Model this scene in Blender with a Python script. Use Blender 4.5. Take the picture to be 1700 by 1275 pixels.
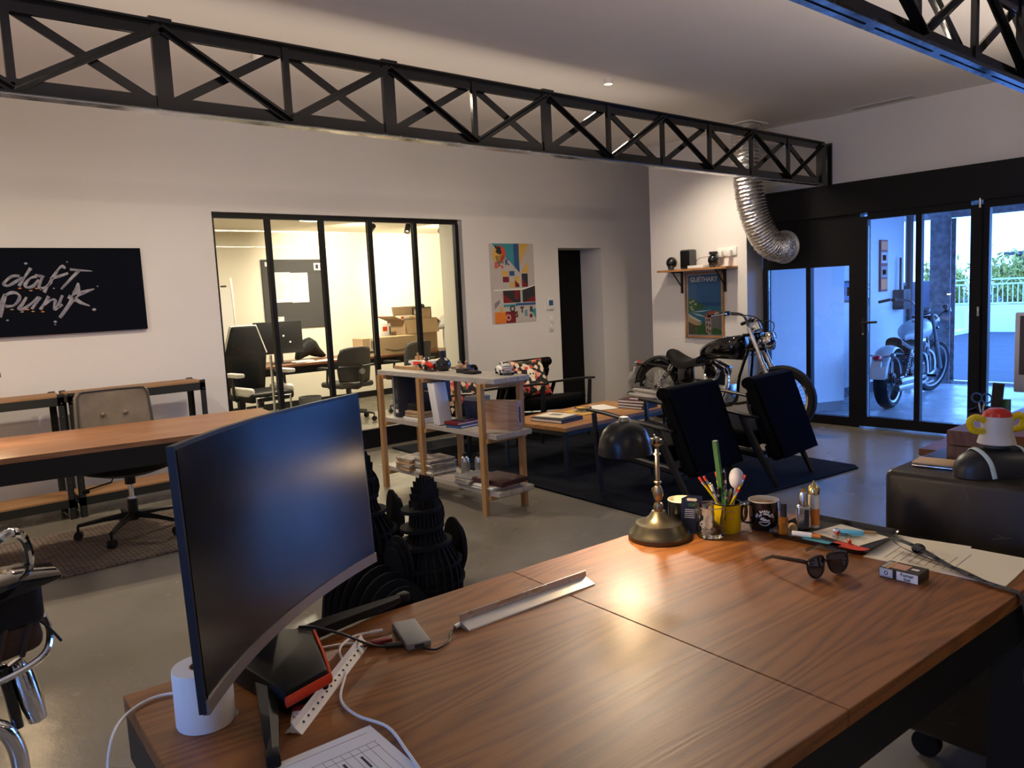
import bpy, bmesh, math, random
from mathutils import Vector, Matrix, Euler
for o in list(bpy.data.objects): bpy.data.objects.remove(o)
SC = bpy.context.scene; COL = SC.collection
random.seed(7)
# ---------------------------------------------------------------- camera, sky, exposure
# X runs along the back wall, Y towards the back wall, Z up; the photographer stands at the origin
F_PX = 1291.0
YAW, PITCH, ROLL, EYE = 0.8634049, 0.1136710, -0.0474937, 1.45
def camera_axes():
    cy, sy, cp, sp = math.cos(YAW), math.sin(YAW), math.cos(PITCH), math.sin(PITCH)
    f = Vector((cy*cp, sy*cp, -sp)); r = Vector((sy, -cy, 0)); u = r.cross(f)
    c, s = math.cos(ROLL), math.sin(ROLL)
    return c*r + s*u, c*u - s*r, f
_r, _u, _f = camera_axes()
cam = bpy.data.cameras.new('camera'); cam_o = bpy.data.objects.new('camera', cam); COL.objects.link(cam_o)
cam.sensor_width = 36.0; cam.lens = F_PX/1700*36.0; cam.clip_start = 0.02; cam.clip_end = 200
mw = Matrix((( _r.x, _u.x, -_f.x, 0), (_r.y, _u.y, -_f.y, 0), (_r.z, _u.z, -_f.z, EYE), (0, 0, 0, 1)))
cam_o.matrix_world = mw
SC.camera = cam_o
W = bpy.data.worlds.new('dusk_sky'); SC.world = W; W.use_nodes = True
W.node_tree.nodes['Background'].inputs[0].default_value = (0.15, 0.36, 1.0, 1)
W.node_tree.nodes['Background'].inputs[1].default_value = 10.0
SC.view_settings.view_transform = 'Standard'; SC.view_settings.look = 'None'
SC.view_settings.exposure = 0.0; SC.view_settings.gamma = 1.0; SC.view_settings.use_curve_mapping = False
SC.cycles.use_denoising = True
SC.cycles.max_bounces = 8; SC.cycles.transparent_max_bounces = 16; SC.cycles.sample_clamp_indirect = 6.0
SC.cycles.caustics_reflective = False; SC.cycles.caustics_refractive = False
WARM = (1.0, 0.83, 0.64)
# ---------------------------------------------------------------- geometry helpers
D2R = math.pi/180
def euler(rx=0, ry=0, rz=0): return Euler((rx*D2R, ry*D2R, rz*D2R)).to_matrix().to_4x4()
class G:
    """collects shapes into one mesh"""
    def __init__(s): s.bm = bmesh.new()
    def box(s, c, d, rot=None, r=0, seg=2, taper=None):
        m = Matrix.Translation(c)
        if rot is not None: m = m @ (rot if isinstance(rot, Matrix) else euler(*rot))
        v = bmesh.ops.create_cube(s.bm, size=1)['verts']
        for w in v:
            if taper and w.co.z > 0: w.co.x *= taper[0]; w.co.y *= taper[1]
            w.co = Vector((w.co.x*d[0], w.co.y*d[1], w.co.z*d[2]))
        if r:
            e = list({q for w in v for q in w.link_edges})
            g = bmesh.ops.bevel(s.bm, geom=e, offset=r, segments=seg, profile=0.5, affect='EDGES')
            v = list({w for w in g['verts']} | {w for w in v if w.is_valid})
        bmesh.ops.transform(s.bm, matrix=m, verts=[w for w in v if w.is_valid]); return s
    def b2(s, a, b, **k):      # box from min corner to max corner
        return s.box([(p+q)/2 for p, q in zip(a, b)], [abs(q-p) for p, q in zip(a, b)], **k)
    def cyl(s, p0, p1, r0, r1=None, n=14):
        p0, p1 = Vector(p0), Vector(p1); r1 = r0 if r1 is None else r1
        d = p1-p0; m = Matrix.Translation((p0+p1)/2) @ d.to_track_quat('Z', 'Y').to_matrix().to_4x4()
        bmesh.ops.create_cone(s.bm, cap_ends=True, cap_tris=False, segments=n, radius1=r0, radius2=r1, depth=d.length, matrix=m); return s
    def ball(s, c, r, n=14, rot=None):
        r = (r, r, r) if not hasattr(r, '__len__') else r
        m = Matrix.Translation(c) @ (euler(*rot) if rot else Matrix()) @ Matrix.Diagonal((*r, 1))
        bmesh.ops.create_uvsphere(s.bm, u_segments=n, v_segments=max(6, n//2+2), radius=1, matrix=m); return s
    def torus(s, c, R, r, rot=None, n=28, k=8, m=None):
        m = m if m is not None else Matrix.Translation(c) @ (euler(*rot) if rot else Matrix())
        pts = [m @ Vector((R*math.cos(2*math.pi*i/n), R*math.sin(2*math.pi*i/n), 0)) for i in range(n)]
        return s.tube(pts, r, k, closed=True)
    def tube(s, pts, r, n=8, closed=False, smooth=0, flat=None):
        pts = [Vector(p) for p in pts]
        rs = list(r) if isinstance(r, list) else [r]*len(pts)
        mix = lambda p, q, t: tuple(a*(1-t)+b*t for a, b in zip(p, q)) if hasattr(p, '__len__') else p*(1-t)+q*t
        if smooth:
            P2, R2 = [], []; N = len(pts)
            rng = N if closed else N-1
            for i in range(rng):
                a, b, c, d = (pts[(i-1) % N] if closed or i else pts[0]), pts[i], pts[(i+1) % N], (pts[(i+2) % N] if closed or i+2 < N else pts[-1])
                for j in range(smooth):
                    t = j/smooth
                    P2.append(0.5*((2*b)+(c-a)*t+(2*a-5*b+4*c-d)*t*t+(3*b-a-3*c+d)*t**3)); R2.append(mix(rs[i], rs[(i+1) % N], t))
            if not closed: P2.append(pts[-1]); R2.append(rs[-1])
            pts, rs = P2, R2
        N = len(pts); rings = []; up = None
        for i, p in enumerate(pts):
            a = pts[(i-1) % N] if (closed or i) else p
            b = pts[(i+1) % N] if (closed or i+1 < N) else p
            t = (b-a).normalized() if (b-a).length > 1e-9 else Vector((0, 0, 1))
            if up is None:
                up = Vector((0, 0, 1)) if abs(t.z) < 0.9 else Vector((1, 0, 0))
                if flat is not None: up = Vector(flat)
            x = up.cross(t).normalized(); y = t.cross(x).normalized(); up = y if flat is None else up
            rr = rs[i]; ra, rb = rr if hasattr(rr, '__len__') else (rr, rr)
            rings.append([s.bm.verts.new(p + x*(ra*math.cos(2*math.pi*k/n+math.pi/n)) + y*(rb*math.sin(2*math.pi*k/n+math.pi/n))) for k in range(n)])
        for i in range(N if closed else N-1):
            A, B = rings[i], rings[(i+1) % N]
            for k in range(n): s.bm.faces.new((A[k], A[(k+1) % n], B[(k+1) % n], B[k]))
        if not closed:
            s.bm.faces.new(list(reversed(rings[0]))); s.bm.faces.new(rings[-1])
        return s
    def lathe(s, prof, n=28, m=None, a0=0.0, a1=2*math.pi):
        m = m if m is not None else Matrix(); full = abs(a1-a0-2*math.pi) < 1e-6
        cols = []
        for i in range(n if full else n+1):
            a = a0+(a1-a0)*i/n
            cols.append([s.bm.verts.new(m @ Vector((r*math.cos(a), r*math.sin(a), z))) for r, z in prof])
        for i in range(n):
            A, B = cols[i], cols[(i+1) % len(cols)]
            for k in range(len(prof)-1):
                if prof[k][0] < 1e-6 and prof[k+1][0] < 1e-6: continue
                try: s.bm.faces.new((A[k], B[k], B[k+1], A[k+1]))
                except ValueError: pass
        bmesh.ops.remove_doubles(s.bm, verts=[v for c in cols for v in c], dist=1e-6); return s
    def prism(s, pts, d, m=None, r=0):   # outline in local XY, extruded 0..d along local Z
        m = m if m is not None else Matrix()
        a = [s.bm.verts.new((x, y, 0)) for x, y in pts]; b = [s.bm.verts.new((x, y, d)) for x, y in pts]; n = len(pts)
        s.bm.faces.new(list(reversed(a))); s.bm.faces.new(b)
        for i in range(n): s.bm.faces.new((a[i], a[(i+1) % n], b[(i+1) % n], b[i]))
        v = a+b
        if r:
            e = list({q for w in v for q in w.link_edges})
            g = bmesh.ops.bevel(s.bm, geom=e, offset=r, segments=2, profile=0.5, affect='EDGES')
            v = list(set(g['verts']) | {w for w in v if w.is_valid})
        bmesh.ops.transform(s.bm, matrix=m, verts=[w for w in v if w.is_valid]); return s
    def face(s, pts):
        s.bm.faces.new([s.bm.verts.new(p) for p in pts]); return s
    def grid(s, fn, nu, nv):
        V = [[s.bm.verts.new(fn(i/nu, j/nv)) for j in range(nv+1)] for i in range(nu+1)]
        for i in range(nu):
            for j in range(nv): s.bm.faces.new((V[i][j], V[i+1][j], V[i+1][j+1], V[i][j+1]))
        return s
    def add(s, mesh, m):
        t = bmesh.new(); t.from_mesh(mesh); bmesh.ops.transform(t, matrix=m, verts=t.verts)
        me = bpy.data.meshes.new('tmp'); t.to_mesh(me); t.free(); s.bm.from_mesh(me); bpy.data.meshes.remove(me); return s
def obj(name, g, mat, parent=None, smooth=35, label=None, loc=None, rot=None, kind=None):
    bm = g.bm; bmesh.ops.recalc_face_normals(bm, faces=bm.faces)
    me = bpy.data.meshes.new(name); bm.to_mesh(me); bm.free()
    for p in me.polygons: p.use_smooth = bool(smooth)
    if smooth: me.set_sharp_from_angle(angle=smooth*D2R)
    me.materials.append(mat if not isinstance(mat, str) else MAT[mat])
    o = bpy.data.objects.new(name, me); COL.objects.link(o)
    if parent is not None: o.parent = parent
    if loc: o.location = loc
    if rot: o.rotation_euler = Euler([a*D2R for a in rot])
    if label: o['label'] = label
    if kind: o['kind'] = kind
    return o
def tag(o, label, cat, group=None, kind=None):
    o['label'] = label; o['category'] = cat
    if group: o['group'] = group
    if kind: o['kind'] = kind
    return o
def thing(name, label, cat, loc=(0, 0, 0), rz=0, group=None, rot=None):
    o = bpy.data.objects.new(name, None); COL.objects.link(o); o.empty_display_size = 0.1
    o.location = loc; o.rotation_euler = (0, 0, rz*D2R) if rot is None else Euler([a*D2R for a in rot])
    return tag(o, label, cat, group)
def one(name, g, mat, label, cat, loc=(0, 0, 0), rz=0, group=None, rot=None, smooth=35):
    o = obj(name, g, mat, smooth=smooth); o.location = loc
    o.rotation_euler = (0, 0, rz*D2R) if rot is None else Euler([a*D2R for a in rot])
    return tag(o, label, cat, group)
def struct(name, g, mat, parent=None, smooth=0):
    o = obj(name, g, mat, parent, smooth=smooth)
    if parent is None: o['kind'] = 'structure'
    return o
def sroot(name, loc=(0, 0, 0)):
    o = bpy.data.objects.new(name, None); COL.objects.link(o); o.location = loc; o['kind'] = 'structure'; return o
def dup(root, loc=None, rz=None, label=None):
    def cp(o, par):
        c = o.copy(); COL.objects.link(c); c.parent = par
        for ch in o.children: cp(ch, c)
        return c
    r = cp(root, None)
    if loc: r.location = loc
    if rz is not None: r.rotation_euler = (0, 0, rz*D2R)
    if label: r['label'] = label
    return r
def text_mesh(body, size, ext=0.0004, spacing=1.0, bold=0.0):
    cu = bpy.data.curves.new('txt', 'FONT'); cu.body = body; cu.size = size; cu.extrude = ext; cu.space_character = spacing
    cu.align_x = 'CENTER'; cu.align_y = 'CENTER'; cu.resolution_u = 3; cu.offset = bold
    t = bpy.data.objects.new('txt', cu); COL.objects.link(t)
    bpy.context.view_layer.update()
    me = bpy.data.meshes.new_from_object(t.evaluated_get(bpy.context.evaluated_depsgraph_get()))
    bpy.data.objects.remove(t); bpy.data.curves.remove(cu)
    return me
# ---------------------------------------------------------------- materials
MAT = {}
def mat(name, col=(0.5, 0.5, 0.5), rough=0.5, metal=0.0, spec=0.5, coat=0.0, noise=0.0, nscale=8.0, bump=0.0, bscale=60.0, rvar=0.0, emit=None, estr=0.0, col2=None, sheen=0.0, trans=0.0, ior=1.45, stretch=None):
    m = bpy.data.materials.new(name); m.use_nodes = True; nt = m.node_tree; N = nt.nodes; L = nt.links
    b = N['Principled BSDF']
    b.inputs['Base Color'].default_value = (*col, 1); b.inputs['Roughness'].default_value = rough
    b.inputs['Metallic'].default_value = metal; b.inputs['Specular IOR Level'].default_value = spec
    b.inputs['Coat Weight'].default_value = coat; b.inputs['Sheen Weight'].default_value = sheen
    b.inputs['Transmission Weight'].default_value = trans; b.inputs['IOR'].default_value = ior
    tc = N.new('ShaderNodeTexCoord'); mp = N.new('ShaderNodeMapping'); L.new(tc.outputs['Object'], mp.inputs['Vector'])
    if stretch: mp.inputs['Scale'].default_value = stretch
    if noise or col2 or rvar:
        n = N.new('ShaderNodeTexNoise'); n.inputs['Scale'].default_value = nscale; n.inputs['Detail'].default_value = 5; L.new(mp.outputs[0], n.inputs['Vector'])
        if noise or col2:
            mx = N.new('ShaderNodeMix'); mx.data_type = 'RGBA'
            c2 = col2 if col2 else tuple(c*(1-noise) for c in col)
            mx.inputs[6].default_value = (*col, 1); mx.inputs[7].default_value = (*c2, 1)
            cr = N.new('ShaderNodeMapRange'); cr.inputs[1].default_value = 0.35; cr.inputs[2].default_value = 0.65
            L.new(n.outputs[0], cr.inputs[0]); L.new(cr.outputs[0], mx.inputs[0]); L.new(mx.outputs[2], b.inputs['Base Color'])
        if rvar:
            mr = N.new('ShaderNodeMapRange'); mr.inputs[1].default_value = 0.3; mr.inputs[2].default_value = 0.7
            mr.inputs[3].default_value = rough-rvar; mr.inputs[4].default_value = rough+rvar
            L.new(n.outputs[0], mr.inputs[0]); L.new(mr.outputs[0], b.inputs['Roughness'])
    if bump:
        n2 = N.new('ShaderNodeTexNoise'); n2.inputs['Scale'].default_value = bscale; n2.inputs['Detail'].default_value = 3; L.new(mp.outputs[0], n2.inputs['Vector'])
        bp = N.new('ShaderNodeBump'); bp.inputs['Strength'].default_value = bump; bp.inputs['Distance'].default_value = 0.01
        L.new(n2.outputs[0], bp.inputs['Height']); L.new(bp.outputs[0], b.inputs['Normal'])
    if emit: b.inputs['Emission Color'].default_value = (*emit, 1); b.inputs['Emission Strength'].default_value = estr
    MAT[name] = m; return m
def wood(name, c1, c2, rough=0.4, axis=0, scale=1.0, coat=0.0, ring=10.0, bump=0.15, c3=None):
    """long grain along the given axis: stretched noise lines over broad cathedral waves"""
    m = bpy.data.materials.new(name); m.use_nodes = True; nt = m.node_tree; N = nt.nodes; L = nt.links; b = N['Principled BSDF']
    b.inputs['Roughness'].default_value = rough; b.inputs['Coat Weight'].default_value = coat
    tc = N.new('ShaderNodeTexCoord'); mp = N.new('ShaderNodeMapping'); L.new(tc.outputs['Object'], mp.inputs['Vector'])
    sc = [ring*scale]*3; sc[axis] = 0.9*scale; mp.inputs['Scale'].default_value = sc
    n0 = N.new('ShaderNodeTexNoise'); n0.inputs['Scale'].default_value = 0.55; n0.inputs['Detail'].default_value = 2; n0.inputs['Distortion'].default_value = 0.6
    L.new(mp.outputs[0], n0.inputs['Vector'])
    ml = N.new('ShaderNodeMath'); ml.operation = 'MULTIPLY'; ml.inputs[1].default_value = 16.0; L.new(n0.outputs[0], ml.inputs[0])
    fr = N.new('ShaderNodeMath'); fr.operation = 'PINGPONG'; fr.inputs[1].default_value = 0.5; L.new(ml.outputs[0], fr.inputs[0])
    mp2 = N.new('ShaderNodeMapping'); L.new(tc.outputs['Object'], mp2.inputs['Vector']); s2 = [220*scale]*3; s2[axis] = 6*scale; mp2.inputs['Scale'].default_value = s2
    n1 = N.new('ShaderNodeTexNoise'); n1.inputs['Scale'].default_value = 1.0; n1.inputs['Detail'].default_value = 4; L.new(mp2.outputs[0], n1.inputs['Vector'])
    ad = N.new('ShaderNodeMath'); ad.operation = 'ADD'; L.new(fr.outputs[0], ad.inputs[0])
    m2 = N.new('ShaderNodeMath'); m2.operation = 'MULTIPLY'; m2.inputs[1].default_value = 0.9; L.new(n1.outputs[0], m2.inputs[0]); L.new(m2.outputs[0], ad.inputs[1])
    cr = N.new('ShaderNodeValToRGB'); e = cr.color_ramp.elements
    e[0].position = 0.30; e[0].color = (*c2, 1); e[1].position = 0.85; e[1].color = (*c1, 1)
    L.new(ad.outputs[0], cr.inputs[0]); out = cr.outputs[0]
    mp3 = N.new('ShaderNodeMapping'); L.new(tc.outputs['Object'], mp3.inputs['Vector']); s3 = [4*scale]*3; s3[axis] = 0.5*scale; mp3.inputs['Scale'].default_value = s3
    n3 = N.new('ShaderNodeTexNoise'); n3.inputs['Scale'].default_value = 1.0; L.new(mp3.outputs[0], n3.inputs['Vector'])
    mx = N.new('ShaderNodeMix'); mx.data_type = 'RGBA'; mx.blend_type = 'MULTIPLY'; mx.inputs[7].default_value = (*(c3 or (0.72, 0.66, 0.6)), 1)
    mr = N.new('ShaderNodeMapRange'); mr.inputs[1].default_value = 0.4; mr.inputs[2].default_value = 0.68; L.new(n3.outputs[0], mr.inputs[0]); L.new(mr.outputs[0], mx.inputs[0])
    L.new(out, mx.inputs[6]); L.new(mx.outputs[2], b.inputs['Base Color'])
    bp = N.new('ShaderNodeBump'); bp.inputs['Strength'].default_value = bump; bp.inputs['Distance'].default_value = 0.002; L.new(ad.outputs[0], bp.inputs['Height']); L.new(bp.outputs[0], b.inputs['Normal'])
    MAT[name] = m; return m
def pane_glass(name, tint=(1, 1, 1), ior=1.45):
    """flat window pane: clear with a Fresnel reflection"""
    m = bpy.data.materials.new(name); m.use_nodes = True; nt = m.node_tree; N = nt.nodes; L = nt.links
    N.remove(N['Principled BSDF']); out = N['Material Output']
    t = N.new('ShaderNodeBsdfTransparent'); t.inputs[0].default_value = (*tint, 1)
    g = N.new('ShaderNodeBsdfGlossy'); g.inputs['Roughness'].default_value = 0.01
    fr = N.new('ShaderNodeFresnel'); fr.inputs[0].default_value = ior
    mx = N.new('ShaderNodeMixShader'); L.new(fr.outputs[0], mx.inputs[0]); L.new(t.outputs[0], mx.inputs[1]); L.new(g.outputs[0], mx.inputs[2]); L.new(mx.outputs[0], out.inputs[0])
    MAT[name] = m; return m
mat('wall_paint', (0.82, 0.79, 0.76), 0.55, bump=0.04, bscale=120, noise=0.03, nscale=2)
mat('ceiling_paint', (0.84, 0.80, 0.78), 0.7, noise=0.03, nscale=1.5)
mat('office_paint', (0.86, 0.82, 0.70), 0.6)
mat('black_steel', (0.010, 0.010, 0.011), 0.38, spec=0.4)
mat('truss_paint', (0.010, 0.010, 0.012), 0.16, spec=0.6, bump=0.05, bscale=30)
mat('frame_black', (0.006, 0.006, 0.008), 0.45, spec=0.3)
mat('shelf_steel', (0.018, 0.021, 0.022), 0.42)
mat('chrome', (0.86, 0.86, 0.87), 0.07, metal=1)
mat('steel', (0.62, 0.62, 0.62), 0.28, metal=1, rvar=0.08, nscale=20)
mat('alu', (0.72, 0.71, 0.69), 0.45, metal=0.6)
mat('brass', (0.36, 0.31, 0.22), 0.30, metal=1, rvar=0.06, nscale=15)
mat('bronze_dark', (0.10, 0.088, 0.060), 0.36, metal=0.9, rvar=0.06, nscale=12)
mat('gold', (0.83, 0.60, 0.24), 0.18, metal=1)
mat('black_leather', (0.009, 0.009, 0.010), 0.48, spec=0.3, bump=0.12, bscale=160)
mat('taupe_leather', (0.20, 0.165, 0.125), 0.42, bump=0.1, bscale=140, noise=0.25, nscale=7)
mat('brown_leather', (0.075, 0.034, 0.016), 0.75, bump=0.3, bscale=70, noise=0.5, nscale=9)
mat('black_plastic', (0.012, 0.012, 0.013), 0.40)
mat('black_matte', (0.006, 0.006, 0.007), 0.75, spec=0.15)
mat('black_gloss', (0.006, 0.006, 0.007), 0.07, coat=0.6)
mat('rubber', (0.014, 0.014, 0.015), 0.7, spec=0.25)
mat('dark_grey', (0.05, 0.05, 0.052), 0.5)
mat('mid_grey', (0.22, 0.22, 0.22), 0.55)
mat('mesh_grey', (0.06, 0.055, 0.05), 0.7, noise=0.2, nscale=120)
mat('white_plastic', (0.80, 0.79, 0.76), 0.38)
mat('white_paper', (0.86, 0.84, 0.78), 0.7)
mat('cream_paper', (0.84, 0.76, 0.58), 0.7)
mat('ink', (0.03, 0.03, 0.035), 0.7)
mat('ink_grey', (0.30, 0.29, 0.28), 0.7)
mat('red_plastic', (0.62, 0.022, 0.012), 0.28, coat=0.4)
mat('red_accent', (0.75, 0.06, 0.02), 0.35)
mat('dark_red', (0.20, 0.012, 0.018), 0.45)
mat('maroon', (0.06, 0.016, 0.018), 0.5)
mat('yellow', (0.86, 0.60, 0.0), 0.22, coat=0.5)
mat('mustard', (0.72, 0.44, 0.10), 0.6)
mat('orange', (0.80, 0.22, 0.03), 0.4)
mat('teal', (0.05, 0.29, 0.36), 0.6)
mat('blue', (0.03, 0.10, 0.26), 0.5)
mat('navy', (0.010, 0.018, 0.05), 0.5)
mat('light_blue', (0.10, 0.48, 0.66), 0.3, coat=0.3)
mat('green', (0.05, 0.16, 0.045), 0.4)
mat('pink', (0.72, 0.36, 0.30), 0.6)
mat('cardboard', (0.46, 0.32, 0.18), 0.75, noise=0.12, nscale=5)
mat('kraft', (0.50, 0.34, 0.19), 0.7, noise=0.25, nscale=14)
mat('newsprint', (0.50, 0.44, 0.38), 0.75, noise=0.4, nscale=30)
mat('amber', (0.72, 0.26, 0.02), 0.08, trans=0.7, ior=1.4, coat=0.3)
mat('cork', (0.62, 0.36, 0.16), 0.8, noise=0.3, nscale=60)
mat('clear_glass', (0.97, 0.98, 0.95), 0.02, trans=1.0, ior=1.45)
mat('coffee', (0.62, 0.38, 0.17), 0.5, noise=0.45, nscale=45)
mat('enamel_black', (0.007, 0.007, 0.008), 0.12, coat=0.5)
mat('enamel_cream', (0.80, 0.72, 0.55), 0.2, coat=0.4)
mat('lens', (0.02, 0.008, 0.007), 0.04, coat=1.0)
mat('skull_black', (0.008, 0.008, 0.009), 0.22, coat=0.3)
mat('screen', (0.0025, 0.0025, 0.003), 0.20, spec=0.6)
mat('stand_black', (0.006, 0.006, 0.007), 0.5, spec=0.2)
mat('chair_leather', (0.0045, 0.0045, 0.005), 0.55, spec=0.06, bump=0.1, bscale=160)
mat('mac_screen', (0.07, 0.05, 0.045), 0.25)
mat('foil', (0.78, 0.76, 0.73), 0.16, metal=1, bump=0.9, bscale=55)
mat('rug_blue', (0.010, 0.012, 0.019), 0.95, spec=0.1, noise=0.5, nscale=5, bump=0.35, bscale=200)
mat('trunk_black', (0.012, 0.010, 0.008), 0.34, col2=(0.03, 0.022, 0.014), nscale=4, rvar=0.12, bump=0.1, bscale=22)
mat('fabric_navy', (0.03, 0.05, 0.10), 0.9)
mat('fabric_white', (0.66, 0.65, 0.62), 0.9, bump=0.2, bscale=20)
mat('concrete_out', (0.42, 0.44, 0.45), 0.32, noise=0.35, nscale=3, rvar=0.12, bump=0.2, bscale=30)
mat('asphalt', (0.035, 0.048, 0.062), 0.85, noise=0.25, nscale=2.2, bump=0.2, bscale=90)
mat('render_wall', (0.80, 0.80, 0.80), 0.8)
mat('porch_wall', (0.66, 0.70, 0.72), 0.6, noise=0.05, nscale=2)
mat('rust_steel', (0.28, 0.26, 0.27), 0.6, noise=0.5, nscale=14, bump=0.2, bscale=60)
mat('leaf', (0.42, 0.40, 0.07), 0.6, col2=(0.24, 0.26, 0.05), nscale=3)
mat('bark', (0.12, 0.08, 0.05), 0.9)
mat('fence_paint', (0.62, 0.72, 0.66), 0.5)
mat('tail_red', (0.55, 0.01, 0.015), 0.15, coat=0.8)
mat('bulb', (1, 0.9, 0.7), 0.5, emit=(1.0, 0.78, 0.5), estr=14.0)
mat('skin_tone', (0.55, 0.28, 0.18), 0.6)
mat('sand', (0.62, 0.42, 0.22), 0.7)
mat('sea', (0.04, 0.20, 0.30), 0.6)
mat('sky_print', (0.05, 0.15, 0.33), 0.5)
mat('print_pale', (0.55, 0.50, 0.47), 0.6)
mat('pale_wall_print', (0.62, 0.50, 0.44), 0.6)
mat('silver_print', (0.34, 0.33, 0.38), 0.35, col2=(0.14, 0.14, 0.2), nscale=22)
mat('canvas_black', (0.003, 0.0045, 0.010), 0.7, spec=0.08)
mat('board_grey', (0.055, 0.055, 0.058), 0.7)
mat('glaze', (0.45, 0.30, 0.16), 0.25)
wood('desk_wood', (0.32, 0.120, 0.028), (0.14, 0.048, 0.012), rough=0.42, axis=0, ring=9, bump=0.1)
wood('walnut', (0.22, 0.085, 0.035), (0.11, 0.040, 0.018), rough=0.4, axis=0, ring=6, bump=0.06)
wood('oak', (0.50, 0.25, 0.09), (0.32, 0.14, 0.045), rough=0.4, axis=0, ring=8, bump=0.06)
wood('pine', (0.50, 0.29, 0.115), (0.40, 0.21, 0.075), rough=0.5, axis=2, ring=14, bump=0.05, c3=(0.9, 0.85, 0.8))
wood('grey_board', (0.50, 0.47, 0.43), (0.36, 0.33, 0.29), rough=0.5, axis=1, ring=14, bump=0.06, c3=(0.9, 0.88, 0.85))
wood('teak', (0.34, 0.165, 0.075), (0.23, 0.10, 0.042), rough=0.36, axis=0, ring=8, bump=0.05)
mat('strip_metal', (0.42, 0.42, 0.44), 0.22, metal=1, rvar=0.10, nscale=9)
mat('chair_back', (0.006, 0.007, 0.012), 0.7, spec=0.0)
wood('particle', (0.40, 0.22, 0.10), (0.33, 0.17, 0.07), rough=0.6, axis=0, ring=20, bump=0.03)
wood('crate_wood', (0.56, 0.36, 0.25), (0.38, 0.21, 0.13), rough=0.55, axis=1, ring=7, bump=0.04)
pane_glass('pane', (0.97, 0.98, 0.98), 1.25); pane_glass('pane_door', (0.93, 0.96, 1.0))
def floor_material():
    m = mat('floor_paint', (0.27, 0.25, 0.205), 0.25, col2=(0.215, 0.197, 0.16), nscale=1.6, rvar=0.07)
    nt = m.node_tree; N = nt.nodes; L = nt.links; b = N['Principled BSDF']; tc = N['Texture Coordinate']
    n = N.new('ShaderNodeTexNoise'); n.inputs['Scale'].default_value = 6.5; n.inputs['Detail'].default_value = 9; n.inputs['Roughness'].default_value = 0.62
    L.new(tc.outputs['Object'], n.inputs['Vector'])
    bp = N.new('ShaderNodeBump'); bp.inputs['Strength'].default_value = 0.28; bp.inputs['Distance'].default_value = 0.01
    L.new(n.outputs[0], bp.inputs['Height']); L.new(bp.outputs[0], b.inputs['Normal'])
    return m
floor_material()
def weave_material():
    m = mat('woven', (0.27, 0.20, 0.155), 0.9)
    nt = m.node_tree; N = nt.nodes; L = nt.links; b = N['Principled BSDF']; tc = N['Texture Coordinate']
    br = N.new('ShaderNodeTexBrick'); br.inputs['Scale'].default_value = 1.0
    br.inputs['Brick Width'].default_value = 0.055; br.inputs['Row Height'].default_value = 0.026; br.inputs['Mortar Size'].default_value = 0.004; br.inputs['Mortar Smooth'].default_value = 0.8
    br.inputs['Color1'].default_value = (0.33, 0.25, 0.19, 1); br.inputs['Color2'].default_value = (0.22, 0.165, 0.13, 1); br.inputs['Mortar'].default_value = (0.035, 0.03, 0.03, 1)
    L.new(tc.outputs['Object'], br.inputs['Vector']); L.new(br.outputs[0], b.inputs['Base Color'])
    bp = N.new('ShaderNodeBump'); bp.inputs['Strength'].default_value = 0.8; bp.inputs['Distance'].default_value = 0.01; bp.invert = True
    L.new(br.outputs['Fac'], bp.inputs['Height']); L.new(bp.outputs[0], b.inputs['Normal'])
weave_material()
def floral_material():
    """cushion print: roses and leaves on black"""
    m = mat('floral', (0.01, 0.01, 0.01), 0.8)
    nt = m.node_tree; N = nt.nodes; L = nt.links; b = N['Principled BSDF']; tc = N['Texture Coordinate']
    v = N.new('ShaderNodeTexVoronoi'); v.inputs['Scale'].default_value = 26; L.new(tc.outputs['Object'], v.inputs['Vector'])
    cr = N.new('ShaderNodeValToRGB'); cr.color_ramp.interpolation = 'CONSTANT'; e = cr.color_ramp.elements
    e[0].color = (0.01, 0.01, 0.01, 1); e[1].position = 0.3; e[1].color = (0.60, 0.07, 0.06, 1)
    for p, c in ((0.45, (0.75, 0.62, 0.45)), (0.6, (0.05, 0.10, 0.03)), (0.72, (0.78, 0.33, 0.22)), (0.84, (0.015, 0.015, 0.012))):
        q = e.new(p); q.color = (*c, 1)
    sp = N.new('ShaderNodeSeparateColor'); L.new(v.outputs['Color'], sp.inputs[0]); L.new(sp.outputs[0], cr.inputs[0]); L.new(cr.outputs[0], b.inputs['Base Color'])
floral_material()
# ---------------------------------------------------------------- the room
YB = 6.687      # back wall
XD = 7.47       # glazed front
struct('floor', G().b2((-2.7, -3.2, -0.15), (7.56, 10.6, 0)).b2((7.56, 4.7, -0.15), (8.4, 10.6, 0)), 'floor_paint')
g = G()
for a, b in (((-2.7, YB, 0), (2.475, YB+0.2, 3.1)), ((2.475, YB, 2.27), (5.12, YB+0.2, 3.1)), ((5.12, YB, 0), (6.53, YB+0.2, 3.1)),
             ((6.53, YB, 1.98), (7.28, YB+0.2, 3.1)), ((7.28, YB, 0), (8.4, YB+0.2, 3.1))): g.b2(a, b)
struct('wall_back', g, 'wall_paint')
struct('ceiling', G().b2((-2.7, -3.2, 3.013), (7.7, 3.93, 3.2)), 'ceiling_paint')
struct('ceiling', G().face([(-2.7, 3.93, 3.02), (8.4, 3.93, 3.02), (8.4, YB+0.2, 3.075), (-2.7, YB+0.2, 3.075)]), 'ceiling_paint')
g = G().b2((XD, -3.2, 2.37), (XD+0.2, 4.578, 3.05)).b2((8.3, 5.837, 0), (8.4, YB, 3.1)).b2((XD, -3.2, 0), (XD+0.2, 0.62, 2.07))
struct('wall_front', g, 'wall_paint')
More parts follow.
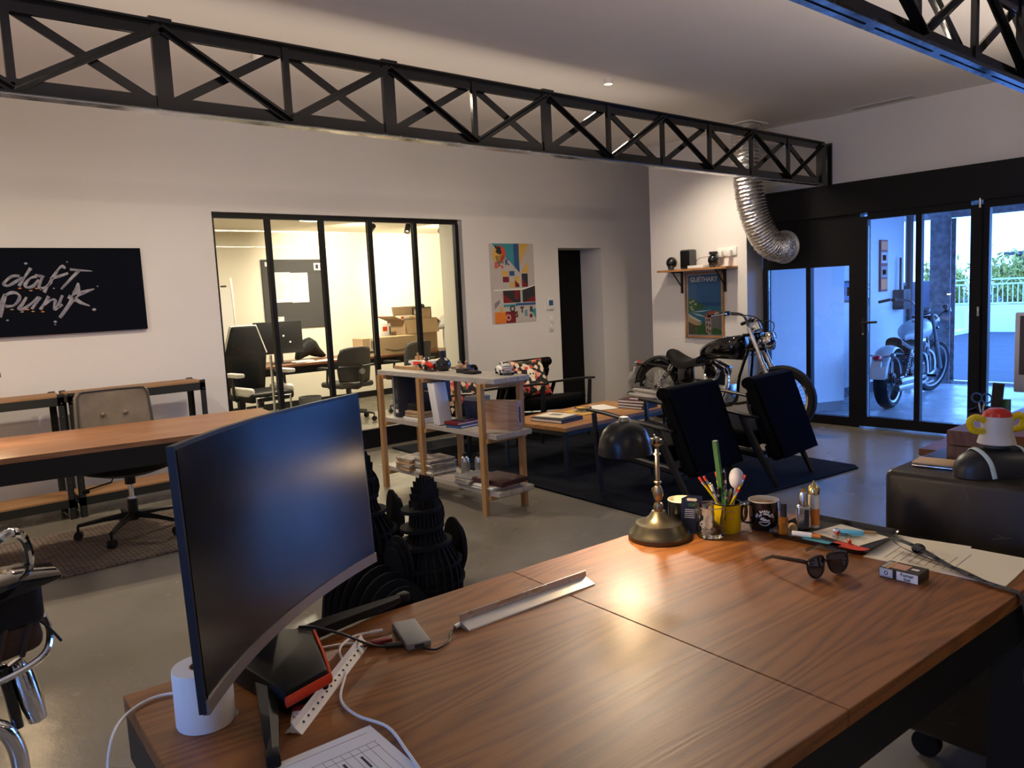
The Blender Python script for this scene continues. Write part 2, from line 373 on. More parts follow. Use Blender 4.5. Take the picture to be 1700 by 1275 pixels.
struct('wall_front', G().b2((7.2, 4.578, 0), (8.3, 5.837, 3.09)), 'wall_paint')          # pier beside the glazing
# wall behind the photographer, with a window; wall on the right hand
g = G()
for a, b in (((-2.7, -3.2, 0), (-2.5, 10.6, 0.75)), ((-2.7, -3.2, 2.3), (-2.5, 10.6, 3.1)), ((-2.7, -3.2, 0.75), (-2.5, 0.2, 2.3)), ((-2.7, 1.6, 0.75), (-2.5, 10.6, 2.3))): g.b2(a, b)
struct('wall_rear', g, 'wall_paint')
struct('wall_right', G().b2((-2.7, -3.4, 0), (XD+0.2, -3.2, 3.1)), 'wall_paint')
w4 = sroot('window_4'); 
for y in (0.2, 0.9, 1.6): obj('frame_post', G().b2((-2.62, y-0.03, 0.75), (-2.56, y+0.03, 2.3)), 'frame_black', w4, 0)
for z in (0.78, 2.27): obj('frame_rail', G().b2((-2.62, 0.2, z-0.03), (-2.56, 1.6, z+0.03)), 'frame_black', w4, 0)
for y in (0.23, 0.93): obj('pane', G().b2((-2.595, y, 0.81), (-2.59, y+0.64, 2.24)), 'pane', w4, 0)
# niche with the black door
d3 = sroot('door_3')
obj('door_leaf', G().b2((6.50, 7.05, 0), (7.28, 7.09, 2.0)), 'black_matte', d3, 0)
struct('wall_niche', G().b2((7.28, YB+0.2, 0), (7.38, 7.09, 2.1)).b2((6.42, YB+0.2, 0), (6.53, 7.09, 2.1)).b2((6.42, YB+0.2, 1.98), (7.38, 7.09, 2.1)), 'wall_paint')
# glazed partition to the meeting room: five panes between steel bars
w3 = sroot('window_3'); YP = 6.735
obj('head_rail', G().b2((2.475, YP, 2.225), (5.10, YP+0.05, 2.268)), 'frame_black', w3, 0)
obj('sill_rail', G().b2((2.475, YP, 0), (5.10, YP+0.05, 0.19)), 'frame_black', w3, 0)
xs = [2.485, 2.99, 3.515, 4.03, 4.555, 5.085]
for i, x in enumerate(xs): obj('mullion', G().b2((x-0.022, YP, 0.19), (x+0.022, YP+0.05, 2.225)), 'frame_black', w3, 0)
for a, b in zip(xs, xs[1:]): obj('pane', G().b2((a+0.022, YP+0.02, 0.19), (b-0.022, YP+0.026, 2.225)), 'pane', w3, 0)
# meeting room shell
struct('wall_office', G().b2((1.9, 10.5, 0), (8.4, 10.6, 2.6)), 'office_paint')
struct('wall_office', G().b2((1.8, YB+0.2, 0), (1.9, 10.6, 2.6)), 'office_paint')
struct('wall_office', G().b2((5.14, YB+0.2, 0), (5.3, 7.13, 2.6)), 'office_paint')
struct('wall_office', G().b2((5.3, 7.13, 0), (8.4, 7.2, 2.6)).b2((8.3, 7.2, 0), (8.4, 10.6, 2.6)), 'office_paint')
struct('ceiling', G().b2((1.8, YB+0.2, 2.5), (8.4, 10.6, 2.6)), 'office_paint')
struct('baseboard_office', G().b2((1.9, 10.48, 0), (8.3, 10.5, 0.09)), 'black_steel')
# glazed front: boxed shutter head, fixed light with two panes, door leaf, side light
tr = struct('trim_1', G().b2((XD-0.04, -3.2, 2.065), (XD+0.2, 4.577, 2.37)), 'frame_black')
w1 = sroot('window_1')
obj('infill_panel', G().b2((XD, 3.60, 1.58), (XD+0.05, 4.555, 2.065)), 'frame_black', w1, 0)
for y in (4.53, 4.047, 3.60): obj('mullion', G().b2((XD, y-0.025, 0.09), (XD+0.07, y+0.025, 1.6)), 'frame_black', w1, 0)
obj('sill_rail', G().b2((XD, 3.6, 0), (XD+0.07, 4.555, 0.09)), 'frame_black', w1, 0)
for a, b in ((4.505, 4.072), (4.022, 3.625)): obj('pane', G().b2((XD+0.03, b, 0.09), (XD+0.036, a, 1.58)), 'pane_door', w1, 0)
d1 = sroot('door_1')
obj('door_jamb', G().b2((XD-0.01, 3.515, 0), (XD+0.08, 3.60, 2.07)), 'frame_black', d1, 0)
obj('stile', G().b2((XD-0.02, 3.44, 0.02), (XD+0.05, 3.515, 2.03)), 'frame_black', d1, 0)
obj('stile', G().b2((XD-0.02, 2.46, 0.02), (XD+0.05, 2.55, 2.03)), 'frame_black', d1, 0)
obj('mullion', G().b2((XD-0.015, 2.952, 0.11), (XD+0.045, 3.004, 2.0)), 'frame_black', d1, 0)
obj('bottom_rail', G().b2((XD-0.02, 2.55, 0.02), (XD+0.05, 3.44, 0.115)), 'frame_black', d1, 0)
obj('top_rail', G().b2((XD-0.02, 2.55, 2.0), (XD+0.05, 3.44, 2.065)), 'frame_black', d1, 0)
for a, b in ((3.44, 3.004), (2.952, 2.55)): obj('pane', G().b2((XD+0.01, b, 0.115), (XD+0.016, a, 2.0)), 'pane_door', d1, 0)
h = obj('handle', G().tube([(XD-0.02, 3.47, 1.03), (XD-0.07, 3.47, 1.03), (XD-0.075, 3.45, 1.03), (XD-0.075, 3.32, 1.035)], 0.011, 8), 'black_plastic', d1)
obj('lock_plate', G().b2((XD-0.026, 3.455, 0.9), (XD-0.02, 3.49, 1.07)), 'black_plastic', d1)
obj('lock_cylinder', G().cyl((XD-0.035, 3.473, 0.92), (XD-0.02, 3.473, 0.92), 0.009), 'steel', d1)
for z in (2.05, 1.13): obj('hinge', G().cyl((XD-0.03, 2.475, z-0.05), (XD-0.03, 2.475, z+0.03), 0.012), 'steel', d1)
w2 = sroot('window_2'); prev = 2.43
obj('mullion', G().b2((XD, 2.41, 0), (XD+0.07, 2.46, 2.07)), 'frame_black', w2, 0)
for y in (1.55, 0.65):
    obj('mullion', G().b2((XD, y-0.03, 0.1), (XD+0.07, y+0.03, 2.0)), 'frame_black', w2, 0)
    obj('pane', G().b2((XD+0.03, y+0.03, 0.1), (XD+0.036, prev-0.03, 2.0)), 'pane_door', w2, 0); prev = y
obj('sill_rail', G().b2((XD, 0.62, 0), (XD+0.07, 2.41, 0.1)), 'frame_black', w2, 0)
obj('head_rail', G().b2((XD, 0.62, 2.0), (XD+0.07, 2.41, 2.07)), 'frame_black', w2, 0)
# ---------------------------------------------------------------- lattice girders
def girder(label, y, x0, n, pitch, ztop, phase=0, wide=()):
    t = thing('lattice_girder', label, 'truss', (0, y, 2.37))
    h = ztop-2.37; xa, xb = x0-pitch, x0+pitch*n
    xb = min(xb, XD-0.05)
    def L(zz, up):
        g = G().b2((xa, -0.045, zz), (xb, 0.045, zz+0.009))
        s = 1 if up else -1
        g.b2((xa, 0.004, zz+(0.009 if up else 0)), (xb, 0.012, zz+(0.009 if up else 0)+s*0.055)); g.b2((xa, -0.012, zz+(0.009 if up else 0)), (xb, -0.004, zz+(0.009 if up else 0)+s*0.055))
        return g
    obj('bottom_chord', L(0.0, True), 'truss_paint', t, 0); obj('top_chord', L(h-0.009, False), 'truss_paint', t, 0)
    obj('cover_strip', G().b2((xa, -0.035, -0.008), (xb, 0.035, 0)), 'strip_metal', t, 0)
    for i in range(-1, n+1):
        x = x0+i*pitch
        if x > XD-0.05: continue
        wd = 0.075 if i in wide else 0.034
        obj('post', G().b2((x-wd/2, -0.02, 0.0), (x+wd/2, 0.004, h)), 'truss_paint', t, 0)
        if i in wide: obj('splice_plate', G().b2((x-0.05, -0.04, h), (x+0.05, 0.04, h+0.012)), 'truss_paint', t, 0)
        x2 = min(x+pitch, XD-0.05)
        if x+0.2 < XD:
            for k, (za, zb) in enumerate(((0.02, h-0.03), (h-0.03, 0.02))):
                a = math.atan2(zb-za, x2-x); ln = math.hypot(x2-x, zb-za)
                yy = (-0.028, 0.018)[(k+i) % 2] 
                g = G().box(((x+x2)/2, yy, (za+zb)/2), (ln, 0.009, 0.042), rot=(0, -a/D2R, 0))
                g.box(((x+x2)/2, yy+(0.016 if yy > 0 else -0.016), (za+zb)/2), (ln, 0.03, 0.007), rot=(0, -a/D2R, 0))
                obj('diagonal', g, 'truss_paint', t, 0)
    return t
gA = girder('black riveted lattice girder crossing the room to the white wall above the glazing', 3.84, 0.646, 11, 0.6074, 2.765, wide=(1, 3, 5))
obj('end_post', G().b2((7.30, -0.03, 0), (7.37, 0.03, 0.39)), 'truss_paint', gA, 0)
obj('end_plate', G().b2((7.445, -0.05, 0), (7.466, 0.05, 0.395)), 'truss_paint', gA, 0)
gB = girder('black lattice girder catching blue daylight on its underside, above the desks', 1.36, 0.90, 10, 0.611, 2.765, wide=(3, 6, 9))
for i in range(12): obj('slot_seam', G().b2((0.6+i*0.6, -0.004, -0.0095), (1.12+i*0.6, 0.004, -0.0078)), 'black_matte', gB, 0)
# ceiling diffuser
v = thing('ceiling_vent', 'long white slot air diffuser in the ceiling above the glazed door', 'vent', (7.31, 3.25, 3.013))
obj('vent_frame', G().b2((-0.06, -0.29, -0.006), (0.07, 0.29, -0.001)), 'wall_paint', v, 0)
obj('slot', G().b2((-0.02, -0.27, -0.008), (0.0, 0.27, -0.004)), 'ink_grey', v, 0)
obj('slot', G().b2((0.025, -0.27, -0.008), (0.045, 0.27, -0.004)), 'ink_grey', v, 0)
# ---------------------------------------------------------------- spotlights
def spot(label, loc, target, power, size=60, blend=1.0, col=WARM, rad=0.05, group=None):
    """white surface-mounted downlight: can, reflector and recessed bulb"""
    loc, target = Vector(loc), Vector(target); d = (target-loc).normalized()
    t = thing('ceiling_downlight', label, 'ceiling light', loc, group=group)
    obj('can', G().lathe([(0.0, 0.0), (0.034, 0.0), (0.034, -0.04), (0.031, -0.04), (0.029, -0.012), (0.0, -0.012)], 24), 'wall_paint', t)
    obj('bulb', G().cyl((0, 0, -0.02), (0, 0, -0.013), 0.024, n=16), 'bulb', t)
    l = bpy.data.lights.new('spot', 'SPOT'); l.energy = power; l.color = col; l.spot_size = size*D2R; l.spot_blend = blend; l.shadow_soft_size = rad
    o = bpy.data.objects.new('spot_light', l); COL.objects.link(o); o.parent = t
    o.matrix_local = Matrix.Translation((0, 0, -0.06)) @ d.to_track_quat('-Z', 'Y').to_matrix().to_4x4()
    return t
CEIL = 3.013
def far_ceiling(y): return 3.02+(y-3.93)*0.055/2.957
spot('small white ceiling downlight just behind the long lattice girder', (4.55, 4.05, far_ceiling(4.05)), (1.75, 0.95, 0.75), 680, 56, rad=0.28)
spot('small white ceiling downlight in front of the wall shelf with the black skulls', (6.45, 4.65, far_ceiling(4.65)), (6.7, 4.85, 0), 130, 130)
spot('small white ceiling downlight over the lounge armchairs', (5.0, 5.2, far_ceiling(5.2)), (4.9, 5.1, 0), 60, 172)
spot('small white ceiling downlight over the swivel chair', (2.2, 4.9, far_ceiling(4.9)), (2.15, 4.9, 0), 100, 172)
spot('small white ceiling downlight over the walnut-topped desk lamp', (0.0, 5.0, far_ceiling(5.0)), (0.05, 5.0, 0), 130, 172)
def globe(label, loc, power):  # globe lamps added out of view to brighten the near ceiling
    """opal glass globe on a short rod"""
    t = thing('added_globe_pendant', label, 'added pendant lamp', loc)
    obj('ceiling_rose', G().cyl((0, 0, -0.02), (0, 0, 0), 0.05), 'black_steel', t); obj('rod', G().cyl((0, 0, -0.42), (0, 0, -0.02), 0.006), 'black_steel', t)
    obj('opal_globe', G().ball((0, 0, -0.54), 0.12, 24), 'opal', t)
    l = bpy.data.lights.new('globe', 'POINT'); l.energy = power; l.color = WARM; l.shadow_soft_size = 0.125
    o = bpy.data.objects.new('added_globe_light', l); COL.objects.link(o); o.parent = t; o.location = (0, 0, -0.54)
    return t
mat('opal', (0.9, 0.86, 0.8), 0.3, emit=(1.0, 0.80, 0.56), estr=4.0)
globe('added out-of-view opal globe pendant over the motorcycle by the desk row', (-0.45, 2.5, CEIL), 120)
globe('added out-of-view opal globe pendant behind the photographer', (-0.4, -0.9, CEIL), 100)
globe('added out-of-view opal globe pendant over the aisle beside the far walnut desk', (3.3, -1.2, CEIL), 180)

mat('bulb_strip', (1, 0.9, 0.7), 0.5, emit=(1.0, 0.80, 0.56), estr=2.5)
# unseen LED profile, read off the ceiling's light edge, added behind the bottom chord of the long girder, washing the far ceiling and back wall
ls = thing('unseen_led_strip', 'warm LED strip profile hidden behind the bottom chord of the long girder', 'led strip', (2.85, 3.90, 2.402))
obj('profile', G().b2((-2.5, -0.012, -0.012), (2.5, -0.004, 0.014)), 'alu', ls, 0)
obj('diffuser', G().b2((-2.5, -0.004, -0.010), (2.5, 0.0, 0.010)), 'bulb_strip', ls, 0)
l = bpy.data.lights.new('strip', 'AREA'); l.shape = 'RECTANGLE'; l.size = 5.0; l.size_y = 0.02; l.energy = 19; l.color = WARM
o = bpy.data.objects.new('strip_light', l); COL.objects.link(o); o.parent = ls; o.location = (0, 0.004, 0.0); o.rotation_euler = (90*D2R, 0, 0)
added_strip = thing('unseen_led_strip', 'warm LED strip profile added out of view behind the girder above the desks', 'led strip', (3.6, 1.42, 2.402))  # unseen strip added to lift the ceiling between the girders
obj('profile', G().b2((-2.9, -0.012, -0.012), (2.9, -0.004, 0.014)), 'alu', added_strip, 0)
obj('diffuser', G().b2((-2.9, -0.004, -0.010), (2.9, 0.0, 0.010)), 'bulb_strip', added_strip, 0)
l = bpy.data.lights.new('strip', 'AREA'); l.shape = 'RECTANGLE'; l.size = 5.8; l.size_y = 0.02; l.energy = 34; l.color = WARM
o = bpy.data.objects.new('strip_light', l); COL.objects.link(o); o.parent = added_strip; o.location = (0, 0.004, 0.0); o.rotation_euler = (90*D2R+0.95, 0, 0)
# ---------------------------------------------------------------- porch and yard outside the glazing
struct('floor', G().b2((7.56, -6, -0.15), (11.25, 4.7, -0.01)), 'concrete_out')
struct('trim_2', G().b2((11.25, -6, -0.15), (11.33, 4.7, 0.03)), 'steel')
struct('floor', G().b2((11.33, -30, -0.2), (60, 40, -0.03)), 'asphalt')
struct('wall_porch', G().prism([(7.575, 4.53), (8.46, 4.16), (8.46, 4.20), (7.60, 4.56)], 2.5, Matrix.Translation((0, 0, 0.1))), 'render_wall')
struct('baseboard_porch', G().prism([(7.585, 4.54), (8.45, 4.175), (8.45, 4.20), (7.60, 4.56)], 0.1), 'mid_grey')
struct('wall_porch', G().b2((7.56, 4.56, 0.12), (10.95, 4.7, 2.6)), 'porch_wall')
struct('baseboard_porch', G().b2((7.56, 4.55, 0), (10.95, 4.7, 0.12)), 'navy')
struct('ceiling', G().b2((7.68, 0.9, 2.6), (11.5, 4.7, 2.75)), 'porch_wall')
struct('trim_3', G().b2((11.28, 0.9, 2.2), (11.45, 4.7, 2.6)), 'rust_steel')
cp = thing('steel_column', 'riveted rust-speckled steel column at the open edge of the porch', 'column', (11.3, 4.2, -0.01))
obj('flange', G().b2((-0.09, -0.13, 0), (-0.075, 0.13, 2.2)), 'rust_steel', cp, 0)
obj('flange', G().b2((0.075, -0.13, 0), (0.09, 0.13, 2.2)), 'rust_steel', cp, 0)
obj('web', G().b2((-0.075, -0.01, 0), (0.075, 0.01, 2.2)), 'rust_steel', cp, 0)
rv = G()
for i in range(14): rv.ball((-0.095, -0.1, 0.15+i*0.15), 0.012, 6); rv.ball((-0.095, 0.1, 0.15+i*0.15), 0.012, 6)
obj('rivets', rv, 'rust_steel', cp)
p2 = one('downpipe', G().cyl((0, 0, 0), (0, 0, 2.6), 0.05, n=16).box((0.0, 0.03, 1.2), (0.12, 0.06, 0.25)), 'dark_grey', 'dark downpipe with a junction box at the end of the porch wall', 'pipe', (11.02, 4.52, 0))
# signs on the porch wall
def sign(name, label, x, z, w, h, base, parts, cat='sign'):
    t = thing(name, label, cat, (x, 4.555, z))
    obj('sign_board', G().b2((-w/2, -0.02, -h/2), (w/2, 0, h/2), ), base, t)
    for (a, b, c, d, m) in parts: obj('print_block', G().b2((a*w/2, -0.0225, b*h/2), (c*w/2, -0.0185, d*h/2)), m, t, 0)
    return t
sign('licence_plate_sign', 'tall strip of red and pale old licence plates on the porch wall', 10.3, 1.60, 0.20, 0.66, 'dark_red',
     [(-.85, .62, .85, .94, 'orange'), (-.85, .1, .85, .52, 'print_pale'), (-.85, -.45, .85, -.02, 'ink_grey'), (-.85, -.92, .85, -.52, 'orange'), (-.5, .2, .5, .42, 'ink'), (-.5, -.35, .5, -.15, 'dark_red')])
sign('framed_plate_sign', 'wide blue licence plate sign in a dark frame on the porch wall', 9.25, 1.30, 0.62, 0.26, 'ink',
     [(-.9, -.8, .9, .8, 'blue'), (-.6, -.4, -.4, .4, 'print_pale'), (-.25, -.4, -.05, .4, 'print_pale'), (.1, -.4, .3, .4, 'print_pale'), (.45, -.4, .65, .4, 'print_pale')])
rs = thing('round_garage_sign', 'round dark garage sign with a bike emblem on the porch wall', 'sign', (9.0, 4.55, 1.85))
obj('disc', G().cyl((0, -0.02, 0), (0, 0, 0), 0.24, n=32), 'ink', rs); obj('rim', G().torus((0, -0.02, 0), 0.235, 0.012, (90, 0, 0)), 'print_pale', rs)
obj('emblem', G().torus((-0.07, -0.025, -0.03), 0.06, 0.01, (90, 0, 0), 18).torus((0.08, -0.025, -0.03), 0.06, 0.01, (90, 0, 0), 18).box((0, -0.025, 0.06), (0.2, 0.006, 0.05)), 'print_pale', rs)
bx = one('electric_box', G().box((0, -0.07, 0), (0.22, 0.14, 0.26), r=0.01).cyl((0, -0.05, 0.13), (0, -0.05, 0.55), 0.015), 'dark_grey', 'grey electric box with a conduit on the porch wall', 'box', (10.72, 4.555, 1.15))
# yard: white wall with a railing, shrub trees, neighbour house
struct('wall_yard', G().b2((21.8, -14, -0.03), (22.0, 8.0, 0.64)).b2((21.8, 8.0, -0.03), (22.3, 8.35, 1.35)), 'render_wall')
struct('wall_yard', G().b2((18.6, 8.35, -0.03), (22.3, 8.6, 1.3)), 'navy')
struct('trim_4', G().b2((18.2, 7.3, -0.03), (21.8, 8.0, 0.06)), 'render_wall')
fn = thing('railing', 'pale green bar railing with hoop tops along the white yard wall', 'fence', (21.9, 0, 0.64))
for z in (0.04, 0.52, 0.64): obj('rail', G().b2((-0.02, -14, z-0.02), (0.02, 8.0, z+0.02)), 'fence_paint', fn, 0)
for y in range(-14, 9, 2): obj('post', G().b2((-0.035, y-0.035, 0), (0.035, y+0.035, 0.66)), 'fence_paint', fn, 0)
g = G()
for i in range(200): g.b2((-0.008, -13.95+i*0.11, 0.04), (0.008, -13.93+i*0.11, 0.52))
for i in range(55):
    g.tube([(0, -13.9+i*0.4+0.17*math.cos(a*math.pi/6), 0.52+0.12*math.sin(a*math.pi/6)) for a in range(7)], 0.01, 4)
obj('bars', g, 'fence_paint', fn, 0, kind='stuff')
ut = one('meter_cabinet', G().box((0, 0, 0.28), (0.05, 0.55, 0.5), r=0.01).box((-0.03, 0.0, 0.28), (0.02, 0.45, 0.42)), 'render_wall', 'small pale meter cabinet let into the white yard wall', 'cabinet', (21.76, 7.3, 0.0))
def tree(label, loc, h, r, seed):
    rnd = random.Random(seed); t = thing('shrub_tree', label, 'tree', loc)
    g = G()
    stems = []
    for i in range(7):
        a = rnd.uniform(0, 6.28); tip = Vector((math.cos(a)*r*0.6, math.sin(a)*r*0.6, h*rnd.uniform(0.6, 0.95)))
        g.tube([(0, 0, 0), tip*0.45+Vector((0, 0, 0.1)), tip], [0.06, 0.04, 0.015], 5); stems.append(tip)
    obj('trunk', g, 'bark', t)
    f = G()
    for i in range(2600):
        s = rnd.choice(stems); k = rnd.uniform(0.55, 1.05)
        c = s*k + Vector((rnd.gauss(0, r*0.26), rnd.gauss(0, r*0.26), rnd.gauss(0, h*0.10)))
        q = Euler((rnd.uniform(0, 6.28), rnd.uniform(0, 6.28), rnd.uniform(0, 6.28))).to_matrix(); L = rnd.uniform(0.05, 0.11)
        f.face([c+q @ Vector((-L, 0, 0)), c+q @ Vector((0, L*0.35, 0)), c+q @ Vector((L, 0, 0)), c+q @ Vector((0, -L*0.35, 0))])
    obj('foliage', f, 'leaf', t, 0, kind='stuff')
tree('loose green shrub tree behind the yard railing', (24.0, 7.0, 0), 1.95, 0.8, 3)
tree('wide feathery green tree by the dark house beyond the railing', (24.4, 4.9, 0), 2.25, 1.2, 5)
tree('small dark green bush at the corner of the navy yard gate', (24.2, 9.0, 0), 1.8, 0.7, 9)
ho = thing('neighbour_house', 'dark boarded house with a flat roof behind the trees', 'house', (27.5, 7.0, 0))
obj('wall', G().b2((0, -1.2, 0), (3, 1.2, 1.95)), 'navy', ho, 0); obj('roof', G().b2((-0.2, -1.4, 1.95), (3.2, 1.4, 2.05)), 'dark_grey', ho, 0)
obj('window', G().b2((-0.02, -0.5, 1.0), (0.0, 0.4, 1.7)), 'ink', ho, 0)
# ---------------------------------------------------------------- motorcycles
def motorcycle(label, loc, rz, tank_mat, steer=0, stance=0, bright='chrome'):
    t = thing('motorcycle', label, 'motorcycle', loc, rot=(stance, 0, rz))
    def wheel(x, r, w, par, spoked, m0=None):
        z = r+0.0
        m0 = m0 or Matrix.Translation((x, 0, r))
        R = m0 @ euler(90, 0, 0)
        prof = [(r-0.075, -w*0.42), (r-0.03, -w*0.5), (r-0.008, -w*0.34), (r, 0), (r-0.008, w*0.34), (r-0.03, w*0.5), (r-0.075, w*0.42), (r-0.075, -w*0.42)]
        ty = obj('tyre', G().lathe(prof, 36, R), 'rubber', par)
        obj('rim', G().lathe([(r-0.09, -w*0.38), (r-0.07, -w*0.44), (r-0.073, 0), (r-0.07, w*0.44), (r-0.09, w*0.38), (r-0.10, 0), (r-0.09, -w*0.38)], 36, R), bright if spoked else 'black_gloss', ty)
        obj('hub', G().cyl(m0 @ Vector((0, -0.07, 0)), m0 @ Vector((0, 0.07, 0)), 0.045, n=16).cyl(m0 @ Vector((0, -0.055, 0)), m0 @ Vector((0, -0.045, 0)), 0.075, n=20), bright, ty)
        g = G(); n = 36 if spoked else 10
        for i in range(n):
            a = 2*math.pi*i/n; b = a + (0.35 if i % 2 else -0.35)*(1 if spoked else 0)
            s = 0.03*(1 if i % 4 < 2 else -1)
            g.cyl(m0 @ Vector((0.05*math.cos(b), s, 0.05*math.sin(b))), m0 @ Vector(((r-0.085)*math.cos(a), s*0.2, (r-0.085)*math.sin(a))), 0.0028 if spoked else 0.014, n=5)
        obj('spokes', g, bright if spoked else 'black_gloss', ty)
        d = G().lathe([(0.06, -0.052), (0.13, -0.052), (0.13, -0.056), (0.06, -0.056), (0.06, -0.052)], 28, m0 @ euler(90, 0, 0))
        obj('brake_disc', d, bright if bright != 'chrome' else 'steel', ty)
    wheel(-0.74, 0.325, 0.14, t, True)
    # frame and swing arm
    g = G()
    for s in (-1, 1):
        g.tube([(0.50, 0.03*s, 0.86), (0.42, 0.09*s, 0.55), (0.34, 0.12*s, 0.26), (-0.28, 0.13*s, 0.25), (-0.42, 0.12*s, 0.45), (-0.36, 0.10*s, 0.63)], 0.016, 8, smooth=4)
        g.tube([(0.5, 0.02*s, 0.84), (0.0, 0.05*s, 0.70), (-0.42, 0.10*s, 0.60), (-0.85, 0.10*s, 0.62)], 0.014, 8, smooth=3)
        g.tube([(-0.25, 0.10*s, 0.36), (-0.74, 0.105*s, 0.325)], 0.02, 8)
    g.cyl((0.48, 0, 0.80), (0.55, 0, 0.93), 0.04)
    obj('frame', g, 'black_gloss', t)
    # engine: crankcase, V twin cylinders with fins, covers
    g = G().box((0.06, 0, 0.36), (0.40, 0.22, 0.20), r=0.05).box((-0.18, 0, 0.38), (0.24, 0.20, 0.20), r=0.04)
    obj('crankcase', g, bright if bright != 'chrome' else 'steel', t)
    for a in (22, -22):
        m = Matrix.Translation((0.06, 0, 0.44)) @ euler(0, a, 0)
        g = G()
        for k in range(9): g.box(m @ Vector((0, 0, 0.03+k*0.018)), (0.15, 0.15, 0.008), rot=m.to_3x3().to_4x4(), r=0.003)
        g.cyl(m @ Vector((0, 0, 0)), m @ Vector((0, 0, 0.2)), 0.055, n=16)
        cy = obj('cylinder', g, 'dark_grey', t)
        obj('rocker_cover', G().box(m @ Vector((0, 0, 0.215)), (0.155, 0.13, 0.05), rot=m.to_3x3().to_4x4(), r=0.018), bright, cy)
        obj('pushrod', G().cyl(m @ Vector((0.0, -0.095, -0.06)), m @ Vector((0.0, -0.085, 0.18)), 0.009), bright, cy)
    ac = obj('air_cleaner', G().lathe([(0, 0.05), (0.085, 0.045), (0.10, 0.02), (0.10, 0), (0, 0)], 28, Matrix.Translation((0.10, -0.115, 0.585)) @ euler(90, 0, 0)), bright, t)
    obj('badge', G().cyl((0.10, -0.166, 0.585), (0.10, -0.170, 0.585), 0.045, n=20), 'black_gloss', ac)
    obj('cam_cover', G().lathe([(0, 0.04), (0.09, 0.035), (0.11, 0.01), (0.11, 0), (0, 0)], 24, Matrix.Translation((0.10, -0.105, 0.36)) @ euler(90, 0, 0) @ Matrix.Diagonal((1.2, 0.85, 1, 1))), bright, t)
    obj('primary_cover', G().lathe([(0, 0.05), (0.13, 0.045), (0.15, 0.0), (0, 0)], 24, Matrix.Translation((-0.05, 0.105, 0.36)) @ euler(-90, 0, 0) @ Matrix.Diagonal((1.9, 0.8, 1, 1))), bright, t)
    for i, (x0, z0, zz) in enumerate(((0.22, 0.60, 0.30), (-0.06, 0.60, 0.24))):
        e = obj('exhaust_pipe', G().tube([(x0, -0.06, z0), (x0+0.10, -0.15, z0-0.06), (x0+0.10, -0.18, zz+0.10), (x0-0.02, -0.18, zz), (-0.35, -0.18, zz)], 0.021, 10, smooth=5), bright, t)
        obj('muffler', G().tube([(-0.30, -0.18, zz), (-0.36, -0.18, zz), (-0.95-0.08*i, -0.19, zz+0.03), (-1.0-0.08*i, -0.19, zz+0.03)], [0.024, 0.042, 0.042, 0.03], 14), bright, e)
    # fuel tank
    def tk(u, v):
        x = 0.42-0.60*u; w = 0.175*(math.sin(math.pi*min(1, u*0.86+0.17))**0.6); zt = 0.955-0.02*u-0.15*u*u; zb = 0.70+0.015*u
        if u < 0.001 or u > 0.999: w *= 0.45
        a = 2*math.pi*v; k = math.cos(a); q = math.sin(a)
        return Vector((x, w*math.copysign(abs(k)**0.8, k), (zt+zb)/2+(zt-zb)/2*math.copysign(abs(q)**0.8, q)))
    tn = G().grid(tk, 14, 24)
    tn.face([tk(0, j/24) for j in range(24)]); tn.face([tk(1, j/24) for j in range(24)])
    bmesh.ops.remove_doubles(tn.bm, verts=tn.bm.verts, dist=1e-5)
    tank = obj('fuel_tank', tn, tank_mat, t, smooth=60)
    obj('filler_cap', G().cyl((0.18, 0, 0.90), (0.18, 0, 0.935), 0.035, n=20), bright, tank)
    # seat
    def st(u, v):
        x = -0.12-0.46*u; w = 0.09+0.075*math.sin(math.pi*min(1, 0.15+u*0.9))
        top = 0.735-0.06*math.sin(math.pi*min(1, u*1.1))+0.05*u*u; a = math.pi*v
        return Vector((x, w*math.cos(a), top-0.09+0.09*math.sin(a)**0.6))
    sg = G().grid(st, 12, 12); sg.face([st(0, j/12) for j in range(13)]); sg.face([st(1, j/12) for j in range(13)])
    for i in range(12): sg.face([st(i/12, 0), st((i+1)/12, 0), st((i+1)/12, 1), st(i/12, 1)])
    obj('seat', sg, 'black_leather', t, smooth=50)
    # fenders
    def fen(c, r, a0, a1, w, name, m):
        def f(u, v):
            a = (a0+(a1-a0)*u)*D2R; k = (v-0.5)*2
            rr = r-0.035*k*k
            return Vector((c[0]+rr*math.cos(a), k*w, c[2]+rr*math.sin(a)))
        o = obj(name, G().grid(f, 16, 8), m, t, smooth=60); md = o.modifiers.new('s', 'SOLIDIFY'); md.thickness = 0.004; return o
    fen((-0.74, 0, 0.325), 0.385, 30, 172, 0.095, 'rear_fender', tank_mat)
    for s in (-1, 1):
        sh = obj('rear_shock', G().cyl((-0.66, 0.145*s, 0.36), (-0.44, 0.135*s, 0.63), 0.014).cyl((-0.47, 0.136*s, 0.59), (-0.44, 0.135*s, 0.63), 0.03), bright, t)
        a, b = Vector((-0.64, 0.145*s, 0.385)), Vector((-0.47, 0.136*s, 0.59)); d = (b-a); q = d.to_track_quat('Z', 'Y').to_matrix()
        obj('spring', G().tube([a + d*(i/84) + q @ Vector((0.026*math.cos(i*0.75), 0.026*math.sin(i*0.75), 0)) for i in range(85)], 0.0055, 5), bright, sh)
    tl = obj('tail_light', G().ball((-1.13, 0, 0.60), (0.05, 0.05, 0.032), 14), 'tail_red', t)
    obj('lamp_bracket', G().cyl((-1.02, 0, 0.57), (-1.11, 0, 0.60), 0.02), 'black_gloss', tl)
    for s in (-1, 1): obj('turn_signal', G().ball((-1.02, 0.13*s, 0.62), (0.035, 0.03, 0.03), 12).cyl((-1.0, 0.03*s, 0.60), (-1.02, 0.13*s, 0.62), 0.008), bright, t)
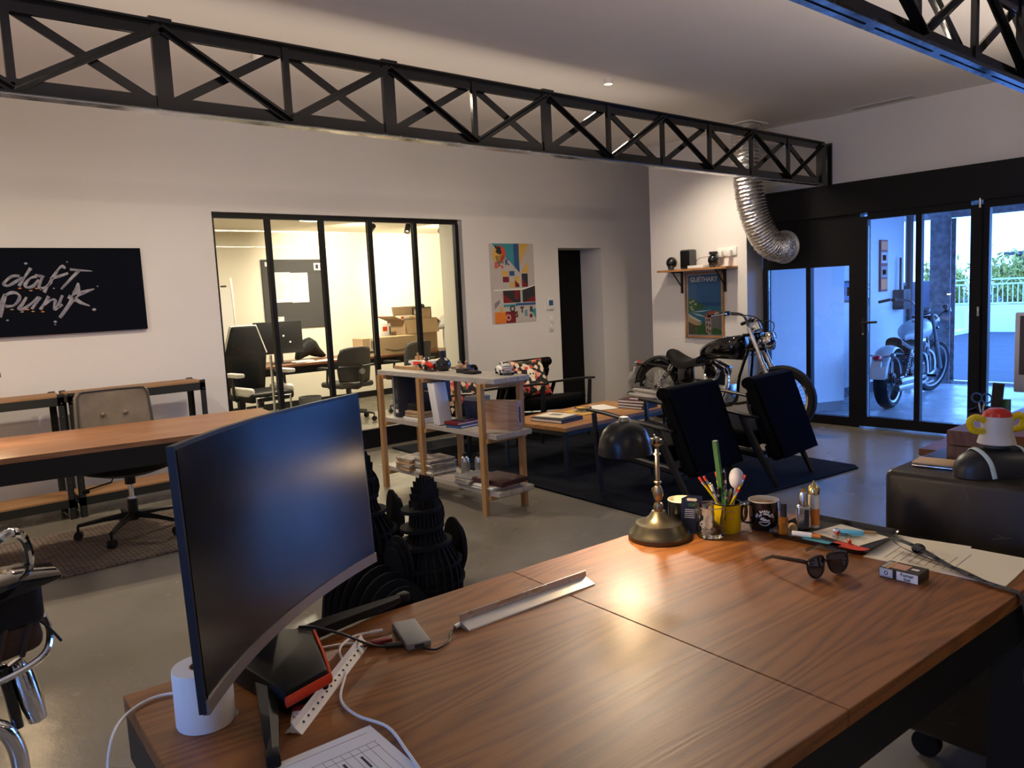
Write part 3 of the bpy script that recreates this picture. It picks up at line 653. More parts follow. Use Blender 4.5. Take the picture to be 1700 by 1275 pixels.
    obj('number_plate', G().box((-1.17, 0, 0.44), (0.006, 0.21, 0.14), rot=(0, 18, 0), r=0.002).box((-1.14, 0, 0.53), (0.02, 0.10, 0.06), rot=(0, 18, 0)), 'white_plastic', t)
    # front end, turned by the steering angle about the head
    piv = Vector((0.525, 0, 0.88)); ax = (Vector((0.52, 0, 0.98))-Vector((0.83, 0, 0.335))).normalized()
    S = Matrix.Translation(piv) @ Matrix.Rotation(steer*D2R, 4, ax) @ Matrix.Translation(-piv)
    fw = bpy.data.objects.new('front_wheel', None)
    wheel(0.83, 0.335, 0.10, t, True, S @ Matrix.Translation((0.83, 0, 0.335)))
    bpy.data.objects.remove(fw)
    T = lambda *p: S @ Vector(p)
    for s in (-1, 1):
        fk = obj('fork_tube', G().cyl(T(0.67, 0.105*s, 0.67), T(0.505, 0.105*s, 1.01), 0.021, n=14), bright, t)
        obj('fork_slider', G().cyl(T(0.845, 0.105*s, 0.32), T(0.67, 0.105*s, 0.67), 0.03, n=14), bright if bright != 'chrome' else 'steel', fk)
    obj('triple_clamp', G().box(T(0.525, 0, 0.96), (0.07, 0.28, 0.03), r=0.01).box(T(0.60, 0, 0.82), (0.07, 0.28, 0.03), r=0.01), 'black_gloss', t)
    hb = obj('handlebar', G().tube([T(0.24, 0.42, 1.10), T(0.34, 0.36, 1.13), T(0.46, 0.16, 1.13), T(0.50, 0.08, 1.02), T(0.50, -0.08, 1.02), T(0.46, -0.16, 1.13), T(0.34, -0.36, 1.13), T(0.24, -0.42, 1.10)], 0.0125, 10, smooth=4), bright, t)
    for s in (-1, 1):
        obj('grip', G().cyl(T(0.34, 0.365*s, 1.13), T(0.22, 0.43*s, 1.095), 0.018), 'rubber', hb)
        obj('brake_lever', G().tube([T(0.38, 0.33*s, 1.12), T(0.38, 0.38*s, 1.12), T(0.27, 0.46*s, 1.09)], 0.007, 6), bright, hb)
        obj('switch_housing', G().box(T(0.37, 0.33*s, 1.13), (0.05, 0.05, 0.045), r=0.01), 'black_plastic', hb)
        obj('cable', G().tube([T(0.40, 0.30*s, 1.12), T(0.62, 0.22*s, 1.10), T(0.66, 0.08*s, 0.95), T(0.52, 0.05*s, 0.75)], 0.005, 6, smooth=5), 'rubber', hb)
    hl = obj('headlight', G().lathe([(0, -0.10), (0.05, -0.09), (0.085, -0.03), (0.092, 0.02), (0.088, 0.03)], 24, S @ Matrix.Translation((0.69, 0, 0.90)) @ euler(0, 90, 0)), bright, t)
    obj('headlight_lens', G().lathe([(0.088, 0.025), (0.05, 0.042), (0, 0.048)], 24, S @ Matrix.Translation((0.69, 0, 0.90)) @ euler(0, 90, 0)), 'clear_glass', hl)
    obj('gauge', G().cyl(T(0.56, 0.0, 1.0), T(0.53, 0.0, 1.06), 0.045, n=20), bright, t)
    for s in (-1, 1): obj('foot_peg', G().cyl((0.0, 0.16*s, 0.30), (0.0, 0.29*s, 0.30), 0.016), 'rubber', t)
    obj('side_stand', G().tube([(-0.05, 0.13, 0.26), (-0.12, 0.24, 0.02)], 0.012, 6), 'black_steel', t)
    obj('oil_tank', G().box((-0.28, -0.10, 0.52), (0.20, 0.08, 0.20), r=0.03), 'black_gloss', t)
    obj('belt_guard', G().box((-0.5, 0.13, 0.42), (0.42, 0.03, 0.04), r=0.01), 'black_gloss', t)
    return t
motorcycle('black cruiser motorcycle parked indoors beneath the framed poster', (6.80, 4.74, 0), -97, MAT['black_gloss'], steer=20, stance=0)
mat('tank_silver', (0.40, 0.44, 0.44), 0.3, coat=0.3); mat('dark_chrome', (0.22, 0.22, 0.23), 0.3, metal=1)
motorcycle('pale cruiser motorcycle parked outside on the porch floor', (9.55, 3.90, -0.01), 6, MAT['tank_silver'], steer=-18, bright='dark_chrome')
# ---------------------------------------------------------------- furniture
def plank_table(name, label, cat, loc, rz, sx, sy, h, top_mat, thick, apron, leg, seams=1, leg_mat='black_steel', inset=0.03):
    t = thing(name, label, cat, loc, rz)
    for i in range(seams):
        a, b = -sx/2+sx*i/seams, -sx/2+sx*(i+1)/seams
        e = 0.0008
        obj('top_board', G().b2((a+(e if i else 0), -sy/2, h-thick), (b-(e if i < seams-1 else 0), sy/2, h), r=0.0015, seg=1), top_mat, t, 0)
    for s in (-1, 1):
        obj('apron', G().b2((-sx/2+inset, s*(sy/2-inset)-0.012, h-thick-apron), (sx/2-inset, s*(sy/2-inset)+0.012, h-thick)), leg_mat, t, 0)
        obj('apron', G().b2((s*(sx/2-inset)-0.012, -sy/2+inset, h-thick-apron), (s*(sx/2-inset)+0.012, sy/2-inset, h-thick)), leg_mat, t, 0)
        for q in (-1, 1):
            cx, cy = s*(sx/2-inset-leg/2), q*(sy/2-inset-leg/2)
            obj('leg', G().b2((cx-leg/2, cy-leg/2, 0), (cx+leg/2, cy+leg/2, h-thick)), leg_mat, t, 0)
    return t
# foreground desk: far edge runs from (0.31, 1.517) to the right
DX, DY, DRZ = 1.205, 1.022, -3.1
desk = plank_table('desk', 'long stained ash desk with black steel frame carrying the curved monitor', 'desk', (DX, DY, 0), DRZ, 1.82, 0.90, 0.75, 'desk_wood', 0.032, 0.085, 0.085, seams=2, inset=0.012)
plank_table('desk', 'walnut-topped desk with a deep black apron in front of the swivel chair', 'desk', (1.117, 4.974, 0), -8, 2.0, 0.85, 0.75, 'teak', 0.03, 0.11, 0.05, inset=0.01)
# racks against the back wall
def rack(label, x0, x1):
    t = thing('metal_rack', label, 'shelf rack', ((x0+x1)/2, 6.38, 0)); w = (x1-x0)/2; d = 0.16
    for sx in (-1, 1):
        for sy in (-1, 1):
            g = G().b2((sx*w, sy*d-0.003*sy, 0), (sx*(w-0.042), sy*d, 0.905)).b2((sx*w, sy*d, 0), (sx*(w-0.003), sy*(d-0.035), 0.905))
            u = obj('upright', g, 'shelf_steel', t, 0)
            r = G()
            for k in range(9): r.cyl((sx*(w-0.018), sy*(d+0.001), 0.08+k*0.095), (sx*(w-0.018), sy*(d-0.004), 0.08+k*0.095), 0.006, n=8)
            obj('rivet', r, 'dark_grey', u)
    for z in (0.145, 0.885):
        for sy in (-1, 1): obj('beam', G().b2((-w, sy*d, z-0.06), (w, sy*(d-0.028), z)), 'shelf_steel', t, 0)
        for sx in (-1, 1): obj('end_beam', G().b2((sx*w, -d, z-0.05), (sx*(w-0.02), d, z)), 'shelf_steel', t, 0)
        obj('shelf_board', G().b2((-w+0.004, -d+0.004, z), (w-0.004, d-0.004, z+0.012)), 'particle', t, 0)
    return t
rack('low black metal rack with chipboard shelves, beside the glass partition', 1.175, 2.135)
rack('low black metal rack with chipboard shelves, under the lettered canvas', 0.17, 1.145)
# swivel base shared by the office chairs
def swivel(t, r=0.30, h=0.40, m='black_plastic', a0=0, shaft='chrome', n=5):
    obj('gas_lift', G().cyl((0, 0, 0.11), (0, 0, 0.24), 0.028).cyl((0, 0, 0.24), (0, 0, h), 0.016), shaft, t)
    obj('lift_cover', G().cyl((0, 0, h-0.09), (0, 0, h), 0.033), m, t); obj('base_hub', G().cyl((0, 0, 0.09), (0, 0, 0.23), 0.034, 0.03), m, t)
    for i in range(n):
        a = a0+2*math.pi*i/n; c, s = math.cos(a), math.sin(a)
        sp = obj('base_spoke', G().tube([(0.02*c, 0.02*s, 0.125), (r*0.55*c, r*0.55*s, 0.112), (r*c, r*s, 0.092)], [(0.026, 0.022), (0.02, 0.016), (0.014, 0.012)], 6), m, t)
        k = G().cyl((r*c, r*s, 0.05), (r*c, r*s, 0.09), 0.008)
        for q in (-1, 1): k.cyl((r*c-s*0.004*q, r*s+c*0.004*q, 0.027), (r*c-s*0.022*q, r*s+c*0.022*q, 0.027), 0.027, n=16)
        k.box((r*c, r*s, 0.046), (0.04, 0.03, 0.016), rot=(0, 0, a/D2R), r=0.005)
        obj('caster', k, 'black_plastic', sp)
ch = thing('swivel_chair', 'taupe leather swivel chair with two buttons on the backrest', 'chair', (1.33, 5.45, 0.0125), -4)
swivel(ch, 0.33, 0.42, a0=0.35)
obj('seat_pan', G().lathe([(0, 0.40), (0.16, 0.40), (0.27, 0.435), (0.29, 0.49), (0.25, 0.52), (0, 0.52)], 28, Matrix.Diagonal((1.02, 0.95, 1, 1))), 'black_leather', ch)
def bk(u, v):
    a = (u-0.5)*1.5; w = 0.24*(1-0.10*v); R = 0.42
    x = w*math.sin(a)/math.sin(0.75); z = 0.50+0.43*v
    if v > 0.9: x *= 1-0.10*((v-0.9)/0.1)**2
    return Vector((x, 0.13+0.26*math.cos(a)*0.62+0.05*v, z))
b = obj('backrest', G().grid(bk, 18, 12), 'taupe_leather', ch, smooth=60)
md = b.modifiers.new('s', 'SOLIDIFY'); md.thickness = 0.055; md.offset = 1
md = b.modifiers.new('b', 'BEVEL'); md.width = 0.018; md.segments = 3
edge = [bk(i/18, 0.0) for i in range(1)]
pip = [bk(0, j/12) for j in range(13)] + [bk(i/18, 1) for i in range(1, 18)] + [bk(1, 1-j/12) for j in range(13)]
obj('piping', G().tube([p+Vector((0, -0.002, 0)) for p in pip], 0.006, 6), 'dark_grey', b)
for x in (-0.105, 0.105):
    p = bk(0.5+x*1.35, 0.62); obj('button', G().ball((p.x, p.y-0.006, p.z), (0.015, 0.012, 0.015), 12), 'taupe_leather', b)
obj('armrest', G().box((-0.27, 0.10, 0.66), (0.05, 0.24, 0.04), r=0.015), 'taupe_leather', ch)
obj('armrest', G().box((0.27, 0.10, 0.66), (0.05, 0.24, 0.04), r=0.015), 'taupe_leather', ch)
lv = obj('tilt_lever', G().tube([(-0.03, -0.02, 0.40), (-0.10, -0.05, 0.40), (-0.12, -0.06, 0.37), (-0.26, -0.10, 0.355)], 0.005, 6), 'black_plastic', ch)
obj('lever_knob', G().box((-0.275, -0.105, 0.345), (0.045, 0.02, 0.03), r=0.008), 'black_plastic', lv)
one('woven_rug', G().b2((-0.85, -0.5, 0.0), (1.3, 0.5, 0.012), r=0.004, seg=1), 'woven', 'coarse brown and grey woven rug under the taupe swivel chair', 'rug', (0.72, 5.355, 0.0), -1.0)
# ---------------------------------------------------------------- lounge
rugm = G().prism([(3.75, 2.98), (5.80, 2.74), (5.87, 2.80), (5.95, 3.75), (6.10, 6.35), (4.0, 6.55)], 0.012)
one('lounge_rug', rugm, 'rug_blue', 'large dark navy rug under the lounge armchairs', 'rug', (0, 0, 0.0005))
def armchair(label, loc, rz):
    t = thing('armchair', label, 'armchair', loc, rz, group='lounge armchairs around the coffee table')
    m = 'black_steel'
    for s in (-1, 1):
        x = 0.31*s
        obj('front_leg', G().tube([(x, 0.33, 0), (x, 0.36, 0.30), (x, 0.38, 0.565)], [(0.016, 0.022), (0.018, 0.03), (0.016, 0.024)], 6), m, t)
        obj('rear_leg', G().tube([(x*0.94, -0.42, 0), (x, -0.26, 0.30), (x, -0.16, 0.50)], [(0.016, 0.020), (0.018, 0.032), (0.016, 0.024)], 6), m, t)
        obj('armrest', G().tube([(x, 0.44, 0.585), (x, 0.30, 0.575), (x*1.0, -0.18, 0.505), (x*0.98, -0.30, 0.49)], [(0.020, 0.011), (0.027, 0.013), (0.024, 0.013), (0.018, 0.011)], 8), m, t)
        obj('side_rail', G().tube([(x*0.97, 0.36, 0.30), (x*0.97, -0.28, 0.22)], (0.012, 0.025), 6), m, t)
    obj('cross_rail', G().box((0, -0.30, 0.215), (0.62, 0.022, 0.05)), m, t)
    R = (7, 0, 0)
    s = obj('seat', G().box((0, 0.06, 0.345), (0.56, 0.58, 0.13), rot=R, r=0.04, seg=3), 'chair_leather', t)
    obj('seam', G().tube([(-0.27, 0.36, 0.40), (0.27, 0.36, 0.40)], 0.004, 5), 'chair_leather', s)
    B = Matrix.Translation((0, -0.355, 0.465)) @ euler(-21, 0, 0)
    bk_ = obj('backrest', G().box(B @ Vector((0, 0.045, 0.02)), (0.57, 0.09, 0.60), rot=B.to_3x3().to_4x4(), r=0.035, seg=3), 'chair_leather', t)
    # quilted rolls on the sitting side and the leather back panel
    for k in range(5): obj('quilt_roll', G().box(B @ Vector((0, 0.095, -0.20+k*0.10)), (0.53, 0.035, 0.095), rot=B.to_3x3().to_4x4(), r=0.015), 'chair_leather', bk_)
    obj('back_panel', G().prism([(-0.27, -0.30), (0.27, -0.30), (0.295, 0.29), (-0.295, 0.29)], 0.012, B @ Matrix.Translation((0, -0.012, 0.02)) @ euler(90, 0, 0), r=0.004), 'chair_back', bk_)
    obj('head_roll', G().tube([B @ Vector((-0.285, 0.045, 0.30)), B @ Vector((0.285, 0.045, 0.30))], (0.055, 0.045), 12), 'chair_leather', bk_)
    obj('top_seam', G().tube([B @ Vector((-0.29, -0.014, 0.255)), B @ Vector((0.29, -0.014, 0.255))], 0.003, 5), 'chair_leather', bk_)
    return t
aA = armchair('black leather armchair, back to the pencil mug, beside the other one near the rug corner', (4.38, 3.48, 0.013), 3)
aB = dup(aA, (5.14, 3.33, 0.013), 5, 'black leather armchair in front of the motorcycle wheel, at the corner of the navy rug')
aC = dup(aA, (5.34, 5.78, 0.013), 178, 'black leather armchair holding the skull and roses cushion, by the niche')
aD = dup(aA, (4.45, 5.86, 0.013), 184, 'black leather armchair holding the red floral cushion, behind the open bookcase')
def cushion(label, loc, rot, s=0.42, mats='floral'):
    def f(sg):
        def q(u, v):
            x, y = (u-0.5)*s, (v-0.5)*s; e = (1-abs(2*u-1)**3)*(1-abs(2*v-1)**3)
            k = 1-0.10*(1-abs(2*v-1)**2)*abs(2*u-1)-0.0
            return Vector((x*(1-0.10*(1-(2*v-1)**2)*abs(2*u-1)), y*(1-0.10*(1-(2*u-1)**2)*abs(2*v-1)), sg*0.075*max(e, 0)**0.5))
        return q
    g = G().grid(f(1), 14, 14).grid(f(-1), 14, 14); bmesh.ops.remove_doubles(g.bm, verts=g.bm.verts, dist=1e-4)
    t = thing('cushion', label, 'cushion', loc, rot=rot)
    c = obj('cover', g, mats, t, smooth=80)
    return t
c1 = cushion('square cushion with a pale skull and red roses on black', (5.22, 5.82, 0.60), (62, 0, -6), 0.44)
obj('skull_print', G().ball((-0.02, 0.03, 0.070), (0.05, 0.06, 0.012), 14).box((-0.02, -0.035, 0.071), (0.05, 0.04, 0.014), r=0.006), 'cream_paper', c1)
for x in (-0.037, -0.002): obj('eye_print', G().ball((x, 0.025, 0.079), (0.011, 0.013, 0.005), 10), 'ink', c1)
cushion('square cushion printed with large red and peach flowers, behind the bookcase', (4.38, 5.88, 0.60), (65, 0, 10), 0.46)
# coffee table
ct = thing('coffee_table', 'low coffee table with an oak top and slim dark steel frame', 'table', (4.83, 4.66, 0.013), 2)
obj('table_top', G().b2((-0.66, -0.36, 0.355), (0.66, 0.36, 0.39), r=0.003, seg=1), 'oak', ct, 0)
for sy in (-1, 1): obj('frame_rail', G().b2((-0.66, sy*0.36-0.0125*(1+sy), 0.325), (0.66, sy*0.36+0.0125*(1-sy), 0.355)), 'shelf_steel', ct, 0)
for sx in (-1, 1):
    obj('frame_rail', G().b2((sx*0.66-0.0125*(1+sx), -0.36, 0.325), (sx*0.66+0.0125*(1-sx), 0.36, 0.355)), 'shelf_steel', ct, 0)
    for sy in (-1, 1): obj('leg', G().box((sx*0.645, sy*0.345, 0.1775), (0.028, 0.028, 0.355)), 'shelf_steel', ct, 0)
def book(label, loc, rz, w, d, h, cover, page='white_paper', group=None, extra=None, cat='book', name='book'):
    t = thing(name, label, cat, loc, rz, group=group); k = min(0.004, h*0.2)
    obj('cover', G().b2((-w/2, -d/2, 0), (w/2, d/2, k)).b2((-w/2, -d/2, h-k), (w/2, d/2, h)).b2((-w/2, -d/2, 0), (-w/2+k, d/2, h)), cover, t, 0)
    obj('page_block', G().b2((-w/2+k, -d/2+0.004, k), (w/2-0.004, d/2-0.004, h-k)), page, t, 0)
    if extra: extra(t, w, d, h)
    return t
def flat_print(m, fx, fy, dx=0, dy=0):
    def f(t, w, d, h): obj('cover_print', G().b2((w*(dx-fx/2), d*(dy-fy/2), h-0.0005), (w*(dx+fx/2), d*(dy+fy/2), h+0.0008)), m, t, 0)
    return f
CT = 0.4035
book('large black picture book at the near end of the coffee table', (4.42, 4.62, CT), 95, 0.34, 0.27, 0.028, 'navy', extra=flat_print('ink_grey', .2, .1))
book('open cream brochure lying on the large black picture book', (4.45, 4.66, CT+0.028), 100, 0.28, 0.22, 0.006, 'cream_paper', extra=flat_print('mid_grey', .4, .3, 0.05, -0.1), name='brochure', cat='brochure')
book('mustard magazine under the glass ashtray', (4.83, 4.72, CT), 88, 0.30, 0.24, 0.008, 'mustard', name='magazine', cat='magazine')
at_ = thing('ashtray', 'cut clear glass ashtray on the mustard magazine', 'ashtray', (4.85, 4.73, CT+0.008))
obj('bowl', G().lathe([(0.0, 0.0), (0.065, 0.0), (0.075, 0.012), (0.078, 0.034), (0.066, 0.034), (0.055, 0.012), (0, 0.010)], 16), 'clear_glass', at_, 20)
book('pale leaflet on the coffee table beside the stacked books', (5.12, 4.77, CT), 70, 0.30, 0.21, 0.004, 'white_paper', name='leaflet', cat='leaflet')
for i, (c, lb) in enumerate((('black_plastic', 'bottom dark hardback in the stack on the coffee table'), ('ink', 'middle dark hardback in the stack on the coffee table'), ('maroon', 'top dark hardback with pale lettering in the stack on the coffee table'))):
    book(lb, (5.31, 4.50, CT+i*0.026), 92+3*i, 0.27, 0.22, 0.0255, c, extra=flat_print('white_paper', .5, .12, 0.0, 0.1) if i == 2 else None)
# ---------------------------------------------------------------- open bookcase
bc = thing('bookcase', 'open pine bookcase with grey plank shelves standing off the wall', 'bookcase', (3.29, 4.58, 0))
for y in (0.64, 0.10, -0.61):
    for s in (-1, 1): obj('post', G().b2((s*0.17-0.017, y-0.02, 0), (s*0.17+0.017, y+0.02, 0.885)), 'pine', bc, 0)
for z in (0.137, 0.52, 0.885):
    for y in (0.60, 0.06, -0.65): obj('cross_bar', G().b2((-0.17, y-0.012, z-0.028), (0.17, y+0.012, z)), 'pine', bc, 0)
    for k in range(3):
        a = -0.155+k*0.104
        yy = 0 if z < 0.8 else 0
        obj('shelf_plank', G().b2((a, -0.735, z), (a+0.101, 0.70, z+0.034), r=0.0015, seg=1), 'grey_board', bc, 0)
BZ = (0.171, 0.554, 0.919)   # shelf surfaces
# ---------------------------------------------------------------- things on the bookcase (faces the lounge along X, runs along Y)
def bxo(name, label, cat, c, d, m, rz=0, r=0.002, parts=(), rot=None):
    """a boxy thing resting on z = c[2]; parts are (name, min, max, material) in box-local metres"""
    t = thing(name, label, cat, c, rz, rot=rot)
    obj('body', G().b2((-d[0]/2, -d[1]/2, 0), (d[0]/2, d[1]/2, d[2]), r=r), m, t)
    for n, a, b, mm in parts: obj(n, G().b2(a, b), mm, t, 0)
    return t
z2 = BZ[2]; z1 = BZ[1]; z0 = BZ[0]
bxo('wooden_tray', 'flat pale wooden tray lying under the board game box on the bookcase', 'tray', (3.36, 5.07, z2), (0.17, 0.36, 0.012), 'pine', parts=[('rim', (-0.085, -0.18, 0.012), (-0.077, 0.18, 0.022), 'pine'), ('rim', (0.077, -0.18, 0.012), (0.085, 0.18, 0.022), 'pine')])
bxo('game_box', 'white game box with a red panel and yellow end on the bookcase tray', 'box', (3.40, 5.03, z2+0.024), (0.10, 0.24, 0.035), 'white_plastic', rz=4, parts=[('red_panel', (-0.0515, -0.06, 0.004), (-0.0495, 0.055, 0.032), 'red_accent'), ('yellow_panel', (-0.0515, -0.119, 0.004), (-0.0495, -0.065, 0.032), 'mustard'), ('black_mark', (-0.0515, 0.09, 0.0), (-0.0495, 0.117, 0.016), 'ink')])
pz = thing('wooden_puzzle', 'small pale wooden slot-together animal puzzle on the game box', 'toy', (3.42, 5.12, z2+0.059), 40)
obj('body_plate', G().prism([(-0.04, 0), (-0.03, 0.03), (-0.045, 0.055), (-0.02, 0.06), (0.0, 0.035), (0.03, 0.03), (0.045, 0)], 0.008, euler(90, 0, 0)), 'pine', pz)
for x in (-0.02, 0.02): obj('leg_plate', G().b2((x-0.004, -0.03, 0), (x+0.004, 0.02, 0.032)), 'pine', pz, 0)
# red toy car with a spare wheel on top
tc_ = thing('toy_car', 'glossy red vintage toy racing car with white wheels on the bookcase', 'toy car', (3.33, 4.87, z2), -100)
obj('body', G().tube([(-0.085, 0, 0.034), (-0.06, 0, 0.038), (0.0, 0, 0.040), (0.05, 0, 0.034), (0.09, 0, 0.028)], [(0.012, 0.012), (0.030, 0.024), (0.036, 0.027), (0.028, 0.022), (0.012, 0.012)], 14), 'red_plastic', tc_, 60)
for x in (-0.05, 0.05):
    for s in (-1, 1):
        w = obj('wheel', G().cyl((x, s*0.036, 0.024), (x, s*0.052, 0.024), 0.024, n=20), 'rubber', tc_); obj('hubcap', G().cyl((x, s*0.052, 0.024), (x, s*0.055, 0.024), 0.013, n=16), 'chrome', w)
obj('driver_head', G().ball((-0.01, 0, 0.082), 0.018, 14), 'ink', tc_); obj('goggles', G().ball((-0.01, -0.016, 0.086), (0.009, 0.006, 0.009), 10).ball((0.0, 0.014, 0.086), (0.009, 0.006, 0.009), 10), 'white_plastic', tc_)
obj('windscreen', G().box((0.022, 0, 0.066), (0.003, 0.045, 0.02), rot=(0, -20, 0)), 'clear_glass', tc_); obj('racing_stripe', G().b2((-0.02, -0.037, 0.034), (0.03, -0.034, 0.05)), 'white_plastic', tc_, 0)
bxo('phone', 'small dark flat handset lying beside the black flask on the bookcase', 'phone', (3.27, 4.74, z2), (0.05, 0.10, 0.010), 'dark_grey', parts=[('screen', (-0.02, -0.045, 0.0095), (0.02, 0.045, 0.0105), 'black_gloss')])
fl = thing('black_flask', 'round black glazed bottle with a tall stopper on the bookcase', 'bottle', (3.34, 4.68, z2))
obj('body', G().lathe([(0, 0), (0.035, 0), (0.056, 0.022), (0.060, 0.048), (0.050, 0.078), (0.025, 0.095), (0.018, 0.10), (0.0, 0.10)], 28), 'skull_black', fl)
obj('stopper', G().cyl((0, 0, 0.099), (0, 0, 0.15), 0.021, 0.022, 16), 'black_plastic', fl); obj('stopper_ring', G().torus((0, 0, 0.15), 0.019, 0.004), 'chrome', fl)
vs = thing('small_vase', 'small ochre pottery vase with a grey lid on the bookcase', 'vase', (3.38, 4.53, z2))
obj('body', G().lathe([(0, 0), (0.02, 0), (0.030, 0.02), (0.028, 0.045), (0.014, 0.06), (0.0, 0.06)], 20), 'glaze', vs); obj('lid', G().ball((0, 0, 0.066), (0.014, 0.014, 0.012), 12), 'mid_grey', vs); obj('saucer', G().cyl((0, 0, 0.0), (0, 0, 0.004), 0.036), 'white_paper', vs)
fg = thing('clay_figurine', 'tiny clay figurine holding a blue cup on the bookcase', 'figurine', (3.36, 4.42, z2+0.03), 0)
obj('torso', G().lathe([(0, 0), (0.016, 0), (0.014, 0.022), (0.006, 0.032), (0, 0.032)], 14), 'glaze', fg); obj('head', G().ball((0, 0, 0.04), 0.012, 12), 'skin_tone', fg); obj('cup', G().lathe([(0, 0), (0.011, 0), (0.014, 0.022), (0.012, 0.022), (0, 0.004)], 14, Matrix.Translation((-0.004, -0.028, 0.004))), 'blue', fg)
bxo('tin_box', 'small black tin box under the clay figurine on the bookcase', 'box', (3.33, 4.40, z2), (0.09, 0.10, 0.030), 'black_plastic', parts=[('lid_line', (-0.0455, -0.0505, 0.019), (0.0455, 0.0505, 0.021), 'dark_grey')])
bxo('leather_wallet', 'low black wallet with a rolled flap on the bookcase beside the tin box', 'wallet', (3.30, 4.28, z2), (0.08, 0.12, 0.018), 'black_leather', r=0.007, parts=[('flap', (-0.03, -0.05, 0.018), (0.02, 0.03, 0.024), 'maroon')])
# white model sports car
mc = thing('model_car', 'white model sports coupe with a ducktail on the bookcase end', 'model car', (3.40, 4.05, z2), 62)
def bodyf(sec):
    def f(u, v):
        x = -0.115+0.23*u
        hh = 0.030+0.016*math.sin(math.pi*u); w = 0.046*(1-0.25*abs(2*u-1)**4)
        a = math.pi*v; return Vector((x, w*math.copysign(abs(math.cos(a))**0.5, math.cos(a)), 0.016+hh*abs(math.sin(a))**0.6))
    return f
f1 = bodyf(0); gg = G().grid(f1, 16, 12)
gg.face([f1(0, j/12) for j in range(13)]); gg.face([f1(1, j/12) for j in range(13)])
mb = obj('body', gg, 'white_plastic', mc, 50)
def cab(u, v):
    x = -0.075+0.12*u; a = math.pi*v; hh = 0.036*math.sin(math.pi*min(1, max(0, u*0.9+0.06)))**0.7
    return Vector((x, 0.037*math.cos(a)*(1-0.15*abs(2*u-1)), 0.050+hh*abs(math.sin(a))**0.5))
obj('cabin', G().grid(cab, 12, 12), 'white_plastic', mc, 50)
obj('rear_window', G().prism([(-0.022, 0), (0.022, 0), (0.018, 0.03), (-0.018, 0.03)], 0.002, Matrix.Translation((-0.064, 0, 0.062)) @ euler(0, 38, 0) @ euler(90, 0, 90)), 'maroon', mc)
for s in (-1, 1): obj('side_window', G().prism([(-0.045, 0), (0.03, 0), (0.01, 0.018), (-0.025, 0.02)], 0.002, Matrix.Translation((-0.01, s*0.034, 0.060)) @ euler(90, 0, 0)), 'ink', mc)
obj('spoiler', G().box((-0.107, 0, 0.050), (0.022, 0.075, 0.005), rot=(0, 18, 0)), 'white_plastic', mc); obj('bumper', G().box((-0.117, 0, 0.024), (0.01, 0.086, 0.012), r=0.003), 'chrome', mc)
obj('engine_grille', G().box((-0.098, 0, 0.047), (0.02, 0.05, 0.004), rot=(0, 25, 0)), 'mid_grey', mc)
obj('licence_plate', G().b2((-0.1235, -0.018, 0.020), (-0.1215, 0.018, 0.030)), 'ink_grey', mc, 0)
for s in (-1, 1):
    obj('tail_lamp', G().box((-0.115, s*0.034, 0.036), (0.008, 0.018, 0.008)), 'tail_red', mc)
    for x in (-0.07, 0.07):
        w = obj('wheel', G().cyl((x, s*0.034, 0.018), (x, s*0.049, 0.018), 0.018, n=18), 'rubber', mc); obj('hubcap', G().cyl((x, s*0.049, 0.018), (x, s*0.0505, 0.018), 0.010, n=14), 'chrome', w)
# middle shelf, far bay
bd = bxo('ring_binder', 'black ring binder with a white label standing on the bookcase', 'binder', (3.31, 5.10, z1), (0.24, 0.075, 0.315), 'ink', rz=-6, parts=[('label', (-0.1215, -0.022, 0.035), (-0.1195, 0.022, 0.062), 'white_paper'), ('spine_panel', (-0.1215, -0.026, 0.14), (-0.1195, 0.026, 0.22), 'dark_grey')])
obj('finger_ring', G().torus((-0.121, 0, 0.09), 0.012, 0.002, (0, 90, 0)), 'chrome', bd)
bxo('document_sleeve', 'blue and white document sleeve standing beside the black ring binder', 'folder', (3.31, 5.165, z1), (0.22, 0.012, 0.30), 'blue', rz=-5, parts=[('inner_sheet', (-0.108, -0.010, 0.004), (0.1, -0.006, 0.305), 'white_paper')])
nb = bxo('navy_box_file', 'large navy box file standing upright on the bookcase', 'box file', (3.37, 4.87, z1+0.125), (0.16, 0.23, 0.215), 'navy', parts=[('clasp', (-0.0815, -0.11, 0.08), (-0.0795, -0.0, 0.087), 'steel'), ('clasp', (-0.0815, 0.035, 0.05), (-0.0795, 0.042, 0.085), 'steel'), ('label_panel', (-0.0815, -0.10, 0.11), (-0.0795, 0.08, 0.17), 'blue')])
bxo('black_case', 'black padded case under the navy box file on the bookcase', 'case', (3.29, 4.87, z1+0.070), (0.20, 0.20, 0.055), 'black_leather', r=0.012)
for i in range(2): bxo('kraft_folder', 'thick brown kraft folder %s the black padded case' % ('just beneath', 'second below')[1-i], 'folder', (3.28, 4.87-0.005*i, z1+0.022+i*0.024), (0.22, 0.21, 0.022), 'kraft', rz=3*i, r=0.006)
bxo('white_binder', 'flat white binder at the bottom of the folder pile on the bookcase', 'binder', (3.29, 4.87, z1), (0.24, 0.25, 0.02), 'white_plastic')
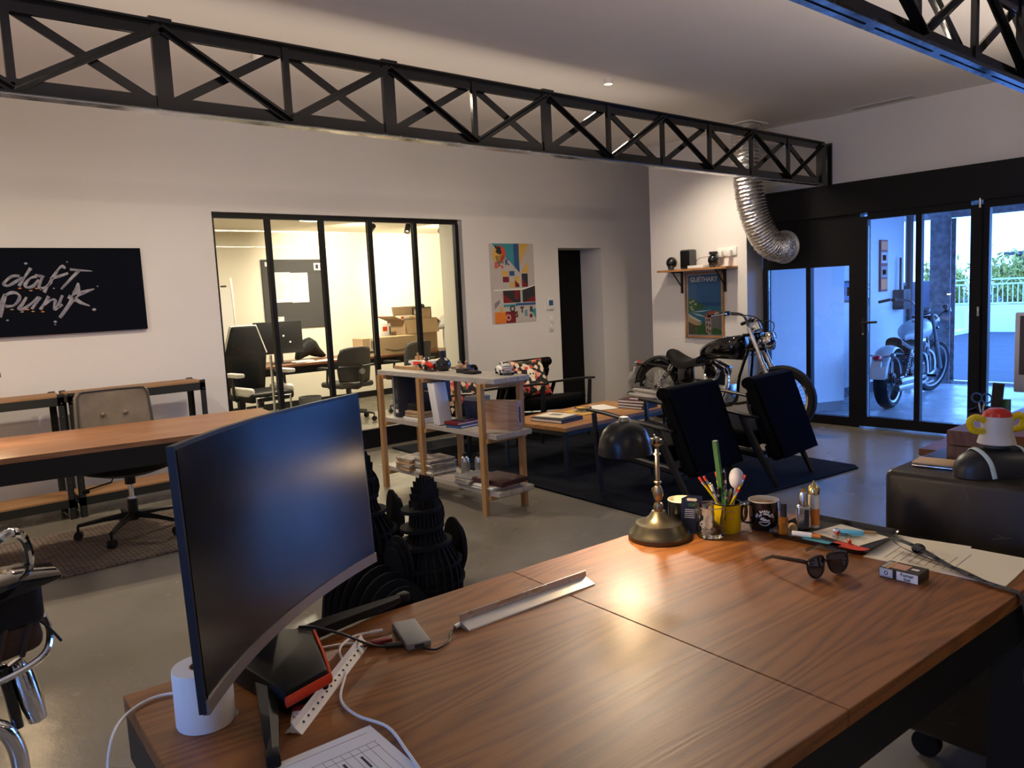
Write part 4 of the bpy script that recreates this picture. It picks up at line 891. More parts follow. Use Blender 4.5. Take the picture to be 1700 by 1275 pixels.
# middle shelf, near bay
bxo('white_canvas', 'tall white canvas panel leaning against the middle post of the bookcase', 'canvas', (3.20, 4.545, z1+0.004), (0.11, 0.028, 0.30), 'white_plastic', rot=(-11, 0, 3))
bxo('white_canvas', 'tall white canvas panel leaning towards the wooden crate', 'canvas', (3.19, 4.49, z1+0.004), (0.11, 0.045, 0.30), 'white_plastic', rot=(-11, 0, 2))
bxo('grey_box', 'dark slate box with a pale lid edge standing on the bookcase', 'box', (3.40, 4.37, z1), (0.14, 0.12, 0.19), 'navy', rz=8, parts=[('lid', (-0.072, -0.062, 0.165), (0.072, 0.062, 0.192), 'mid_grey')])
for i, (m, lb) in enumerate((('blue', 'blue paperback under the red one on the bookcase'), ('dark_red', 'red paperback on the blue one beside the crate'))):
    book(lb, (3.24, 4.33+0.02*i, z1+i*0.020), 6-5*i, 0.20, 0.15, 0.019, m)
book('thin dark booklet lying on the red paperback', (3.27, 4.36, z1+0.040), 20, 0.16, 0.11, 0.007, 'ink', name='booklet', cat='booklet')
cr = thing('wooden_crate', 'pale wooden wine crate with a hand slot on the bookcase', 'crate', (3.318, 4.02, z1), 24)
obj('side_board', G().b2((-0.042, -0.145, 0), (-0.034, 0.145, 0.185)), 'crate_wood', cr, 0); obj('side_board', G().b2((0.034, -0.145, 0), (0.042, 0.145, 0.185)), 'crate_wood', cr, 0)
obj('lid_board', G().b2((-0.042, -0.145, 0.185), (0.042, 0.145, 0.193)), 'crate_wood', cr, 0); obj('bottom_board', G().b2((-0.034, -0.145, 0), (0.034, 0.145, 0.008)), 'crate_wood', cr, 0)
obj('end_board', G().b2((-0.034, 0.136, 0.008), (0.034, 0.145, 0.185)), 'crate_wood', cr, 0); obj('end_board', G().b2((-0.034, -0.147, 0.008), (0.034, -0.138, 0.185)), 'crate_wood', cr, 0)
obj('hand_slot', G().prism([(0.011*math.cos(a*math.pi/8), (0.045 if 0 < a < 8 else -0.045 if 8 < a < 16 else 0)+0.011*math.sin(a*math.pi/8)) for a in range(16)], 0.002, Matrix.Translation((0.0, -0.1465, 0.10)) @ euler(90, 0, 0)), 'ink', cr)
# bottom shelf
rn = random.Random(4)
def paper_stack(y, x, w, d, n, th, mats, lab, name, cat, group, rz=0):
    z = z0
    for i in range(n):
        t_ = th*rn.uniform(0.7, 1.3)
        k = n-1-i; pos = ('top', 'second from the top', 'third from the top', 'fourth from the top', 'fifth from the top', 'sixth from the top', 'seventh from the top', 'eighth from the top', 'bottom')[k if i else 8]
        o = one(name, G().b2((-w/2, -d/2, 0), (w/2, d/2, t_), r=0.002, seg=1), mats[i % len(mats)], lab+', '+pos, cat, (x+rn.uniform(-.01, .01), y+rn.uniform(-.012, .012), z), rz+rn.uniform(-6, 6), group=group); z += t_+0.0004
    return z
paper_stack(4.95, 3.22, 0.21, 0.20, 6, 0.016, ['kraft', 'kraft', 'newsprint'], 'kraft paper bundle, bottom shelf pile by the end post', 'paper_bundle', 'paper', 'kraft paper bundles on the bottom shelf')
paper_stack(4.70, 3.24, 0.22, 0.22, 9, 0.012, ['newsprint', 'white_paper', 'newsprint', 'ink_grey'], 'folded newspaper in the pile beside the ribbed bottles', 'newspaper', 'newspaper', 'newspapers on the bottom shelf')
paper_stack(4.22, 3.22, 0.22, 0.17, 5, 0.010, ['newsprint', 'mid_grey', 'newsprint'], 'thin magazine in the pile next to the maroon portfolio', 'magazine', 'magazine', 'magazines on the bottom shelf')
zt = paper_stack(4.02, 3.24, 0.22, 0.26, 4, 0.008, ['white_paper', 'ink_grey', 'white_paper'], 'white magazine in the pile beneath the maroon portfolio', 'magazine', 'magazine', 'magazines under the portfolio')
bxo('portfolio', 'dark maroon leather portfolio on the white magazines of the bottom shelf', 'portfolio', (3.27, 4.00, zt), (0.24, 0.30, 0.035), 'maroon', rz=4, r=0.006, parts=[('zip', (-0.1215, -0.15, 0.016), (-0.1195, 0.15, 0.019), 'ink')])
for i, (x, y) in enumerate(((3.36, 4.50), (3.42, 4.41))):
    t = thing('spray_bottle', ('clear ribbed bottle with a dark cap next to the newspapers', 'clear ribbed bottle with a dark cap next to the magazines')[i], 'bottle', (x, y, z0))
    obj('body', G().lathe([(0, 0), (0.03, 0), (0.032, 0.01), (0.032, 0.10), (0.024, 0.118), (0.012, 0.124), (0.0, 0.124)], 18), 'steel', t); obj('cap', G().cyl((0, 0, 0.122), (0, 0, 0.15), 0.013), 'ink', t)
    obj('label_band', G().lathe([(0.0325, 0.02), (0.0325, 0.085)], 18), 'ink_grey', t)
# ---------------------------------------------------------------- black slotted rooster sculptures on the floor
def rooster(label, loc, rz, H, sc=1.0):
    t = thing('rooster_sculpture', label, 'sculpture', loc, rz); m = 'black_matte'
    B = [(0.0, 0.20), (0.10, 0.21), (0.18, 0.185), (0.25, 0.135), (0.30, 0.105), (0.38, 0.095), (0.44, 0.09), (0.48, 0.08)]
    rad = lambda z: next((a[1]+(b[1]-a[1])*(z-a[0])/(b[0]-a[0]) for a, b in zip(B, B[1:]) if a[0] <= z <= b[0]), 0.08)
    for k, z in enumerate((0.06, 0.15, 0.255, 0.335, 0.425)):
        r = rad(z)*(1.12 if k < 2 else 1.36)*sc; obj('slice_disc', G().prism([(r*0.95*math.cos(i*math.pi/16), r*0.80*math.sin(i*math.pi/16)) for i in range(32)], 0.016, Matrix.Translation((0.0 if k < 2 else -0.022, 0, z))), m, t)
    for k in range(12):
        a = k*math.pi/12
        pts = [(rad(z)*sc*0.93, z) for z in (0.0, 0.06, 0.12, 0.18, 0.24, 0.30, 0.36, 0.42, 0.48)]
        out = pts + [(-x, z) for x, z in reversed(pts)]
        obj('fin', G().prism(out, 0.012, euler(0, 0, a/D2R) @ Matrix.Translation((0, 0.006, 0)) @ euler(90, 0, 0)), m, t, 0)
    obj('core', G().lathe([(0.0, 0.0)]+[(rad(z)*0.82*sc, z) for z in (0.001, 0.06, 0.12, 0.18, 0.24, 0.30, 0.36, 0.42, 0.47)]+[(0, 0.475)], 20), m, t)
    # head with serrated comb, beak and wattle
    comb = [(-0.07, 0.42), (-0.075, 0.47), (-0.06, 0.472), (-0.067, 0.50), (-0.05, 0.50), (-0.056, 0.53), (-0.036, 0.525), (-0.038, 0.553), (-0.018, 0.545), (-0.015, 0.567), (0.003, 0.555), (0.012, 0.575), (0.026, 0.557), (0.04, 0.565), (0.046, 0.54), (0.06, 0.54), (0.06, 0.51), (0.072, 0.505), (0.068, 0.47), (0.085, 0.45), (0.10, 0.42), (0.105, 0.385), (0.095, 0.355), (0.075, 0.37), (0.05, 0.40)]
    for k in (-0.03, -0.01, 0.01, 0.03): obj('comb_plate', G().prism([(x*sc*1.05, 0.42+(z-0.42)*1.12) for x, z in comb], 0.012, Matrix.Translation((0, 0.005+k, 0)) @ euler(90, 0, 0)), m, t, 0)
    obj('beak', G().prism([(-0.13, 0.425), (-0.06, 0.455), (-0.05, 0.415)], 0.03, Matrix.Translation((0, 0.015, 0)) @ euler(90, 0, 0)), m, t, 0)
    # wings: stacked oval plates on both sides
    for s in (-1, 1):
        for k in range(3): obj('wing_plate', G().prism([((0.09-0.016*k)*math.cos(i*math.pi/12), (0.16-0.025*k)*math.sin(i*math.pi/12)) for i in range(24)], 0.012, Matrix.Translation((0.20*sc*s*1.0, 0.0, 0.18)) @ euler(0, 0, 80*s) @ Matrix.Translation((0, 0, 0)) @ euler(90, 0, 0) @ Matrix.Translation((0, 0, 0.018*k*1.0))), m, t)
    # tail: nested arches sweeping behind
    for k in range(8):
        R = 0.13+0.024*k; w = 0.055
        arc = [(R*math.cos(a*math.pi/14), R*1.1*math.sin(a*math.pi/14)) for a in range(15)] + [((R-w)*math.cos(a*math.pi/14), (R-w)*1.1*math.sin(a*math.pi/14)) for a in range(14, -1, -1)]
        obj('tail_arch', G().prism(arc, 0.012, Matrix.Translation((-0.27-0.012*k, -0.12+0.045*k, 0.0)) @ euler(90, 0, 12+7*k-30)), m, t, 0)
    obj('base_plate', G().prism([(-0.62, -0.16), (-0.55, 0.02), (-0.30, 0.18), (0.12, 0.16), (0.18, -0.02), (0.05, -0.20), (-0.4, -0.24)], 0.015), m, t, 0)
    return t
rooster('black slotted-board rooster standing on the floor behind the foreground desk', (2.08, 3.14, 0), 8, 0.58, 0.9)
rooster('black slotted-board rooster half hidden by the curved monitor', (2.10, 3.82, 0), 0, 0.58, 0.95).scale = (1.08, 1.08, 1.08)
# ---------------------------------------------------------------- on the foreground desk
DZ = 0.7505
mo = thing('curved_monitor', 'large curved monitor on a forked stand at the end of the desk', 'monitor', (0.630, 1.370, 0.75), 38.96)
RM = 1.5; MW, MH = 0.725, 0.405
T0 = Matrix.Translation((0, 0.0, 0.093)) @ euler(-2.6, 1.34, 0)
def arcp(u, v, off):   # u -1..1 along width, v 0..1 height
    a = u*(MW/2)/RM
    return T0 @ Vector(((RM+off)*math.sin(a), (RM+off)*math.cos(a)-RM*math.cos(MW/2/RM), v*MH))
def shell(u0, u1, v0, v1, o0, o1, n=24):
    g = G()
    def pts(o): return [[arcp(u0+(u1-u0)*i/n, v, o) for i in range(n+1)] for v in (v0, v1)]
    A, B = pts(o0), pts(o1)
    bm = g.bm; va = [[bm.verts.new(p) for p in r] for r in A]; vb = [[bm.verts.new(p) for p in r] for r in B]
    for i in range(n):
        bm.faces.new((va[0][i], va[0][i+1], va[1][i+1], va[1][i])); bm.faces.new((vb[0][i], vb[1][i], vb[1][i+1], vb[0][i+1]))
        bm.faces.new((va[1][i], va[1][i+1], vb[1][i+1], vb[1][i])); bm.faces.new((va[0][i], vb[0][i], vb[0][i+1], va[0][i+1]))
    for k in (0, n): bm.faces.new((va[0][k], va[1][k], vb[1][k], vb[0][k]))
    return g
mat('bezel_grey', (0.20, 0.17, 0.15), 0.38, metal=0.4); mat('casing', (0.008, 0.010, 0.018), 0.42)
obj('housing', shell(-1, 1, 0, 1, 0.0, 0.012), 'casing', mo, 30); obj('back_cover', shell(-0.8, 0.8, 0.12, 0.88, 0.012, 0.04), 'casing', mo, 30)
obj('screen', shell(-0.985, 0.985, 0.05, 0.985, -0.0015, 0.0), 'screen', mo, 30)
obj('bottom_bezel', shell(-1, 1, -0.004, 0.05, -0.004, 0.006), 'bezel_grey', mo, 30)
obj('maker_mark', shell(0.10, 0.17, 0.02, 0.028, -0.0048, -0.004, 6), 'mid_grey', mo, 30)
obj('stand_neck', G().box((0, 0.12, 0.17), (0.09, 0.035, 0.30), rot=(-6, 0, 0), r=0.01), 'casing', mo)
for s in (-1, 1):
    lg = obj('stand_leg', G().tube([(0, 0.12, 0.018), (s*0.13, 0.03, 0.022), (s*0.315, -0.075, 0.012)], [(0.032, 0.016), (0.022, 0.02), (0.011, 0.011)], 6), 'stand_black', mo)
    obj('leg_tip', G().box((s*0.318, -0.077, 0.012), (0.028, 0.022, 0.022), rot=(0, 0, -s*32), r=0.004), 'stand_black', lg)
hb = obj('stand_hub', G().prism([(-0.19, -0.035), (-0.10, -0.075), (0.06, 0.03), (0.06, 0.16), (-0.06, 0.16)], 0.045, Matrix.Translation((0, 0, 0.003)), r=0.008), 'stand_black', mo)
obj('red_trim', G().tube([(-0.192, -0.038, 0.030), (-0.102, -0.079, 0.030), (-0.02, -0.028, 0.034), (0.06, 0.025, 0.036)], (0.0045, 0.010), 8), 'red_accent', hb)
# white paper roll
pr_ = thing('paper_roll', 'white paper roll standing behind the monitor corner', 'paper roll', (0.402, 1.318, DZ))
obj('roll', G().lathe([(0.02, 0), (0.047, 0), (0.048, 0.003), (0.048, 0.097), (0.047, 0.10), (0.02, 0.10), (0.02, 0)], 32), 'white_paper', pr_); obj('core', G().lathe([(0.0199, 0.0), (0.018, 0.0), (0.018, 0.10), (0.0199, 0.10)], 20), 'cardboard', pr_)
# printed form
fm = thing('printed_form', 'white printed form with ruled columns at the front of the desk', 'paper', (0.482, 0.958, DZ), -3)
obj('sheet', G().b2((-0.105, -0.148, 0), (0.105, 0.148, 0.0006)), 'white_paper', fm, 0)
g = G()
for i in range(13): g.b2((-0.09+i*0.0148, -0.12, 0.0006), (-0.0893+i*0.0148, 0.10, 0.0009))
for y in (0.10, 0.085, -0.12): g.b2((-0.095, y, 0.0006), (0.09, y+0.0009, 0.0009))
g.b2((-0.0955, -0.125, 0.0006), (-0.0945, 0.13, 0.0009)); g.b2((-0.095, 0.13, 0.0006), (0.09, 0.1308, 0.0009))
obj('ruled_lines', g, 'ink_grey', fm, 0, kind='stuff')
g = G()
for i in range(5): g.b2((-0.07+i*0.03, 0.04, 0.0006), (-0.066+i*0.03, 0.075, 0.0009))
obj('handwriting', g, 'ink', fm, 0, kind='stuff')
# triangular scale ruler
L_ = Vector((0.753-0.479, 1.391-1.159, 0)); tr_ = thing('scale_ruler', 'white three-sided architect scale ruler lying beside the monitor stand', 'ruler', (0.616, 1.275, DZ), math.atan2(L_.y, L_.x)/D2R)
tri = [(0.0, 0.022), (-0.004, 0.011), (-0.016, 0.0), (-0.004, 0.003), (0.0, 0.0015), (0.004, 0.003), (0.016, 0.0), (0.004, 0.011)]
obj('ruler_body', G().prism(tri, 0.33, Matrix.Translation((-0.165, 0, 0)) @ euler(90, 0, 90)), 'white_plastic', tr_, 20)
for i in range(15): obj('graduation', G().cyl((-0.14+i*0.02, -0.0075, 0.0072), (-0.14+i*0.02, -0.0088, 0.0087), 0.0022, n=8), 'ink', tr_)
obj('red_line', G().b2((-0.16, 0.0025, 0.0148), (0.16, 0.0032, 0.0156)), 'red_accent', tr_, 0)
# USB hub with plugs
hu = thing('usb_hub', 'grey aluminium USB hub with cables plugged in', 'usb hub', (0.832, 1.335, DZ), 72)
obj('case', G().box((0, 0, 0.0075), (0.125, 0.052, 0.014), r=0.004), 'mid_grey', hu); obj('port', G().b2((-0.0632, -0.010, 0.004), (-0.0622, 0.010, 0.011)), 'ink', hu, 0)
one('usb_stick', G().box((0, 0, 0.006), (0.045, 0.018, 0.009), r=0.003).box((0.03, 0, 0.006), (0.018, 0.012, 0.005)), 'dark_red', 'red USB stick plugged into the grey hub', 'usb stick', (0.772, 1.355, DZ), 165)
rc = thing('round_stick', 'white and red keyring USB stick beside the scale ruler', 'usb stick', (0.515, 1.205, DZ), 60)
obj('body', G().box((0, 0, 0.005), (0.042, 0.019, 0.009), r=0.003), 'white_plastic', rc); obj('cap', G().box((0.022, 0, 0.006), (0.02, 0.02, 0.010), r=0.003), 'dark_red', rc); obj('ring', G().torus((-0.004, 0, 0.0098), 0.006, 0.0012), 'steel', rc)
def cable(label, pts, r, m, ends=()):
    t = thing('cable', label, 'cable', (0, 0, 0)); obj('cord', G().tube(pts, r, 8, smooth=6), m, t)
    for a, b, rr, mm in ends: obj('plug', G().cyl(a, b, rr, n=10), mm, t)
    return t
cz = DZ+0.0035
cable('white cable looping off the left corner of the desk', [(0.43, 1.372, cz), (0.415, 1.43, cz), (0.36, 1.462, cz), (0.30, 1.43, cz), (0.262, 1.37, 0.742), (0.245, 1.33, 0.68), (0.24, 1.31, 0.52), (0.25, 1.29, 0.30), (0.28, 1.25, 0.05), (0.4, 1.2, 0.006)], 0.0027, 'white_plastic')
cable('white cable winding past the scale ruler over the printed form', [(0.79, 1.40, cz+0.003), (0.742, 1.417, cz+0.002), (0.69, 1.38, cz+0.004), (0.66, 1.30, cz), (0.60, 1.21, cz), (0.592, 1.14, cz), (0.61, 1.07, cz), (0.595, 0.99, cz), (0.575, 0.90, cz), (0.56, 0.80, cz), (0.52, 0.68, cz)], 0.0026, 'white_plastic', [((0.80, 1.395, cz+0.004), (0.776, 1.406, cz+0.003), 0.004, 'white_plastic')])
cable('white cable running from the hub towards the monitor stand', [(0.800, 1.36, cz+0.002), (0.76, 1.36, cz), (0.72, 1.40, cz), (0.66, 1.43, cz), (0.62, 1.46, cz)], 0.0024, 'white_plastic')
cable('black cable from the monitor stand to the hub', [(0.640, 1.452, 0.80), (0.66, 1.43, 0.80), (0.70, 1.39, 0.785), (0.75, 1.34, cz+0.004), (0.79, 1.315, cz+0.002)], 0.0028, 'black_plastic', [((0.795, 1.31, cz+0.002), (0.765, 1.327, cz+0.003), 0.006, 'black_plastic')])
cable('short black cable from the hub to the aluminium ruler', [(0.815, 1.27, cz+0.002), (0.83, 1.245, cz), (0.87, 1.255, cz), (0.895, 1.283, cz), (0.925, 1.300, cz)], 0.0024, 'black_plastic', [((0.918, 1.298, cz+0.001), (0.938, 1.302, cz+0.002), 0.0055, 'alu')])
al = thing('aluminium_ruler', 'bright aluminium angle ruler lying along the desk', 'ruler', (1.118, 1.278, DZ), -2.5)
obj('base_blade', G().prism([(-0.018, 0.0), (-0.017, 0.003), (0.012, 0.013), (0.014, 0.010), (0.014, 0.0)], 0.37, Matrix.Translation((-0.185, 0, 0)) @ euler(90, 0, 90)), 'alu', al, 20)
obj('upright_blade', G().b2((-0.185, 0.0125, 0.0), (0.185, 0.015, 0.028)), 'steel', al, 0)
# desk lamps
def desk_lamp(label, loc, rz, power, joint=0.285, sh=(0.0, 0.105), base_m='bronze_dark'):
    t = thing('desk_lamp', label, 'lamp', loc, rz)
    obj('base', G().lathe([(0, 0), (0.086, 0), (0.087, 0.012), (0.082, 0.020), (0.074, 0.026), (0.068, 0.040), (0.064, 0.045), (0.045, 0.050), (0.028, 0.062), (0.018, 0.078), (0.0, 0.08)], 40), base_m, t)
    obj('collar', G().lathe([(0, 0.076), (0.013, 0.076), (0.015, 0.09), (0.011, 0.10), (0, 0.10)], 20), 'brass', t)
    st = obj('stem', G().cyl((0, 0, 0.095), (0, 0, joint), 0.0062), 'brass', t)
    k1 = obj('lower_joint', G().lathe([(0, -0.022), (0.009, -0.02), (0.014, -0.006), (0.014, 0.006), (0.009, 0.02), (0, 0.022)], 20, Matrix.Translation((0, 0, 0.128))), 'brass', t)
    obj('thumb_screw', G().cyl((0.012, 0, 0.125), (0.042, 0, 0.125), 0.0035).cyl((0.042, 0, 0.125), (0.047, 0, 0.125), 0.010), 'bronze_dark', k1)
    for z in (0.16, joint-0.035): obj('stem_ring', G().torus((0, 0, z), 0.008, 0.003, n=18), 'brass', st)
    k2 = obj('upper_joint', G().ball((0, 0, joint), 0.014, 14).cyl((-0.012, -0.012, joint), (0.014, 0.014, joint), 0.009), 'brass', t)
    obj('wing_nut', G().box((0.028, 0.0, joint+0.004), (0.012, 0.004, 0.022), r=0.001).cyl((0.01, 0, joint), (0.03, 0, joint), 0.005), 'brass', k2)
    c = Vector((-0.020, sh[1], joint+0.005))
    obj('shade_arm', G().cyl((0, 0, joint), (c.x*0.5, c.y*0.62, joint+0.012), 0.006), 'brass', t)
    Sm = Matrix.Translation(c)
    sd = obj('shade', G().lathe([(0.074, -0.03), (0.0735, -0.012), (0.069, 0.012), (0.058, 0.036), (0.040, 0.053), (0.018, 0.062), (0.0, 0.063), (0.0, 0.060), (0.017, 0.059), (0.038, 0.050), (0.056, 0.034), (0.067, 0.011), (0.071, -0.012), (0.0715, -0.03), (0.074, -0.03)], 36, Sm), 'black_plastic', t)
    sd.data.materials[0] = MAT['shade_black']
    obj('vent_cap', G().lathe([(0, 0.075), (0.012, 0.073), (0.016, 0.066), (0.016, 0.060), (0, 0.060)], 20, Sm), 'brass', sd)
    obj('bulb', G().ball(c+Vector((0, 0, 0.008)), (0.022, 0.022, 0.026), 14), 'bulb', t)
    l = bpy.data.lights.new('lamp', 'POINT'); l.energy = power; l.color = (1.0, 0.70, 0.40); l.shadow_soft_size = 0.03
    o = bpy.data.objects.new('lamp_light', l); COL.objects.link(o); o.parent = t; o.location = c+Vector((0, 0, -0.028))
    return t
mat('shade_black', (0.010, 0.010, 0.011), 0.30, spec=0.5)
desk_lamp('black dome desk lamp with a bell-shaped bronze base on the foreground desk', (1.687, 1.365, DZ), 50, 8.0, joint=0.275, sh=(0, 0.092))
desk_lamp('black dome desk lamp lighting the walnut-topped desk', (0.42, 5.22, 0.75), -90, 9.0, joint=0.40, sh=(0, 0.17))
# mugs and glass
def mug(label, loc, rz, outer, inner, r=0.042, h=0.082, fill=None, handle=True, rim='rim_black', cat='mug'):
    t = thing('enamel_mug', label, cat, loc, rz)
    obj('body', G().lathe([(0, 0), (r*0.93, 0), (r, 0.008), (r, h)], 40), outer, t, 50)
    obj('inner_wall', G().lathe([(r-0.0015, h), (r-0.002, 0.006), (0, 0.004)], 40), inner, t, 50)
    obj('rim', G().torus((0, 0, h), r-0.0003, 0.0018, n=40), rim, t)
    if fill: obj('drink', G().cyl((0, 0, h*0.5), (0, 0, h*0.86), r-0.0025, n=36), fill, t)
    if handle: obj('handle', G().tube([(r-0.002, 0, h*0.88), (r+0.022, 0, h*0.86), (r+0.028, 0, h*0.6), (r+0.022, 0, h*0.30), (r-0.001, 0, h*0.22)], (0.008, 0.003), 8, smooth=4), 'enamel_black', t)
    return t
mat('rim_black', (0.01, 0.01, 0.01), 0.2)
bm_ = mug('black enamel mug with a round white print, full of coffee', (1.952, 1.197, DZ), 150, 'enamel_black', 'enamel_cream', 0.041, 0.083, 'coffee', rim='enamel_cream')
def wrap_text(body, size, par, r, ang, z, m, arc=None, bold=0.0006):
    """letters laid round a mug at angle ang (degrees, world about the mug axis)"""
    n = len(body); g = G()
    for i, chh in enumerate(body):
        if chh == ' ': continue
        k = i-(n-1)/2
        me = text_mesh(chh, size, 0.0003, bold=bold)
        if arc:
            th = -k*arc[1]; dx, dz, tilt = arc[0]*math.sin(-th), arc[0]*math.cos(th)-arc[0], th
        else: dx, dz, tilt = k*size*0.72, 0, 0
        a = ang*D2R+dx/r
        M = Matrix.Translation((r*math.cos(a), r*math.sin(a), z+dz)) @ euler(0, 0, a/D2R+90) @ euler(90, 0, 0) @ euler(0, 0, tilt/D2R)
        g.add(me, M); bpy.data.meshes.remove(me)
    obj('lettering', g, m, par, 0)
fa = math.degrees(math.atan2(-1.197, -1.952))-150+4    # the side turned to the photographer
wrap_text('AU BARRE DU', 0.0085, bm_, 0.0415, fa, 0.059, 'white_plastic', arc=(0.024, 0.25), bold=0.0004)
wrap_text('LES GEANTS', 0.0055, bm_, 0.0415, fa, 0.0515, 'white_plastic', arc=(0.018, 0.22))
g = G()
for (x, z, w, h) in ((-0.004, 0.036, 0.016, 0.004), (0.004, 0.033, 0.02, 0.003), (-0.006, 0.040, 0.008, 0.003), (0, 0.028, 0.028, 0.0022)):
    for k in range(6):
        a = fa*D2R+(x+(k-2.5)*w/6)/0.0415; g.box((0.0416*math.cos(a), 0.0416*math.sin(a), z), (0.0006, w/6+0.0004, h), rot=(0, 0, a/D2R))
for k in range(13):
    th = (-0.9+1.8*k/12); a = fa*D2R+0.019*math.sin(th)/0.0415; g.box((0.0416*math.cos(a), 0.0416*math.sin(a), 0.037-0.019*math.cos(th)), (0.0006, 0.0036, 0.0014), rot=(th/D2R, 0, 0) if False else (0, 0, a/D2R))
obj('emblem_print', g, 'white_plastic', bm_, 0)
ym = mug('yellow enamel mug with a black rim holding pencils and pens', (1.862, 1.262, DZ), -20, 'yellow', 'enamel_black', 0.041, 0.083)
fy = math.degrees(math.atan2(-1.262, -1.862))+20+18
wrap_text('BARRE', 0.008, ym, 0.0415, fy, 0.066, 'mustard', arc=(0.024, 0.25)); wrap_text('DE L', 0.007, ym, 0.0415, fy, 0.045, 'mustard')
mug('dark green enamel mug with a cream inside, behind the navy packet', (1.802, 1.372, DZ), 30, 'enamel_black', 'enamel_cream', 0.039, 0.085, 'cream_paper', rim='enamel_cream')
# navy blister card leaning on the mugs
cd = thing('blister_card', 'navy packet card with white lettering leaning on the mug', 'packet', (1.768, 1.318, DZ+0.002), rot=(-8, 4, -52))
obj('card', G().prism([(-0.028, 0), (0.028, 0), (0.029, 0.108), (-0.010, 0.108), (-0.029, 0.098)], 0.0012, Matrix.Translation((0, 0, 0)) @ euler(90, 0, 0)), 'navy', cd, 0)
obj('hang_slot', G().prism([(-0.012, 0.092), (0.012, 0.092), (0.015, 0.096), (0.012, 0.100), (-0.012, 0.100), (-0.015, 0.096)], 0.0016, Matrix.Translation((0, 0.0001, 0)) @ euler(90, 0, 0)), 'cream_paper', cd, 0)
g = G(); 
for i, (w, z) in enumerate(((0.018, 0.082), (0.017, 0.077))): g.b2((-w/2, -0.0018, z), (w/2, -0.0010, z+0.003))
obj('green_print', g, 'green', cd, 0)
g = G()
for i in range(5): g.b2((-0.018, -0.0018, 0.066-i*0.0055), (0.018-0.004*(i % 3), -0.0010, 0.0678-i*0.0055))
obj('white_print', g, 'white_paper', cd, 0)
tb = thing('tumbler', 'clear cut-glass tumbler standing in front of the yellow mug', 'glass', (1.786, 1.262, DZ))
g = G(); N_ = 24
def tumb(u, v):
    a = 2*math.pi*u; z = 0.004+0.086*v; r = 0.036+0.007*min(1, v*1.6)
    if v < 0.72: r += 0.0017*math.cos(12*a+math.pi*round(v*9)) 
    return Vector((r*math.cos(a), r*math.sin(a), z))
g.grid(tumb, 48, 14); g.face([tumb(i/48, 0) for i in range(48)])
g.lathe([(0.0425, 0.0900), (0.0405, 0.0900), (0.0395, 0.06), (0.034, 0.014), (0.0, 0.012)], 48)
bmesh.ops.remove_doubles(g.bm, verts=g.bm.verts, dist=3e-4)
obj('glass_body', g, 'clear_glass', tb, 40); obj('glass_rim', G().torus((0, 0, 0.0902), 0.0418, 0.0013, n=40), 'clear_glass', tb)
# pens and pencils standing in the yellow mug
MC = Vector((1.862, 1.262, DZ))
def stick(name, label, foot, tip, r, m, cat, ends=(), n=6, group=None):
    a, b = MC+Vector(foot), MC+Vector(tip); d = (b-a).normalized()
    t = thing(name, label, cat, a, group=group); q = Matrix()
    L = (b-a).length; R_ = d.to_track_quat('Z', 'Y').to_matrix().to_4x4()
    obj('barrel', G().lathe([(0, 0), (r, 0), (r, L), (0, L)], n, R_), m, t)
    for (z0_, z1_, rr, mm, nm) in ends: obj(nm, G().lathe([(0, L*z0_), (rr, L*z0_), (rr, L*z1_), (0, L*z1_)], 10, R_), mm, t)
    return t
pe = [('eraser', 'red_accent')]
def pencil(label, foot, tip): return stick('pencil', label, foot, tip, 0.0034, 'yellow', 'pencil', [(0.95, 1.03, 0.0036, 'red_accent', 'eraser'), (0.88, 0.95, 0.0037, 'steel', 'ferrule')])
pencil('yellow pencil with a red tip leaning towards the lamp, outermost', (0.02, -0.022, 0.006), (-0.048, 0.052, 0.152))
pencil('yellow pencil with a red tip leaning towards the lamp, next to the outermost', (0.022, -0.012, 0.006), (-0.040, 0.042, 0.155))
pencil('yellow pencil with a red tip standing nearly upright by the green ruler', (0.0, 0.0, 0.006), (-0.012, 0.022, 0.165))
pencil('yellow pencil with a red tip leaning towards the coffee mug', (-0.01, 0.012, 0.006), (0.028, -0.044, 0.158))
pencil('short yellow pencil leaning low over the blue sponge', (-0.02, 0.02, 0.006), (0.012, -0.034, 0.12))
stick('green_ruler', 'tall translucent green ruler standing in the yellow mug', (0.004, 0.004, 0.006), (-0.018, 0.020, 0.262), 0.009, 'green', 'ruler', n=4)
for i, (f, tp, m, lb) in enumerate((((0.01, 0.01, 0.006), (-0.03, 0.028, 0.135), 'white_plastic', 'white pen with a grey clip among the pencils'), ((0.0, 0.02, 0.006), (-0.018, 0.012, 0.125), 'black_plastic', 'thick black marker among the pencils'),
        ((0.01, 0.0, 0.006), (0.0, 0.005, 0.17), 'black_plastic', 'tall slim black pen among the pencils'), ((-0.012, 0.016, 0.006), (0.004, -0.014, 0.12), 'steel', 'silver pen with a red band among the pencils'),
        ((0.014, 0.012, 0.006), (-0.006, -0.002, 0.13), 'dark_grey', 'dark grey mechanical pencil among the pencils'), ((-0.016, 0.0, 0.006), (-0.008, -0.008, 0.118), 'green', 'grey-green felt pen in front of the mug rim'))):
    stick('pen', lb, f, tp, 0.0048, m, 'pen', [(0.8, 0.86, 0.0052, 'red_accent' if i == 3 else 'steel', 'band'), (1.0, 1.04, 0.002, 'steel', 'push_button')], n=10)
sp_ = thing('spoon', 'white oval plastic spoon standing bowl up in the yellow mug', 'spoon', MC+Vector((0.008, -0.006, 0.006)))
obj('bowl', G().ball((0.016, -0.014, 0.145), (0.021, 0.021, 0.030), 16), 'white_plastic', sp_); obj('stem', G().cyl((0, 0, 0), (0.014, -0.012, 0.12), 0.004), 'white_plastic', sp_)
